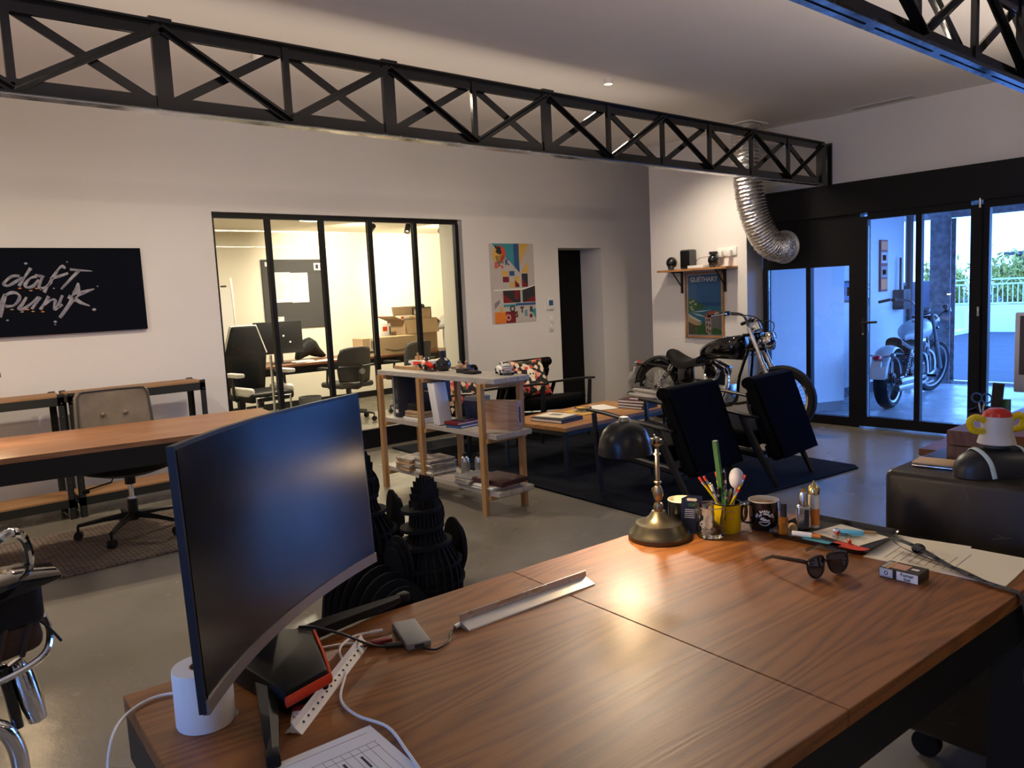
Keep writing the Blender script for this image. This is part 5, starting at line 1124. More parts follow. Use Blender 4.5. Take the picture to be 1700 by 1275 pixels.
one('sponge', G().box((0, 0, 0.02), (0.028, 0.022, 0.045), r=0.008), 'light_blue', 'light blue sponge wedged at the rim of the yellow mug', 'sponge', (1.876, 1.240, DZ+0.03), 20)
# black tray and its things
ty_ = thing('catchall_tray', 'black plastic tray holding papers, lighter and bottles', 'tray', (2.005, 1.016, DZ), 1)
rr_ = lambda a, b, r: [(sx*(a-r)+r*math.cos(t_*D2R), sy*(b-r)+r*math.sin(t_*D2R)) for sx, sy, t0 in ((1, 1, 0), (-1, 1, 90), (-1, -1, 180), (1, -1, 270)) for t_ in range(t0, t0+91, 18)]
obj('tray_floor', G().prism(rr_(0.108, 0.128, 0.02), 0.003), 'black_plastic', ty_)
o_, i_ = rr_(0.117, 0.137, 0.026), rr_(0.108, 0.128, 0.02)
g = G(); n_ = len(o_)
for k in range(n_):
    a, b = k, (k+1) % n_
    g.face([(*i_[a], 0.003), (*i_[b], 0.003), (*o_[b], 0.015), (*o_[a], 0.015)]); g.face([(*o_[a], 0.015), (*o_[b], 0.015), (*[q*0.985 for q in o_[b]], 0.013), (*[q*0.985 for q in o_[a]], 0.013)]); g.face([(*[q*0.985 for q in o_[a]], 0.013), (*[q*0.985 for q in o_[b]], 0.013), (*i_[b], 0.0), (*i_[a], 0.0)])
obj('tray_rim', g, 'enamel_black', ty_, 60)
TZ = DZ+0.0035
def vial(label, loc, prof, m, parts=(), cat='bottle', name='small_bottle', n=20):
    t = thing(name, label, cat, loc)
    obj('body', G().lathe(prof, n), m, t)
    for nm, pf, mm in parts: obj(nm, G().lathe(pf, n), mm, t)
    return t
vial('amber liquid bottle with a tall black cap on the tray', (1.924, 1.118, TZ), [(0, 0), (0.0125, 0), (0.0125, 0.048), (0.009, 0.051), (0, 0.051)], 'amber', [('cap', [(0, 0.051), (0.0095, 0.051), (0.0095, 0.088), (0, 0.088)], 'black_plastic')], n=8)
ck = one('cork', G().cyl((-0.012, 0, 0.0115), (0.012, 0, 0.0115), 0.0115, 0.0105, 16), 'cork', 'cork stopper lying on its side on the tray', 'cork', (1.962, 1.112, TZ), 40)
vp = thing('vaporizer', 'silver vaporizer with a glass tank standing on the tray', 'vaporizer', (1.995, 1.098, TZ), -48)
obj('battery_body', G().box((0, 0, 0.036), (0.038, 0.024, 0.072), r=0.007, seg=3), 'steel', vp); obj('side_panel', G().box((0.006, -0.0122, 0.036), (0.012, 0.0014, 0.05)), 'ink', vp); obj('tank', G().lathe([(0, 0.072), (0.012, 0.072), (0.0125, 0.10), (0.010, 0.108), (0, 0.108)], 18), 'steel', vp); obj('mouthpiece', G().lathe([(0, 0.108), (0.006, 0.108), (0.0065, 0.120), (0, 0.120)], 14), 'gold', vp)
vial('clear bottle with an orange label and a gold pointed cap on the tray', (2.038, 1.090, TZ), [(0, 0), (0.0155, 0), (0.0155, 0.092), (0.010, 0.098), (0, 0.098)], 'cream_paper', [('label', [(0.0158, 0.008), (0.0158, 0.055)], 'orange'), ('cap', [(0, 0.097), (0.0165, 0.097), (0.0165, 0.112), (0.010, 0.122), (0.004, 0.128), (0.0035, 0.134), (0, 0.135)], 'gold')])
def sheet(label, loc, rz, w, d, m, n=1, lines=0, cat='paper', name='paper_sheet'):
    t = thing(name, label, cat, loc, rz); obj('sheet', G().b2((-w/2, -d/2, 0), (w/2, d/2, 0.0007*n)), m, t, 0)
    if lines:
        g = G()
        for i in range(lines):
            y = d*0.36-i*d*0.06; g.b2((-w*0.4, y, 0.0007*n), (-w*0.4+w*random.uniform(0.3, 0.75), y+0.0022, 0.0007*n+0.0003))
        obj('writing', g, 'ink_grey', t, 0, kind='stuff')
    return t
sheet('cream folded receipt under the blue lighter on the tray', (2.03, 0.982, TZ), -12, 0.12, 0.15, 'cream_paper', 2, 5, 'receipt', 'receipt')
sheet('red edged card at the front edge of the tray', (1.935, 0.935, TZ), -4, 0.04, 0.10, 'red_accent', 1, 0, 'card', 'card')
sheet('blue and violet picture card at the front of the tray', (1.925, 1.01, TZ), -4, 0.035, 0.10, 'light_blue', 1, 0, 'card', 'card')
lt = thing('lighter', 'light blue disposable lighter on the receipt', 'lighter', (2.022, 0.972, TZ+0.0055), -68)
obj('body', G().box((0, 0, 0.006), (0.060, 0.024, 0.011), r=0.005), 'light_blue', lt); obj('metal_head', G().box((-0.038, 0, 0.006), (0.016, 0.02, 0.011), r=0.003), 'steel', lt)
kn = thing('pocket_knife', 'small folding knife with a brown wooden handle on the receipt', 'knife', (2.062, 0.955, TZ+0.0022), -62)
obj('handle', G().box((0, 0, 0.004), (0.06, 0.010, 0.007), r=0.003), 'cork', kn); obj('blade', G().prism([(-0.03, -0.003), (-0.075, 0.0), (-0.03, 0.004)], 0.002, Matrix.Translation((0, 0, 0.003))), 'steel', kn)
tu = thing('glue_tube', 'small white tube with an orange cap lying on the tray', 'tube', (1.932, 1.052, TZ+0.0008), -72)
obj('tube_body', G().cyl((-0.04, 0, 0.008), (0.012, 0, 0.008), 0.008), 'white_plastic', tu); obj('cap', G().cyl((0.012, 0, 0.008), (0.034, 0, 0.008), 0.0065), 'orange', tu)
ey = thing('earphones', 'coiled clear earphones with red tips on the receipt', 'earphones', (1.985, 0.985, TZ+0.0016), 0)
obj('cord_coil', G().torus((0, 0, 0.004), 0.018, 0.0022, n=24).torus((0.006, -0.008, 0.007), 0.015, 0.002, n=24), 'clear_glass', ey); obj('red_tip', G().cyl((-0.03, -0.04, 0.005), (-0.018, -0.03, 0.005), 0.0045), 'red_accent', ey); obj('red_tip', G().cyl((0.01, 0.012, 0.008), (0.014, 0.020, 0.008), 0.0045), 'red_accent', ey)
# sunglasses lying lens down, temples open
sg = thing('sunglasses', 'black sunglasses with brown lenses lying open on the desk', 'sunglasses', (1.715, 0.885, DZ), -18)
def lens_out(cx, s): return [(cx+s*x, z) for x, z in ((-0.026, 0.046), (-0.006, 0.050), (0.018, 0.047), (0.027, 0.036), (0.024, 0.016), (0.010, 0.003), (-0.008, 0.002), (-0.022, 0.012), (-0.028, 0.030))]
for s in (-1, 1):
    Mx = Matrix.Translation((0, 0, 0.002)) @ euler(82, 0, -s*7)
    pts = [Mx @ Vector((x, z, 0)) for x, z in lens_out(0.034*s, s)]
    fr = obj('lens_frame', G().tube(pts, (0.0035, 0.003), 8, closed=True, smooth=3), 'enamel_black', sg)
    obj('lens', G().prism(lens_out(0.034*s, s), 0.0012, Mx), 'lens', fr)
    h0 = Mx @ Vector((s*0.062, 0.042, 0))
    obj('temple', G().tube([h0, h0+Vector((s*0.003, 0.012, 0.0)), (h0.x+s*0.012, h0.y+0.105, 0.030), (h0.x+s*0.010, h0.y+0.145, 0.008)], [(0.0022, 0.005), (0.0022, 0.0055), (0.0022, 0.0045), (0.002, 0.0035)], 8), 'enamel_black', sg)
    obj('hinge_pin', G().ball(h0+Vector((0, -0.004, 0)), 0.002, 8), 'gold', sg)
obj('bridge', G().tube([(-0.009, 0.0, 0.036), (0, -0.001, 0.041), (0.009, 0.0, 0.036)], 0.0032, 8, smooth=3), 'enamel_black', sg)
# cigarette packet
cg = thing('cigarette_packet', 'dark cigarette packet with a white health warning label', 'packet', (1.822, 0.752, DZ), -1)
mat('packet', (0.035, 0.032, 0.024), 0.35)
obj('carton', G().b2((-0.029, -0.045, 0), (0.029, 0.045, 0.023), r=0.001, seg=1), 'packet', cg, 0)
obj('warning_label', G().b2((-0.0295, -0.044, 0.001), (-0.0288, 0.004, 0.0215)), 'white_paper', cg, 0); obj('stamp_label', G().b2((-0.0295, 0.013, 0.0015), (-0.0288, 0.043, 0.0215)), 'white_paper', cg, 0)
g = G(); g.add(text_mesh('Fumer', 0.0115, 0.0002, bold=0.0002), Matrix.Translation((-0.0297, -0.020, 0.0155)) @ euler(90, 0, -90)); g.add(text_mesh('tue', 0.0115, 0.0002, bold=0.0002), Matrix.Translation((-0.0297, -0.020, 0.0065)) @ euler(90, 0, -90))
obj('lettering', g, 'ink', cg, 0)
obj('stamp_ring', G().torus((-0.0296, 0.028, 0.0115), 0.004, 0.0009, (0, 90, 0), 18), 'ink', cg); obj('stamp_frame', G().tube([(-0.0296, 0.016, 0.004), (-0.0296, 0.040, 0.004), (-0.0296, 0.040, 0.019), (-0.0296, 0.016, 0.019)], 0.0005, 4, closed=True), 'ink', cg)
obj('warning_photo', G().b2((-0.018, -0.012, 0.0228), (0.018, 0.022, 0.0234)), 'skin_tone', cg, 0); obj('yellow_band', G().b2((-0.028, 0.024, 0.0228), (0.024, 0.029, 0.0234)), 'mustard', cg, 0)
for i in range(3): obj('print_line', G().b2((-0.026, 0.032+i*0.0035, 0.0228), (0.02, 0.0335+i*0.0035, 0.0234)), 'white_paper', cg, 0)
obj('print_line', G().b2((-0.004, -0.034, 0.0228), (0.006, -0.018, 0.0234)), 'white_paper', cg, 0)
# papers hanging over the desk edge, lanyard, pebble
sheet('cream plan sheet with faint pencil notes on the desk corner', (2.012, 0.728, DZ), 2, 0.222, 0.315, 'cream_paper', 3, 9)
sheet('loose cream sheet under the plan sheet beside the tray', (2.03, 0.80, DZ-0.0002), 9, 0.20, 0.20, 'cream_paper', 1, 4)
ly = thing('lanyard', 'grey printed lanyard strap draped over the desk edge', 'lanyard', (0, 0, 0))
strap = [(1.985, 0.850, 0.785), (1.955, 0.800, 0.79), (1.946, 0.755, 0.781), (1.930, 0.690, 0.762), (1.900, 0.620, 0.757), (1.885, 0.578, 0.757), (1.880, 0.532, 0.752), (1.888, 0.525, 0.715), (1.905, 0.524, 0.66), (1.912, 0.524, 0.615), (1.918, 0.522, 0.575)]
mat('strap', (0.085, 0.085, 0.085), 0.7, noise=0.3, nscale=60); mat('strap_print', (0.5, 0.47, 0.38), 0.7)
obj('strap', G().tube(strap, (0.0125, 0.0012), 4, smooth=5), 'strap', ly, 20)
obj('strap_fold', G().tube([(1.983, 0.852, 0.786), (1.99, 0.83, 0.765), (1.965, 0.755, 0.758), (1.94, 0.67, 0.757), (1.90, 0.605, 0.757)], (0.009, 0.001), 4, smooth=5), 'strap', ly, 20)
g = G()
for (i, sgn) in ((0.12, 'e'), (0.3, '#'), (0.55, 'x'), (0.8, 'o')): pass
for k in range(14):
    f_ = 0.6+k*0.62; i = int(f_); u = f_-i
    if i+1 >= len(strap): break
    p = Vector(strap[i]).lerp(Vector(strap[i+1]), u); g.box(p+Vector((-0.001, -0.0012, 0.0016)), (0.009, 0.009, 0.0006), rot=(0, 20, 35))
obj('strap_print', g, 'ink', ly, 0, kind='stuff')
g = G()
for k in range(10): g.box((1.884+0.0035*k, 0.5225, 0.738-0.013*k), (0.007, 0.0008, 0.006), rot=(0, 8, 0))
obj('pale_print', g, 'strap_print', ly, 0, kind='stuff')
obj('end_loop', G().tube([(1.912, 0.522, 0.60), (1.930, 0.522, 0.575), (1.936, 0.522, 0.545), (1.922, 0.522, 0.528), (1.906, 0.522, 0.545), (1.908, 0.522, 0.575)], (0.008, 0.001), 4, smooth=4), 'strap', ly, 20)
one('glass_pebble', G().ball((0, 0, 0.012), (0.021, 0.017, 0.013), 18), 'enamel_black', 'glossy black pebble resting on the plan sheet behind the lanyard', 'pebble', (2.00, 0.790, DZ+0.0025), 20)
# ---------------------------------------------------------------- old black strongbox cabinet at the right, and the far desk behind it
cb = thing('steel_cabinet', 'scratched old black steel cabinet on castors beside the desk', 'cabinet', (2.285, 1.003, 0.0))
obj('body', G().b2((0, -1.15, 0.10), (0.66, 0, 0.888), r=0.02, seg=3), 'trunk_black', cb)
for x in (0.08, 0.58):
    for y in (-0.10, -1.05): obj('castor', G().cyl((x-0.015, y, 0.04), (x+0.015, y, 0.04), 0.04, n=18).box((x, y, 0.085), (0.05, 0.04, 0.03)), 'rubber', cb)
g = G(); rn = random.Random(11)
for i in range(46):
    y, z, a, L = -rn.uniform(0.02, 0.75), rn.uniform(0.15, 0.85), rn.uniform(-70, 70), rn.uniform(0.008, 0.05)
    g.box((-0.0003, y, z), (0.0006, L, rn.uniform(0.0006, 0.0014)), rot=(a, 0, 0))
mat('scratch', (0.11, 0.095, 0.07), 0.6); obj('scratches', g, 'scratch', cb, 0, kind='stuff')
pw = thing('card_wallet', 'worn tan card wallet with metal edges on the black cabinet', 'wallet', (2.41, 0.905, 0.8885), 6)
obj('upper_shell', G().box((0, 0, 0.0125), (0.082, 0.112, 0.007), r=0.003), 'sand', pw); obj('lower_shell', G().box((0.0, 0, 0.0045), (0.084, 0.114, 0.007), r=0.003), 'steel', pw)
wb = thing('wooden_box', 'flat walnut box with a pale green lid panel on the black cabinet', 'box', (2.68, 0.615, 0.8885), 0)
obj('lower_tray', G().b2((-0.17, -0.30, 0), (0.17, 0.30, 0.045), r=0.002, seg=1), 'walnut', wb, 0); obj('upper_lid', G().b2((-0.17, -0.30, 0.047), (0.17, 0.30, 0.092), r=0.002, seg=1), 'walnut', wb, 0)
obj('lid_panel', G().b2((-0.12, -0.27, 0.092), (0.12, 0.02, 0.0932)), 'teal', wb, 0); obj('panel_edge', G().b2((-0.13, -0.28, 0.0915), (0.13, 0.03, 0.0925)), 'pink', wb, 0)
# plain money box in the colours of the one in the photograph
mb_ = thing('money_box', 'black money box with a white jar top, red lid and yellow handles', 'money box', (2.40, 0.745, 0.8885), 52)
def mbase(u, v):
    a = 2*math.pi*u; r = (1-v**3)**0.5 if v < 1 else 0
    return Vector((0.062*r*math.cos(a), 0.118*math.copysign(abs(math.sin(a))**0.8, math.sin(a))*r, 0.082*v))
g = G().grid(mbase, 32, 10); bmesh.ops.remove_doubles(g.bm, verts=g.bm.verts, dist=1e-4); g.face([mbase(i/32, 0) for i in range(32)])
mat('soft_black', (0.018, 0.018, 0.019), 0.42); mat('bone_white', (0.60, 0.56, 0.48), 0.4)
mbb = obj('base', g, 'soft_black', mb_, 60)
obj('coin_slot', G().box((-0.034, -0.03, 0.072), (0.003, 0.032, 0.006), rot=(0, -30, 0)), 'ink', mbb)
for s in (-1, 1): obj('pale_band', G().tube([(-0.063, s*0.045, 0.004), (-0.054, s*0.052, 0.045), (-0.03, s*0.06, 0.070), (0.01, s*0.062, 0.077), (0.045, s*0.055, 0.055)], (0.007, 0.002), 8, smooth=4), 'fence_paint', mbb)
obj('neck', G().cyl((0, 0, 0.078), (0, 0, 0.092), 0.030, n=24), 'dark_grey', mb_)
jr = obj('jar', G().lathe([(0, 0.090), (0.048, 0.090), (0.044, 0.105), (0.038, 0.125), (0.040, 0.150), (0.036, 0.168), (0, 0.168)], 32), 'bone_white', mb_)
obj('lid', G().lathe([(0.037, 0.166), (0.034, 0.176), (0.020, 0.186), (0, 0.189)], 28), 'red_plastic', jr)
for s in (-1, 1): obj('handle', G().tube([(0, s*0.036, 0.155), (0, s*0.062, 0.165), (0, s*0.078, 0.152), (0, s*0.068, 0.130), (0, s*0.038, 0.125)], 0.0095, 10, smooth=5), 'yellow', jr)
plank_table('desk', 'dark walnut desk behind the black cabinet, carrying the silver computer', 'desk', (4.05, 0.62, 0), 0, 1.54, 1.36, 0.75, 'walnut', 0.03, 0.08, 0.06)
og = thing('desk_organizer', 'black desk organizer holding scissors and a dark tablet', 'organizer', (3.90, 1.262, 0.7505), 0)
obj('tray_body', G().b2((-0.05, -0.055, 0), (0.05, 0.055, 0.008)).b2((-0.05, -0.055, 0.008), (-0.046, 0.055, 0.07)).b2((0.046, -0.055, 0.008), (0.05, 0.055, 0.09)).b2((-0.046, 0.051, 0.008), (0.046, 0.055, 0.08)).b2((-0.046, -0.055, 0.008), (0.046, -0.051, 0.08)), 'black_plastic', og, 0)
sx_ = thing('scissors', 'scissors with blue ring handles standing in the organizer', 'scissors', (3.885, 1.270, 0.76), 0)
for s in (-1, 1):
    obj('ring_handle', G().torus((0, s*0.020, 0.125), 0.021, 0.004, (0, 90, 0), 20), 'blue', sx_); obj('blade', G().tube([(0, -s*0.006, 0.0), (0, s*0.012, 0.105)], (0.004, 0.002), 6), 'steel', sx_)
bxo('tablet', 'thin black tablet standing on edge in the organizer', 'tablet', (3.905, 1.223, 0.759), (0.012, 0.045, 0.20), 'ink', rot=(6, -6, 0), parts=[('glass_face', (-0.0066, -0.020, 0.006), (-0.0058, 0.020, 0.194), 'black_gloss')])
bxo('green_notebook', 'small dark green notebook standing beside the tablet', 'notebook', (3.93, 1.183, 0.7505), (0.02, 0.03, 0.13), 'green')
im = thing('desktop_computer', 'silver desktop computer with a dark screen on the far walnut desk', 'computer', (4.02, 0.915, 0.7505), -88)
obj('casing', G().box((0, 0, 0.335), (0.53, 0.02, 0.36), r=0.006), 'alu', im); obj('display', G().b2((-0.245, -0.0112, 0.235), (0.245, -0.0098, 0.50)), 'mac_screen', im, 0)
obj('stand', G().box((0, 0.05, 0.09), (0.16, 0.012, 0.19), rot=(-18, 0, 0), r=0.003), 'alu', im); obj('foot', G().box((0, 0.0, 0.004), (0.18, 0.16, 0.008), r=0.003), 'alu', im)
mug('white mug with a black inside on the far walnut desk', (3.62, 1.07, 0.7505), 60, 'white_plastic', 'enamel_black', 0.04, 0.09, rim='white_plastic')
cable('blue-white cable looped beside the silver computer', [(4.0, 1.16, 0.756), (3.93, 1.14, 0.80), (3.88, 1.16, 0.79), (3.84, 1.13, 0.757), (3.80, 1.08, 0.755)], 0.003, 'white_plastic')
# ---------------------------------------------------------------- on the walls
cv = thing('canvas_print', 'wide black canvas with silver brush lettering over the metal racks', 'canvas', (1.245, 6.685, 1.64))
CVX, CVZ = 1.245, 1.64
obj('canvas', G().b2((-0.628, -0.033, -0.32), (0.628, 0, 0.32), r=0.003, seg=1), 'canvas_black', cv, 0)
strokes = {'d1': [(1.032, 1.757), (0.983, 1.755), (0.94, 1.72), (0.927, 1.7), (0.954, 1.689), (0.996, 1.712), (1.048, 1.747)], 'd2': [(1.107, 1.813), (1.063, 1.75), (1.019, 1.684)],
 'a1': [(1.139, 1.752), (1.097, 1.739), (1.061, 1.697), (1.067, 1.673), (1.109, 1.682), (1.149, 1.728)], 'a2': [(1.181, 1.758), (1.159, 1.714), (1.146, 1.674), (1.16, 1.66)], 'a3': [(1.129, 1.762), (1.169, 1.751)],
 'f1': [(1.331, 1.806), (1.315, 1.823), (1.289, 1.807), (1.246, 1.746), (1.203, 1.679), (1.175, 1.633)], 'f2': [(1.224, 1.733), (1.283, 1.749), (1.346, 1.772)], 'f3': [(1.148, 1.66), (1.191, 1.673), (1.231, 1.712)],
 't1': [(1.361, 1.799), (1.417, 1.793), (1.511, 1.784)], 't2': [(1.423, 1.791), (1.361, 1.73), (1.288, 1.653)], 'p1': [(0.93, 1.628), (0.9, 1.55), (0.883, 1.465)],
 'p2': [(0.918, 1.615), (0.971, 1.639), (1.01, 1.625), (1.012, 1.591), (0.973, 1.546), (0.922, 1.542)], 'u1': [(1.06, 1.603), (1.025, 1.551), (0.999, 1.522), (1.034, 1.52), (1.091, 1.561), (1.136, 1.6)],
 'u2': [(1.148, 1.6), (1.107, 1.547), (1.083, 1.514)], 'n1': [(1.202, 1.604), (1.166, 1.551), (1.138, 1.508)], 'n2': [(1.166, 1.545), (1.217, 1.577), (1.24, 1.569), (1.231, 1.535), (1.234, 1.507), (1.274, 1.54)],
 'n3': [(1.293, 1.608), (1.27, 1.561), (1.248, 1.52), (1.286, 1.539)], 'k1': [(1.407, 1.698), (1.388, 1.625), (1.336, 1.544), (1.258, 1.441)], 'k2': [(1.514, 1.649), (1.432, 1.624), (1.353, 1.592), (1.329, 1.6)], 'k3': [(1.365, 1.585), (1.411, 1.548), (1.469, 1.521)]}
wid = {'k1': [.010, .026, .024, .012], 'k2': [.004, .016, .024, .016], 'k3': [.022, .016, .004], 't1': [.010, .014, .003], 't2': [.014, .015, .008], 'p1': [.018, .022, .014]}
for i, (k, p) in enumerate(strokes.items()):
    w = wid.get(k, [.0125]*len(p)); w = [max(.004, q*(0.85+0.25*math.sin(3*j+i))) for j, q in enumerate(w)]
    obj('brush_stroke', G().tube([(x-CVX, -0.0335-0.0004*(i % 5), z-CVZ) for x, z in p], [(0.0016, q) for q in w], 6, smooth=6, flat=(0, 0, 1)) if False else G().tube([(x-CVX, -0.0335, z-CVZ) for x, z in p], [(q, 0.0022) for q in w], 8, smooth=6, flat=(0, -1, 0)), 'silver_print', cv, 60)
for x, z, r in ((1.079, 1.846, .0106), (1.348, 1.855, .0066), (.924, 1.441, .008), (1.225, 1.413, .0106), (1.223, 1.392, .006), (1.496, 1.491, .0133), (1.538, 1.668, .0066), (1.241, 1.661, .006)):
    obj('paint_drop', G().ball((x-CVX, -0.034, z-CVZ), (r*1.1, 0.0016, r*0.8), 12), 'silver_print', cv)
for i, (x, z) in enumerate(((1.091, 1.649), (1.13, 1.664), (.959, 1.517), (1.056, 1.512), (1.09, 1.497), (1.152, 1.492), (1.02, 1.497), (1.023, 1.668))):
    obj('orange_drop', G().ball((x-CVX, -0.034, z-CVZ), (.012, 0.0014, .0045), 10), 'orange' if i % 2 else 'glaze', cv)
# abstract rooster poster, unframed paper on the wall: 0.66 x 0.89, drawn in units of poster width / height
ps = thing('rooster_poster', 'geometric rooster poster in teal, mustard and red on the back wall', 'poster', (5.803, 6.686, 1.582))
PW, PH = 0.655, 0.885
obj('paper', G().b2((-PW/2, -0.003, -PH/2), (PW/2, -0.001, PH/2)), 'print_pale', ps, 0)
_lay = [0]
def pshape(name, pts, m, par=ps, w=PW, h=PH, front=-0.003):
    """polygon in 0..1 poster coordinates, origin top left"""
    _lay[0] += 1; y = front-0.00012*_lay[0]
    obj(name, G().prism([((u-0.5)*w, (0.5-v)*h) for u, v in pts], 0.0001, Matrix.Translation((0, y, 0)) @ euler(90, 0, 0)), m, par, 0)
R4 = lambda a, b, c, d: [(a, b), (c, b), (c, d), (a, d)]
P_ = [('teal_field', [(.06, 0), (.66, 0), (.66, .37), (.44, .22), (.20, .10)], 'teal'), ('blue_field', [(.54, 0), (.66, 0), (.66, .37), (.54, .29)], 'blue'), ('yellow_field', [(.66, 0), (.89, 0), (.67, .27)], 'mustard'),
      ('yellow_field', [(.85, .22), (.85, .37), (.68, .37)], 'mustard'), ('square', R4(.25, .345, .40, .405), 'mustard'), ('square', R4(.42, .345, .54, .405), 'blue'), ('square', R4(.27, .415, .41, .485), 'dark_red'), ('square', R4(.43, .485, .52, .55), 'mustard'), ('square', R4(.54, .415, .64, .55), 'mustard'),
      ('red_field', [(.54, .46), (.64, .52), (.64, .55), (.54, .55)], 'dark_red'), ('dark_window', R4(.70, .38, .84, .55), 'ink'), ('red_field', [(.70, .44), (.84, .53), (.84, .55), (.70, .55)], 'dark_red'),
      ('shelf_line', [(.06, .575), (.75, .565), (1, .525), (1, .535), (.78, .585), (.06, .590)], 'white_paper'), ('dark_field', R4(.26, .59, .65, .745), 'ink'), ('red_field', [(.26, .625), (.50, .745), (.26, .745)], 'dark_red'), ('red_field', [(.52, .59), (.63, .59), (.60, .70), (.52, .70)], 'dark_red'),
      ('dark_field', [(.70, .59), (1, .54), (1, .745), (.70, .745)], 'ink'), ('red_field', [(.74, .745), (1, .66), (1, .745)], 'dark_red'), ('blue_strip', R4(.26, .765, .56, .795), 'teal'), ('blue_strip', R4(.54, .755, 1, .785), 'blue'), ('grey_wing', [(.06, .745), (.18, .70), (.18, .74), (.06, .82)], 'mid_grey'),
      ('orange_floor', R4(.055, .855, .52, 1.0), 'orange'), ('red_floor', R4(.30, .855, .52, 1.0), 'dark_red'), ('teal_corner', [(.88, .85), (1, .83), (1, .965)], 'teal'), ('red_stamp', [(.88+.035*math.cos(a), .925+.026*math.sin(a)) for a in [i*math.pi/8 for i in range(16)]], 'dark_red')]
for n_, p, m in P_: pshape(n_, p, m)
pshape('red_sun', [(.22+.13*math.cos(a), .125+.10*math.sin(a)) for a in [i*math.pi/12 for i in range(24)]], 'red_accent')
pshape('yellow_halo', [(.16+.10*math.cos(a), .14+.09*math.sin(a)) for a in [i*math.pi/12 for i in range(24)]], 'mustard')
pshape('rooster_head', [(.11, .04), (.15, .02), (.17, .05), (.20, .02), (.22, .05), (.26, .03), (.25, .08), (.27, .11), (.24, .14), (.16, .12), (.13, .10), (.16, .08)], 'ink')
for i in range(6): pshape('feather_stripe', [(.13+.035*i, .15+.004*abs(i-3)), (.145+.035*i, .145), (.16+.028*i, .20), (.175+.026*i, .245), (.16+.026*i, .25), (.145+.03*i, .20)], 'ink')
def letter(chh, u, v, size, m):
    me = text_mesh(chh, size, 0.0003, bold=0.0035); _lay[0] += 1
    obj('letter', G().add(me, Matrix.Translation(((u-0.5)*PW, -0.0068, (0.5-v)*PH)) @ euler(90, 0, 0)), m, ps, 0); bpy.data.meshes.remove(me)
for a in (('B', .135, .275, .085, 'red_accent'), ('L', .205, .26, .05, 'ink'), ('A', .265, .29, .05, 'red_accent'), ('K', .375, .235, .095, 'blue'), ('R', .215, .835, .09, 'mustard'), ('O', .455, .825, .095, 'ink'), ('O', .355, .935, .095, 'pink'), ('S', .545, .90, .09, 'ink'), ('T', .675, .845, .09, 'maroon'), ('E', .765, .89, .085, 'teal'), ('R', .895, .845, .09, 'ink')): letter(*a)
# thermostat and switches
th = thing('thermostat', 'white wall thermostat with a dark display above the double switch', 'thermostat', (6.36, 6.686, 1.33))
obj('case', G().b2((-0.055, -0.022, -0.07), (0.055, 0, 0.07), r=0.005), 'white_plastic', th); obj('display', G().b2((-0.034, -0.0235, -0.022), (0.034, -0.0215, 0.04)), 'blue', th, 0)
sw = thing('light_switch', 'white double rotary switch plate beside the dark niche', 'switch', (6.37, 6.686, 1.09))
obj('plate', G().b2((-0.04, -0.008, -0.09), (0.04, 0, 0.09), r=0.003), 'white_plastic', sw)
for z in (-0.042, 0.042): obj('rocker', G().cyl((0, -0.018, z), (0, -0.008, z), 0.024, n=20), 'white_plastic', sw)
bo = one('access_hatch', G().b2((-0.004, -0.17, -0.13), (0, 0.17, 0.13)), 'wall_paint', 'flush white access hatch low on the pier behind the motorcycle seat', 'hatch', (7.199, 5.42, 0.76))
# shelf on the pier with its things, framed travel poster
sh = thing('wall_shelf', 'small wooden wall shelf on two black brackets above the framed poster', 'shelf', (7.199, 5.14, 1.62))
obj('board', G().b2((-0.22, -0.455, 0.0), (0, 0.44, 0.022)), 'oak', sh, 0)
for y in (-0.30, 0.26):
    b_ = obj('bracket', G().b2((-0.014, y-0.014, -0.24), (-0.002, y+0.014, 0)).b2((-0.19, y-0.014, -0.012), (-0.014, y+0.014, 0)), 'black_steel', sh, 0)
    obj('brace', G().tube([(-0.17, y, -0.012), (-0.012, y, -0.17)], (0.012, 0.004), 4), 'black_steel', b_)
fp = thing('framed_poster', 'framed seaside travel poster with a red-roofed house under the wall shelf', 'picture', (7.199, 5.105, 1.245))
FW, FH = 0.50, 0.72
for a, b in (((-0.025, -FW/2, FH/2-0.018), (0, FW/2, FH/2)), ((-0.025, -FW/2, -FH/2), (0, FW/2, -FH/2+0.018)), ((-0.025, -FW/2, -FH/2), (0, -FW/2+0.018, FH/2)), ((-0.025, FW/2-0.018, -FH/2), (0, FW/2, FH/2))): obj('frame_bar', G().b2(a, b), 'oak', fp, 0)
obj('mount', G().b2((-0.010, -FW/2+0.018, -FH/2+0.018), (-0.004, FW/2-0.018, FH/2-0.018)), 'print_pale', fp, 0)
IW, IH = FW-0.07, FH-0.07
_fl = [0]
def fshape(name, pts, m):     # 0..1 from the left as seen from the room; +Y is to the left
    _fl[0] += 1; x = -0.0102-0.0002*_fl[0]
    obj(name, G().prism([((u-0.5)*IW, (0.5-v)*IH) for u, v in pts], 0.00015, Matrix.Translation((x, 0, 0)) @ euler(90, 0, -90)), m, fp, 0)
fshape('sky', R4(0, 0, 1, .50), 'sky_print'); fshape('horizon_sea', R4(0, .46, 1, .75), 'blue'); fshape('sea', [(0, .60), (.45, .52), (1, .53), (1, .9), (0, .9)], 'sea')
fshape('surf', [(.05, .62), (.40, .60), (.75, .585), (.40, .615)], 'white_paper'); fshape('surf', [(.15, .64), (.35, .66), (.58, .71), (.30, .675)], 'white_paper'); fshape('surf', [(.0, .64), (.12, .69), (.42, .78), (.30, .79), (.05, .70)], 'white_paper')
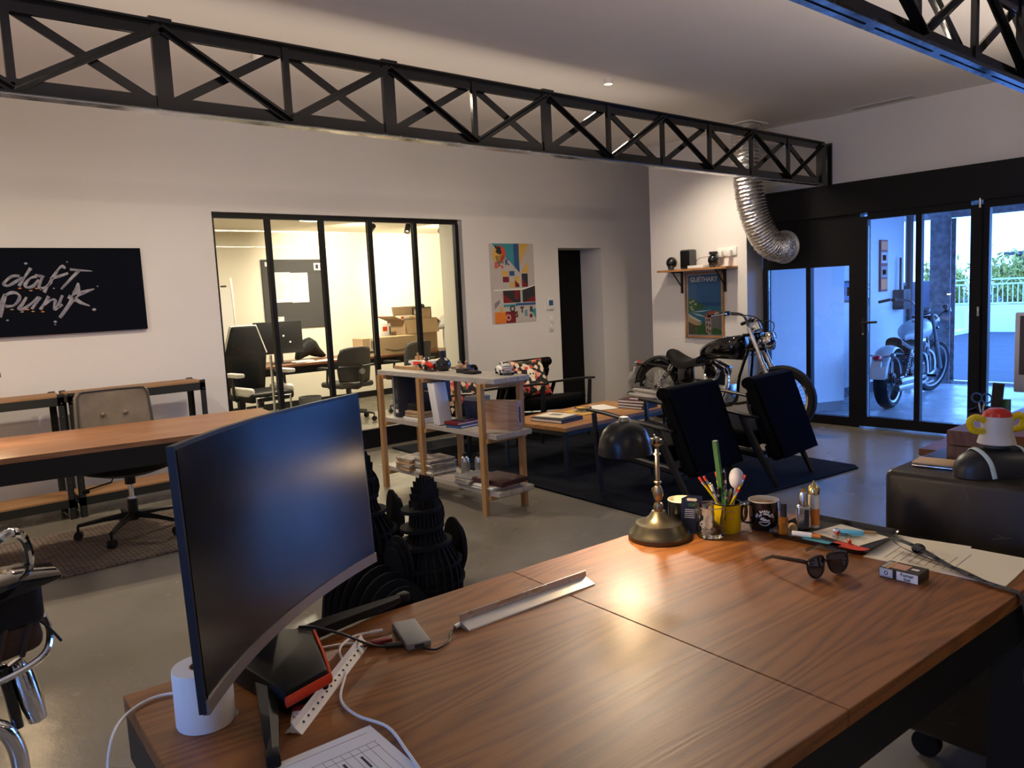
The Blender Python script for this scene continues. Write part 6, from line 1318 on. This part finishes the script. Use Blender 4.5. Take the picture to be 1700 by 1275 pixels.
fshape('beach', [(.0, .67), (.10, .72), (.45, .82), (.35, .88), (.0, .84)], 'sand'); fshape('headland', [(0, .38), (.15, .40), (.30, .44), (.46, .51), (.52, .54), (.30, .58), (.10, .62), (0, .64)], 'green')
for i, (u, v) in enumerate(((.04, .44), (.12, .42), (.06, .52), (.2, .47), (.1, .56))): fshape('cottage', R4(u, v, u+.07, v+.03), 'pale_wall_print')
fshape('dune', [(0, .78), (.2, .84), (.48, .86), (.6, .98), (.6, 1), (0, 1)], 'bark'); fshape('bushes', [(.2, .90), (.35, .84), (.5, .80), (.56, .9), (.5, 1), (.2, 1)], 'green')
fshape('house_front', [(.52, .70), (.70, .71), (.70, 1.0), (.54, .96)], 'pale_wall_print'); fshape('house_side', [(.70, .72), (.86, .64), (1, .70), (1, 1), (.70, 1)], 'mid_grey'); fshape('roof', [(.50, .70), (.62, .62), (.88, .60), (.72, .72)], 'red_accent'); fshape('roof', [(.86, .60), (1, .66), (1, .69), (.88, .64)], 'orange')
for u, v in ((.56, .73), (.63, .73), (.56, .81), (.64, .82), (.57, .9), (.64, .92)): fshape('shutter', R4(u, v, u+.04, v+.05), 'dark_red')
fshape('garden', [(.70, .93), (.8, .88), (1, .93), (1, 1), (.70, 1)], 'green')
me = text_mesh('GUÉTHARY', 0.074, 0.0004, spacing=1.0, bold=0.0022)
wx = max(v.co.x for v in me.vertices)-min(v.co.x for v in me.vertices); kx = 0.355/wx
obj('title_lettering', G().add(me, Matrix.Translation((-0.0162, 0.0, (0.5-.075)*IH)) @ euler(90, 0, -90) @ Matrix.Diagonal((kx, kx*1.05, 1, 1))), 'white_paper', fp, 0)
obj('glazing', G().b2((-0.0205, -FW/2+0.018, -FH/2+0.018), (-0.0195, FW/2-0.018, FH/2-0.018)), 'pane', fp, 0)
SZ = 1.642
def skull(label, loc, rz, s, cap=False):
    t = thing('skull_ornament', label, 'ornament', loc, rz)
    g = G().ball((0, 0, 0.062*s), (0.055*s, 0.046*s, 0.05*s), 20).box((-0.03*s, 0, 0.022*s), (0.045*s, 0.05*s, 0.044*s), r=0.012*s, seg=3)
    obj('cranium', g, 'skull_black', t, 60)
    for q in (-1, 1): obj('eye_socket', G().ball((-0.049*s, q*0.019*s, 0.052*s), (0.01*s, 0.012*s, 0.012*s), 12), 'black_matte', t)
    obj('nose', G().prism([(-0.006*s, 0), (0.006*s, 0), (0, 0.013*s)], 0.004, Matrix.Translation((-0.054*s, 0, 0.030*s)) @ euler(90, 0, -90)), 'black_matte', t)
    for k in range(5): obj('tooth', G().box((-0.053*s, (k-2)*0.0085*s, 0.012*s), (0.004*s, 0.0065*s, 0.014*s)), 'dark_grey', t)
    if cap: obj('pot_lid', G().cyl((0, 0, 0.108*s), (0, 0, 0.132*s), 0.036*s, n=24), 'black_plastic', t)
    return t
skull('matt black skull at the open end of the wall shelf', (7.085, 5.455, SZ), 25, 1.3)
skull('glossy black skull jar with a flat lid on the wall shelf', (7.09, 4.91, SZ), 15, 1.25, True)
sp2 = thing('loudspeaker', 'charcoal smart loudspeaker with rounded edges on the wall shelf', 'speaker', (7.10, 5.24, SZ))
obj('cabinet', G().box((0, 0, 0.105), (0.12, 0.145, 0.21), r=0.02, seg=3), 'dark_grey', sp2); obj('grille', G().box((-0.061, 0, 0.105), (0.004, 0.12, 0.18), r=0.001), 'black_matte', sp2)
bxo('white_box', 'slim white cardboard box lying on the wall shelf', 'box', (7.05, 5.08, SZ), (0.10, 0.20, 0.032), 'white_plastic')
sk = thing('socket_block', 'white wall sockets with two chargers above the shelf', 'socket', (7.198, 4.83, 1.80))
obj('plate', G().b2((-0.012, -0.14, -0.045), (0, 0.10, 0.045), r=0.003), 'white_plastic', sk)
for y in (0.04, -0.07): obj('charger', G().box((-0.038, y, -0.02), (0.05, 0.05, 0.07), r=0.006), 'white_plastic', sk)
cable('white lead hanging from the wall sockets to the shelf', [(7.16, 4.76, 1.75), (7.15, 4.77, 1.70), (7.12, 4.80, 1.66), (7.11, 4.84, 1.647)], 0.003, 'white_plastic')
cable('black lead between the loudspeaker and the skull jar', [(7.165, 5.20, 1.70), (7.13, 5.12, 1.75), (7.15, 5.02, 1.76), (7.17, 4.92, 1.77)], 0.0028, 'black_plastic')
# flexible aluminium duct from the ceiling into the black infill panel
du = thing('flexible_duct', 'crinkled silver flexible duct bending from the ceiling into the black panel', 'duct', (0, 0, 0))
path = [Vector(p) for p in ((7.04, 4.47, 3.02), (7.03, 4.46, 2.80), (7.00, 4.43, 2.50), (7.02, 4.40, 2.22), (7.09, 4.36, 2.00), (7.22, 4.33, 1.85), (7.36, 4.31, 1.81), (7.44, 4.305, 1.81))]
pp = []
for i in range(len(path)-1):
    a, b, c, d = path[max(0, i-1)], path[i], path[i+1], path[min(len(path)-1, i+2)]
    for j in range(24):
        t = j/24; pp.append(0.5*((2*b)+(c-a)*t+(2*a-5*b+4*c-d)*t*t+(3*b-a-3*c+d)*t**3))
rn = random.Random(2)
g = G(); N_ = 28; rings = []; up = Vector((0, 1, 0))
for i, p in enumerate(pp):
    t = (pp[min(i+1, len(pp)-1)]-pp[max(i-1, 0)]).normalized(); x = up.cross(t).normalized(); y = t.cross(x)
    base = 0.140+(0.007 if i % 3 == 0 else -0.004)
    rings.append([g.bm.verts.new(p+(x*math.cos(6.2832*k/N_)+y*math.sin(6.2832*k/N_))*(base+rn.uniform(-0.005, 0.005))) for k in range(N_)])
for A, B in zip(rings, rings[1:]):
    for k in range(N_): g.bm.faces.new((A[k], A[(k+1) % N_], B[(k+1) % N_], B[k]))
obj('hose', g, 'foil', du, 60)
obj('wall_flange', G().lathe([(0.135, 0), (0.17, 0), (0.17, 0.012), (0.15, 0.03), (0.135, 0.03), (0.135, 0)], 36, Matrix.Translation((7.468, 4.305, 1.81)) @ euler(0, -90, 0)), 'alu', du)
obj('ceiling_collar', G().b2((6.87, 4.31, 3.015), (7.19, 4.57, 3.028)), 'wall_paint', du, 0)
# ---------------------------------------------------------------- motorcycle at the left, only its tail in view
lb_ = motorcycle('chrome and black cruiser with a brown leather roll, by the entrance of the desk row', (-0.93, 2.72, 0), 180, MAT['black_gloss'])
for c in list(lb_.children):
    if c.name.split('.')[0] in ('tail_light', 'number_plate', 'turn_signal'):
        for q in list(c.children): bpy.data.objects.remove(q)
        bpy.data.objects.remove(c)
LB = lambda x, y, z: (-(x+0.93), -(y-2.72), z)     # world to motorcycle frame
obj('sissy_bar', G().tube([LB(0.10, 2.60, 0.62), LB(0.22, 2.60, 0.78), LB(0.30, 2.62, 0.835), LB(0.345, 2.68, 0.80), LB(0.36, 2.72, 0.72), LB(0.345, 2.78, 0.66)], 0.014, 10, smooth=5), 'chrome', lb_)
obj('tail_cowl', G().prism([(0.0, 0.68), (0.30, 0.725), (0.41, 0.715), (0.40, 0.703), (0.30, 0.685), (0.0, 0.62)], 0.16, Matrix.Translation(LB(0, 2.66, 0)) @ euler(0, 0, 180) @ euler(90, 0, 0), r=0.006), 'black_gloss', lb_)
obj('saddlebag', G().box(LB(0.22, 2.70, 0.625), (0.30, 0.20, 0.155), r=0.03, seg=3), 'black_leather', lb_)
gl = obj('leather_roll', G().box(LB(0.24, 2.68, 0.515), (0.24, 0.13, 0.12), rot=(0, 8, 0), r=0.035, seg=3), 'brown_leather', lb_)
for x in (0.20, 0.27, 0.33): obj('fold', G().tube([LB(x, 2.615, 0.565), LB(x-0.015, 2.61, 0.52), LB(x-0.03, 2.62, 0.465)], 0.008, 6, smooth=3), 'brown_leather', gl)
obj('lace', G().tube([LB(0.345, 2.62, 0.57), LB(0.375, 2.61, 0.53), LB(0.40, 2.60, 0.485)], 0.004, 6, smooth=3), 'black_leather', gl)
obj('luggage_rail', G().tube([LB(0.0, 2.58, 0.42), LB(0.20, 2.58, 0.42), LB(0.34, 2.60, 0.45), LB(0.378, 2.64, 0.50), LB(0.375, 2.70, 0.55)], 0.010, 8, smooth=5), 'chrome', lb_)
obj('upright_muffler', G().tube([LB(0.285, 2.66, 0.44), LB(0.298, 2.66, 0.40), LB(0.315, 2.66, 0.30), LB(0.325, 2.66, 0.245)], [0.020, 0.030, 0.032, 0.026], 16), 'chrome', lb_)
obj('muffler_shield', G().box(LB(0.262, 2.66, 0.34), (0.03, 0.05, 0.20), rot=(0, 6, 0), r=0.008), 'black_gloss', lb_)
obj('crash_bar', G().tube([LB(0.10, 2.62, 0.30), LB(0.215, 2.62, 0.28), LB(0.258, 2.62, 0.20), LB(0.262, 2.62, 0.08), LB(0.262, 2.62, 0.002)], 0.024, 12, smooth=5), 'chrome', lb_)
# ---------------------------------------------------------------- meeting room behind the glass
pb = thing('pinboard', 'large charcoal pinboard with two pages on the meeting room wall', 'pinboard', (4.99, 10.495, 1.615))
obj('board', G().b2((-0.49, -0.025, -0.485), (0.49, 0, 0.485), r=0.004), 'board_grey', pb, 0)
def pinned(label, x, z, w, h, m, lines=0, marks=()):
    t = thing('pinned_sheet', label, 'paper', (x, 10.468, z)); obj('sheet', G().b2((-w/2, -0.002, -h/2), (w/2, 0, h/2)), m, t, 0)
    if lines:
        g = G(); rn = random.Random(int(x*100))
        for i in range(lines): g.b2((-w*0.42, -0.003, h*0.42-i*h*0.055), (-w*0.42+w*rn.uniform(0.3, 0.8), -0.002, h*0.42-i*h*0.055+0.006))
        obj('writing', g, 'ink_grey', t, 0, kind='stuff')
    for a, b, c, d, mm in marks: obj('print_mark', G().b2((a*w, -0.0035, b*h), (c*w, -0.002, d*h)), mm, t, 0)
pinned('white page full of handwriting on the charcoal pinboard', 4.785, 1.71, 0.25, 0.42, 'white_paper', 15)
pinned('white page with a few lines on the charcoal pinboard', 5.045, 1.70, 0.26, 0.42, 'white_paper', 4)
pinned('small white label at the top corner of the pinboard', 4.60, 2.035, 0.10, 0.06, 'white_paper', 0)
pinned('white sticker with a black emblem on the pinboard', 5.37, 1.995, 0.17, 0.10, 'white_paper', 0, [(-.35, -.3, -.1, .3, 'ink'), (.05, -.35, .4, .35, 'ink_grey')])
pinned('small note at the lower edge of the pinboard', 4.685, 1.22, 0.17, 0.16, 'white_paper', 4)
wbd = thing('whiteboard', 'tall white board leaning in the meeting room corner', 'whiteboard', (3.90, 10.40, 0.0), rot=(-4, 0, 0))
obj('panel', G().b2((-0.15, -0.02, 0.55), (0.17, 0, 1.86)), 'white_plastic', wbd, 0)
for x in (-0.16, 0.17): obj('side_rail', G().b2((x-0.012, -0.03, 0), (x+0.012, 0.0, 1.88)), 'alu', wbd, 0)
obj('orange_sticker', G().b2((-0.10, -0.023, 1.72), (-0.01, -0.02, 1.78)), 'orange', wbd, 0); obj('black_sticker', G().b2((0.02, -0.023, 1.74), (0.10, -0.02, 1.82)), 'ink', wbd, 0)
# long table with legs, and what stands on it
plank_table('meeting_table', 'long meeting table with an oak top and black legs behind the glass', 'table', (5.0, 9.28, 0), 0, 3.2, 0.80, 0.74, 'walnut', 0.03, 0.09, 0.07)
mn = thing('monitor', 'flat black monitor seen from behind on the meeting table', 'monitor', (4.12, 9.25, 0.7405), 172)
obj('panel', G().box((0, 0, 0.32), (0.60, 0.03, 0.40), r=0.006), 'black_plastic', mn); obj('stand', G().box((0, 0.04, 0.10), (0.05, 0.02, 0.20)), 'black_plastic', mn); obj('foot', G().box((0, 0.03, 0.006), (0.24, 0.18, 0.012), r=0.004), 'black_plastic', mn)
for x in (-0.14, -0.06): obj('port_disc', G().cyl((x, 0.0145, 0.40+x), (x, 0.0165, 0.40+x), 0.012), 'white_plastic', mn)  # two small white discs on the monitor's back
one('draped_jacket', G().tube([(-0.20, 0, 0.02), (-0.10, 0, 0.12), (0.0, 0, 0.17), (0.10, 0.02, 0.10), (0.24, 0.03, 0.025)], [(0.05, 0.02), (0.09, 0.10), (0.10, 0.12), (0.09, 0.08), (0.05, 0.02)], 10, smooth=3), 'black_leather', 'black jacket heaped on the meeting table beside the monitor', 'jacket', (4.62, 9.45, 0.7405), 10)
for i, (x, y, w) in enumerate(((4.40, 9.0, 0.24), (4.62, 9.02, 0.30), (5.02, 9.05, 0.22))):
    sheet(('loose white sheet on the table by the monitor', 'spread white sheets on the table by the jacket', 'white sheet on the table by the wide carton')[i], (x, y, 0.7405), 20*i, w, 0.20, 'white_paper', 6)
bxo('white_router', 'flat white device on the table edge by the monitor', 'device', (4.28, 8.96, 0.7405), (0.26, 0.12, 0.03), 'white_plastic', rz=8, r=0.01)
mat('carton_tape', (0.62, 0.52, 0.36), 0.4)
def carton(label, loc, d, rz, flaps=False, name='carton', tape=True):
    t = thing(name, label, 'box', loc, rz); w, dd, h = d
    if flaps:
        obj('side_wall', G().b2((-w/2, -dd/2, 0), (w/2, -dd/2+0.006, h)), 'cardboard', t, 0); obj('side_wall', G().b2((-w/2, dd/2-0.006, 0), (w/2, dd/2, h)), 'cardboard', t, 0)
        obj('end_wall', G().b2((-w/2, -dd/2+0.006, 0), (-w/2+0.006, dd/2-0.006, h)), 'cardboard', t, 0); obj('end_wall', G().b2((w/2-0.006, -dd/2+0.006, 0), (w/2, dd/2-0.006, h)), 'cardboard', t, 0); obj('bottom', G().b2((-w/2, -dd/2, 0), (w/2, dd/2, 0.006)), 'cardboard', t, 0)
        obj('flap', G().box((-w/2-0.09, 0, h+0.03), (0.20, dd, 0.005), rot=(0, 22, 0)), 'cardboard', t); obj('flap', G().box((w/2+0.08, 0, h-0.05), (0.20, dd, 0.005), rot=(0, 40, 0)), 'cardboard', t)
        obj('flap', G().box((0.05, dd/2, h+0.09), (w*0.8, 0.005, 0.20), rot=(-12, 0, 0)), 'cardboard', t); obj('flap', G().box((0, -dd/2-0.03, h-0.09), (w, 0.005, 0.2), rot=(-12, 0, 0)), 'cardboard', t)
    else: obj('carton_body', G().b2((-w/2, -dd/2, 0), (w/2, dd/2, h)), 'cardboard', t, 0)
    if tape: obj('tape', G().b2((-w/2+0.10, -dd/2-0.001, 0), (-w/2+0.20, -dd/2, h)), 'carton_tape', t, 0)
    return t
c_ = carton('long low cardboard box printed with a curved arrow on the meeting table', (5.52, 9.04, 0.7405), (0.80, 0.30, 0.235), -4)
sm = [(-0.06+0.34*i/14-0.02, 0.085-0.03*math.sin(math.pi*i/14)) for i in range(15)]
obj('curved_arrow', G().tube([(x, -0.151, z) for x, z in sm], [(0.002, 0.002+0.006*math.sin(math.pi*i/14)) for i in range(15)], 4, flat=(0, -1, 0)).tube([(0.225, -0.151, 0.12), (0.265, -0.151, 0.118), (0.262, -0.151, 0.08)], 0.004, 4), 'ink', c_, 0)
for x in (0.30, 0.345): obj('up_arrow', G().b2((x-0.003, -0.152, 0.07), (x+0.003, -0.150, 0.13)).prism([(-0.012, 0), (0.012, 0), (0, 0.022)], 0.002, Matrix.Translation((x, -0.150, 0.125)) @ euler(90, 0, 0)), 'ink', c_, 0)
obj('print_code', G().b2((-0.28, -0.152, 0.10), (-0.27, -0.150, 0.20)).b2((-0.26, -0.152, 0.08), (-0.245, -0.150, 0.20)).b2((-0.31, -0.152, 0.04), (-0.25, -0.150, 0.07)), 'ink', c_, 0)
carton('large open cardboard box with raised flaps on the meeting table', (6.22, 9.42, 0.7405), (0.56, 0.42, 0.43), 4, True)
bxo('gift_bag', 'white and red patterned parcel in front of the open carton', 'parcel', (5.70, 9.40, 0.7405), (0.20, 0.16, 0.40), 'white_paper', rz=10, parts=[('red_print', (-0.05, -0.082, 0.30), (0.03, -0.0795, 0.36), 'red_accent'), ('dark_cord', (0.07, -0.085, 0.24), (0.085, -0.0795, 0.36), 'ink')])
bxo('snack_pack', 'pale packet with a red mark lying on the carton flap', 'packet', (6.05, 9.33, 1.175), (0.30, 0.14, 0.06), 'cream_paper', rz=5, r=0.02, parts=[('red_mark', (-0.12, -0.072, 0.02), (-0.08, -0.069, 0.05), 'red_accent'), ('yellow_mark', (0.02, -0.072, 0.02), (0.10, -0.069, 0.045), 'mustard')])
pf = thing('picture_frame', 'small dark framed picture standing in the open carton', 'picture', (6.40, 9.42, 1.12), 0)
obj('frame', G().b2((-0.16, -0.01, 0), (0.16, 0.01, 0.22)), 'ink', pf, 0); obj('picture', G().b2((-0.145, -0.012, 0.015), (0.145, -0.0095, 0.205)), 'kraft', pf, 0); obj('badge', G().cyl((-0.10, -0.015, 0.15), (-0.10, -0.0115, 0.15), 0.035), 'white_paper', pf)
ol = thing('reading_lamp', 'black reading lamp with a small round head behind the open carton', 'lamp', (6.56, 9.60, 0.7405))
obj('foot', G().cyl((0, 0, 0), (0, 0, 0.015), 0.07), 'black_plastic', ol); obj('stem', G().tube([(0, 0, 0.015), (0.02, 0, 0.3), (-0.01, 0, 0.50), (-0.03, 0, 0.58)], 0.010, 8, smooth=4), 'black_plastic', ol); obj('head', G().lathe([(0, 0.05), (0.03, 0.045), (0.055, 0.0), (0.05, -0.02), (0, -0.02)], 18, Matrix.Translation((-0.04, 0, 0.60)) @ euler(0, -50, 0)), 'black_plastic', ol)
cl_ = thing('cloth_heap', 'white garment heap with a navy sleeve on the paper box', 'clothes', (6.80, 9.30, 0.735))
obj('white_cloth', G().tube([(-0.30, 0, 0.30), (-0.10, 0, 0.36), (0.10, 0, 0.42), (0.30, 0, 0.36)], [(0.08, 0.03), (0.16, 0.09), (0.18, 0.13), (0.12, 0.06)], 12, smooth=4), 'fabric_white', cl_); obj('navy_sleeve', G().tube([(0.0, 0.0, 0.48), (0.03, 0, 0.58), (0.12, 0.0, 0.68), (0.18, 0, 0.62)], [(0.05, 0.05), (0.08, 0.07), (0.08, 0.06), (0.05, 0.04)], 10, smooth=3), 'fabric_navy', cl_)
bxo('paper_box', 'tall white paper box at the end of the meeting table', 'box', (6.84, 9.05, 0.30), (0.44, 0.40, 0.72), 'fabric_white', r=0.02, parts=[('fold_line', (-0.222, -0.2015, 0.36), (0.222, -0.1995, 0.364), 'mid_grey')])
bxo('side_stool', 'low black side stand under the white paper box', 'stand', (6.84, 9.05, 0), (0.40, 0.36, 0.299), 'black_steel', r=0.01, parts=[('drawer_front', (-0.18, -0.183, 0.03), (0.18, -0.179, 0.26), 'dark_grey')])
# task chairs
def task_chair(label, loc, rz, back='mesh_grey'):
    t = thing('task_chair', label, 'chair', loc, rz, group='task chairs around the meeting table'); swivel(t, 0.31, 0.42, 'dark_grey', 0.3, 'steel')
    obj('seat', G().box((0, 0.02, 0.46), (0.48, 0.46, 0.07), r=0.03, seg=3), back, t)
    def f(u, v):
        x = (u-0.5)*0.48*(1-0.10*abs(2*v-1)**2); return Vector((x, -0.24-0.05*v+0.22*(x/0.48)**2*2-0.0, 0.50+0.42*v-(0.03*abs(2*u-1)**4 if v > 0.8 else 0)))
    b = obj('backrest', G().grid(f, 14, 10), back, t, 60); m = b.modifiers.new('s', 'SOLIDIFY'); m.thickness = 0.03
    obj('back_bar', G().tube([(-0.25, -0.21, 0.69), (0, -0.30, 0.69), (0.25, -0.21, 0.69)], 0.012, 6, smooth=3), 'dark_grey', t)
    obj('back_spine', G().tube([(0, -0.02, 0.42), (0, -0.28, 0.45), (0, -0.31, 0.72)], 0.02, 6, smooth=3), 'dark_grey', t); obj('tension_knob', G().cyl((0, -0.30, 0.63), (0, -0.335, 0.63), 0.035, n=18), 'mid_grey', t)
    for s in (-1, 1):
        a = obj('arm_post', G().tube([(s*0.22, 0.0, 0.44), (s*0.29, 0.0, 0.46), (s*0.29, -0.02, 0.66)], 0.014, 6, smooth=3), 'dark_grey', t); obj('arm_pad', G().box((s*0.29, 0.02, 0.675), (0.08, 0.26, 0.03), r=0.012), 'black_plastic', a)
    return t
task_chair('grey mesh task chair facing the wide carton, round knob on its back', (4.66, 8.55, 0), 4)
task_chair('grey mesh task chair pushed under the table end by the paper box', (5.62, 8.62, 0), 10)
gc = thing('gaming_chair', 'tall black shell chair with white edging beside the partition', 'chair', (3.50, 8.45, 0), 186)
swivel(gc, 0.33, 0.42, 'black_plastic', 0.1, 'steel')
hx = [(-0.25, 0.46), (-0.27, 0.70), (-0.21, 1.0), (-0.13, 1.25), (0.13, 1.25), (0.21, 1.0), (0.27, 0.70), (0.25, 0.46)]
hx = [(-0.20, 0.48), (-0.255, 0.92), (-0.15, 1.24), (0.15, 1.24), (0.255, 0.92), (0.20, 0.48)]
obj('back_shell', G().prism(hx, 0.07, Matrix.Translation((0, -0.24, 0)) @ euler(90, 0, 0), r=0.02), 'black_leather', gc); obj('white_edging', G().tube([(x*1.02, -0.275, z) for x, z in hx[1:5]], 0.016, 8), 'white_plastic', gc)
obj('seat', G().box((0, 0.02, 0.47), (0.54, 0.52, 0.11), r=0.04, seg=3), 'black_leather', gc)
for s in (-1, 1):
    a = obj('arm_post', G().tube([(s*0.24, 0, 0.44), (s*0.31, 0, 0.46), (s*0.31, 0, 0.70)], 0.018, 6, smooth=3), 'black_plastic', gc); obj('arm_pad', G().box((s*0.31, 0.03, 0.72), (0.10, 0.30, 0.045), r=0.015), 'white_plastic', a)
    obj('side_bolster', G().box((s*0.24, 0.05, 0.53), (0.09, 0.42, 0.10), r=0.035, seg=3), 'white_plastic', gc)
ht = thing('hand_truck', 'folding steel hand truck standing in front of the shell chair', 'hand truck', (3.35, 7.75, 0), 4)
obj('outer_frame', G().tube([(-0.19, 0, 0.02), (-0.19, 0, 0.52), (0.19, 0, 0.52), (0.19, 0, 0.02)], 0.012, 8, closed=True), 'steel', ht); obj('handle_post', G().tube([(0, 0, 0.10), (0, 0, 0.95)], 0.014, 8), 'steel', ht)
obj('cross_bar', G().box((0, -0.005, 0.16), (0.44, 0.02, 0.09)), 'mid_grey', ht); obj('toe_plate', G().b2((-0.2, -0.24, 0.005), (0.2, 0.0, 0.012)), 'steel', ht, 0)
for s in (-1, 1): obj('wheel', G().cyl((s*0.20, 0.03, 0.085), (s*0.245, 0.03, 0.085), 0.085, n=20), 'rubber', ht); obj('hinge_plate', G().box((s*0.225, 0, 0.30), (0.04, 0.03, 0.16)), 'dark_grey', ht)
plank_table('side_table', 'dark narrow side table behind the hand truck', 'table', (3.02, 9.10, 0), 0, 0.7, 0.5, 0.74, 'black_matte', 0.03, 0.06, 0.05)
wbn = thing('waste_bin', 'clear plastic waste bin beside the meeting table leg', 'bin', (4.02, 8.30, 0))
obj('bin_wall', G().lathe([(0.10, 0), (0.13, 0.40), (0.127, 0.40), (0.098, 0.004)], 24), 'mid_grey', wbn); obj('bin_floor', G().cyl((0, 0, 0), (0, 0, 0.004), 0.10, n=24), 'mid_grey', wbn)
# track spots in the meeting room
tk = thing('light_track', 'black ceiling light track with spot heads in the meeting room', 'track light', (5.9, 8.9, 2.5))
obj('track', G().b2((-0.9, -0.015, -0.025), (0.9, 0.015, 0)), 'black_steel', tk, 0)
def track_head(x, target, power):
    p = Vector((x, 0, -0.10)); d = (Vector(target)-Vector((5.9, 8.9, 2.5))-p).normalized(); q = d.to_track_quat('-Z', 'Y').to_matrix().to_4x4()
    h_ = obj('spot_head', G().lathe([(0, 0.06), (0.035, 0.06), (0.04, -0.06), (0.036, -0.06), (0.03, 0.03), (0, 0.035)], 18, Matrix.Translation(p) @ q), 'black_steel', tk); obj('stem', G().cyl((x, 0, -0.025), p, 0.01), 'black_steel', h_)
    obj('bulb', G().lathe([(0, -0.02), (0.03, -0.02), (0.03, -0.015), (0, -0.015)], 14, Matrix.Translation(p) @ q), 'bulb', h_)
    l = bpy.data.lights.new('track_spot', 'SPOT'); l.energy = power; l.color = (1.0, 0.84, 0.60); l.spot_size = 95*D2R; l.spot_blend = 0.7; l.shadow_soft_size = 0.05
    o = bpy.data.objects.new('track_spot', l); COL.objects.link(o); o.parent = tk; o.matrix_local = Matrix.Translation(p+d*0.07) @ q
track_head(-0.55, (5.6, 10.5, 1.85), 190); track_head(0.55, (7.3, 10.5, 1.8), 200); track_head(0.0, (5.0, 8.2, 0.6), 150)
cl2 = thing('ceiling_panel_lamp', 'round white ceiling lamp over the meeting table', 'ceiling light', (4.4, 8.6, 2.5))
obj('lamp_body', G().cyl((0, 0, -0.05), (0, 0, -0.001), 0.20, n=32), 'white_plastic', cl2); obj('diffuser', G().cyl((0, 0, -0.056), (0, 0, -0.05), 0.18, n=32), 'bulb', cl2)
l = bpy.data.lights.new('panel', 'AREA'); l.shape = 'DISK'; l.size = 0.36; l.energy = 90; l.color = (1.0, 0.86, 0.64); o = bpy.data.objects.new('panel_light', l); COL.objects.link(o); o.parent = cl2; o.location = (0, 0, -0.06)
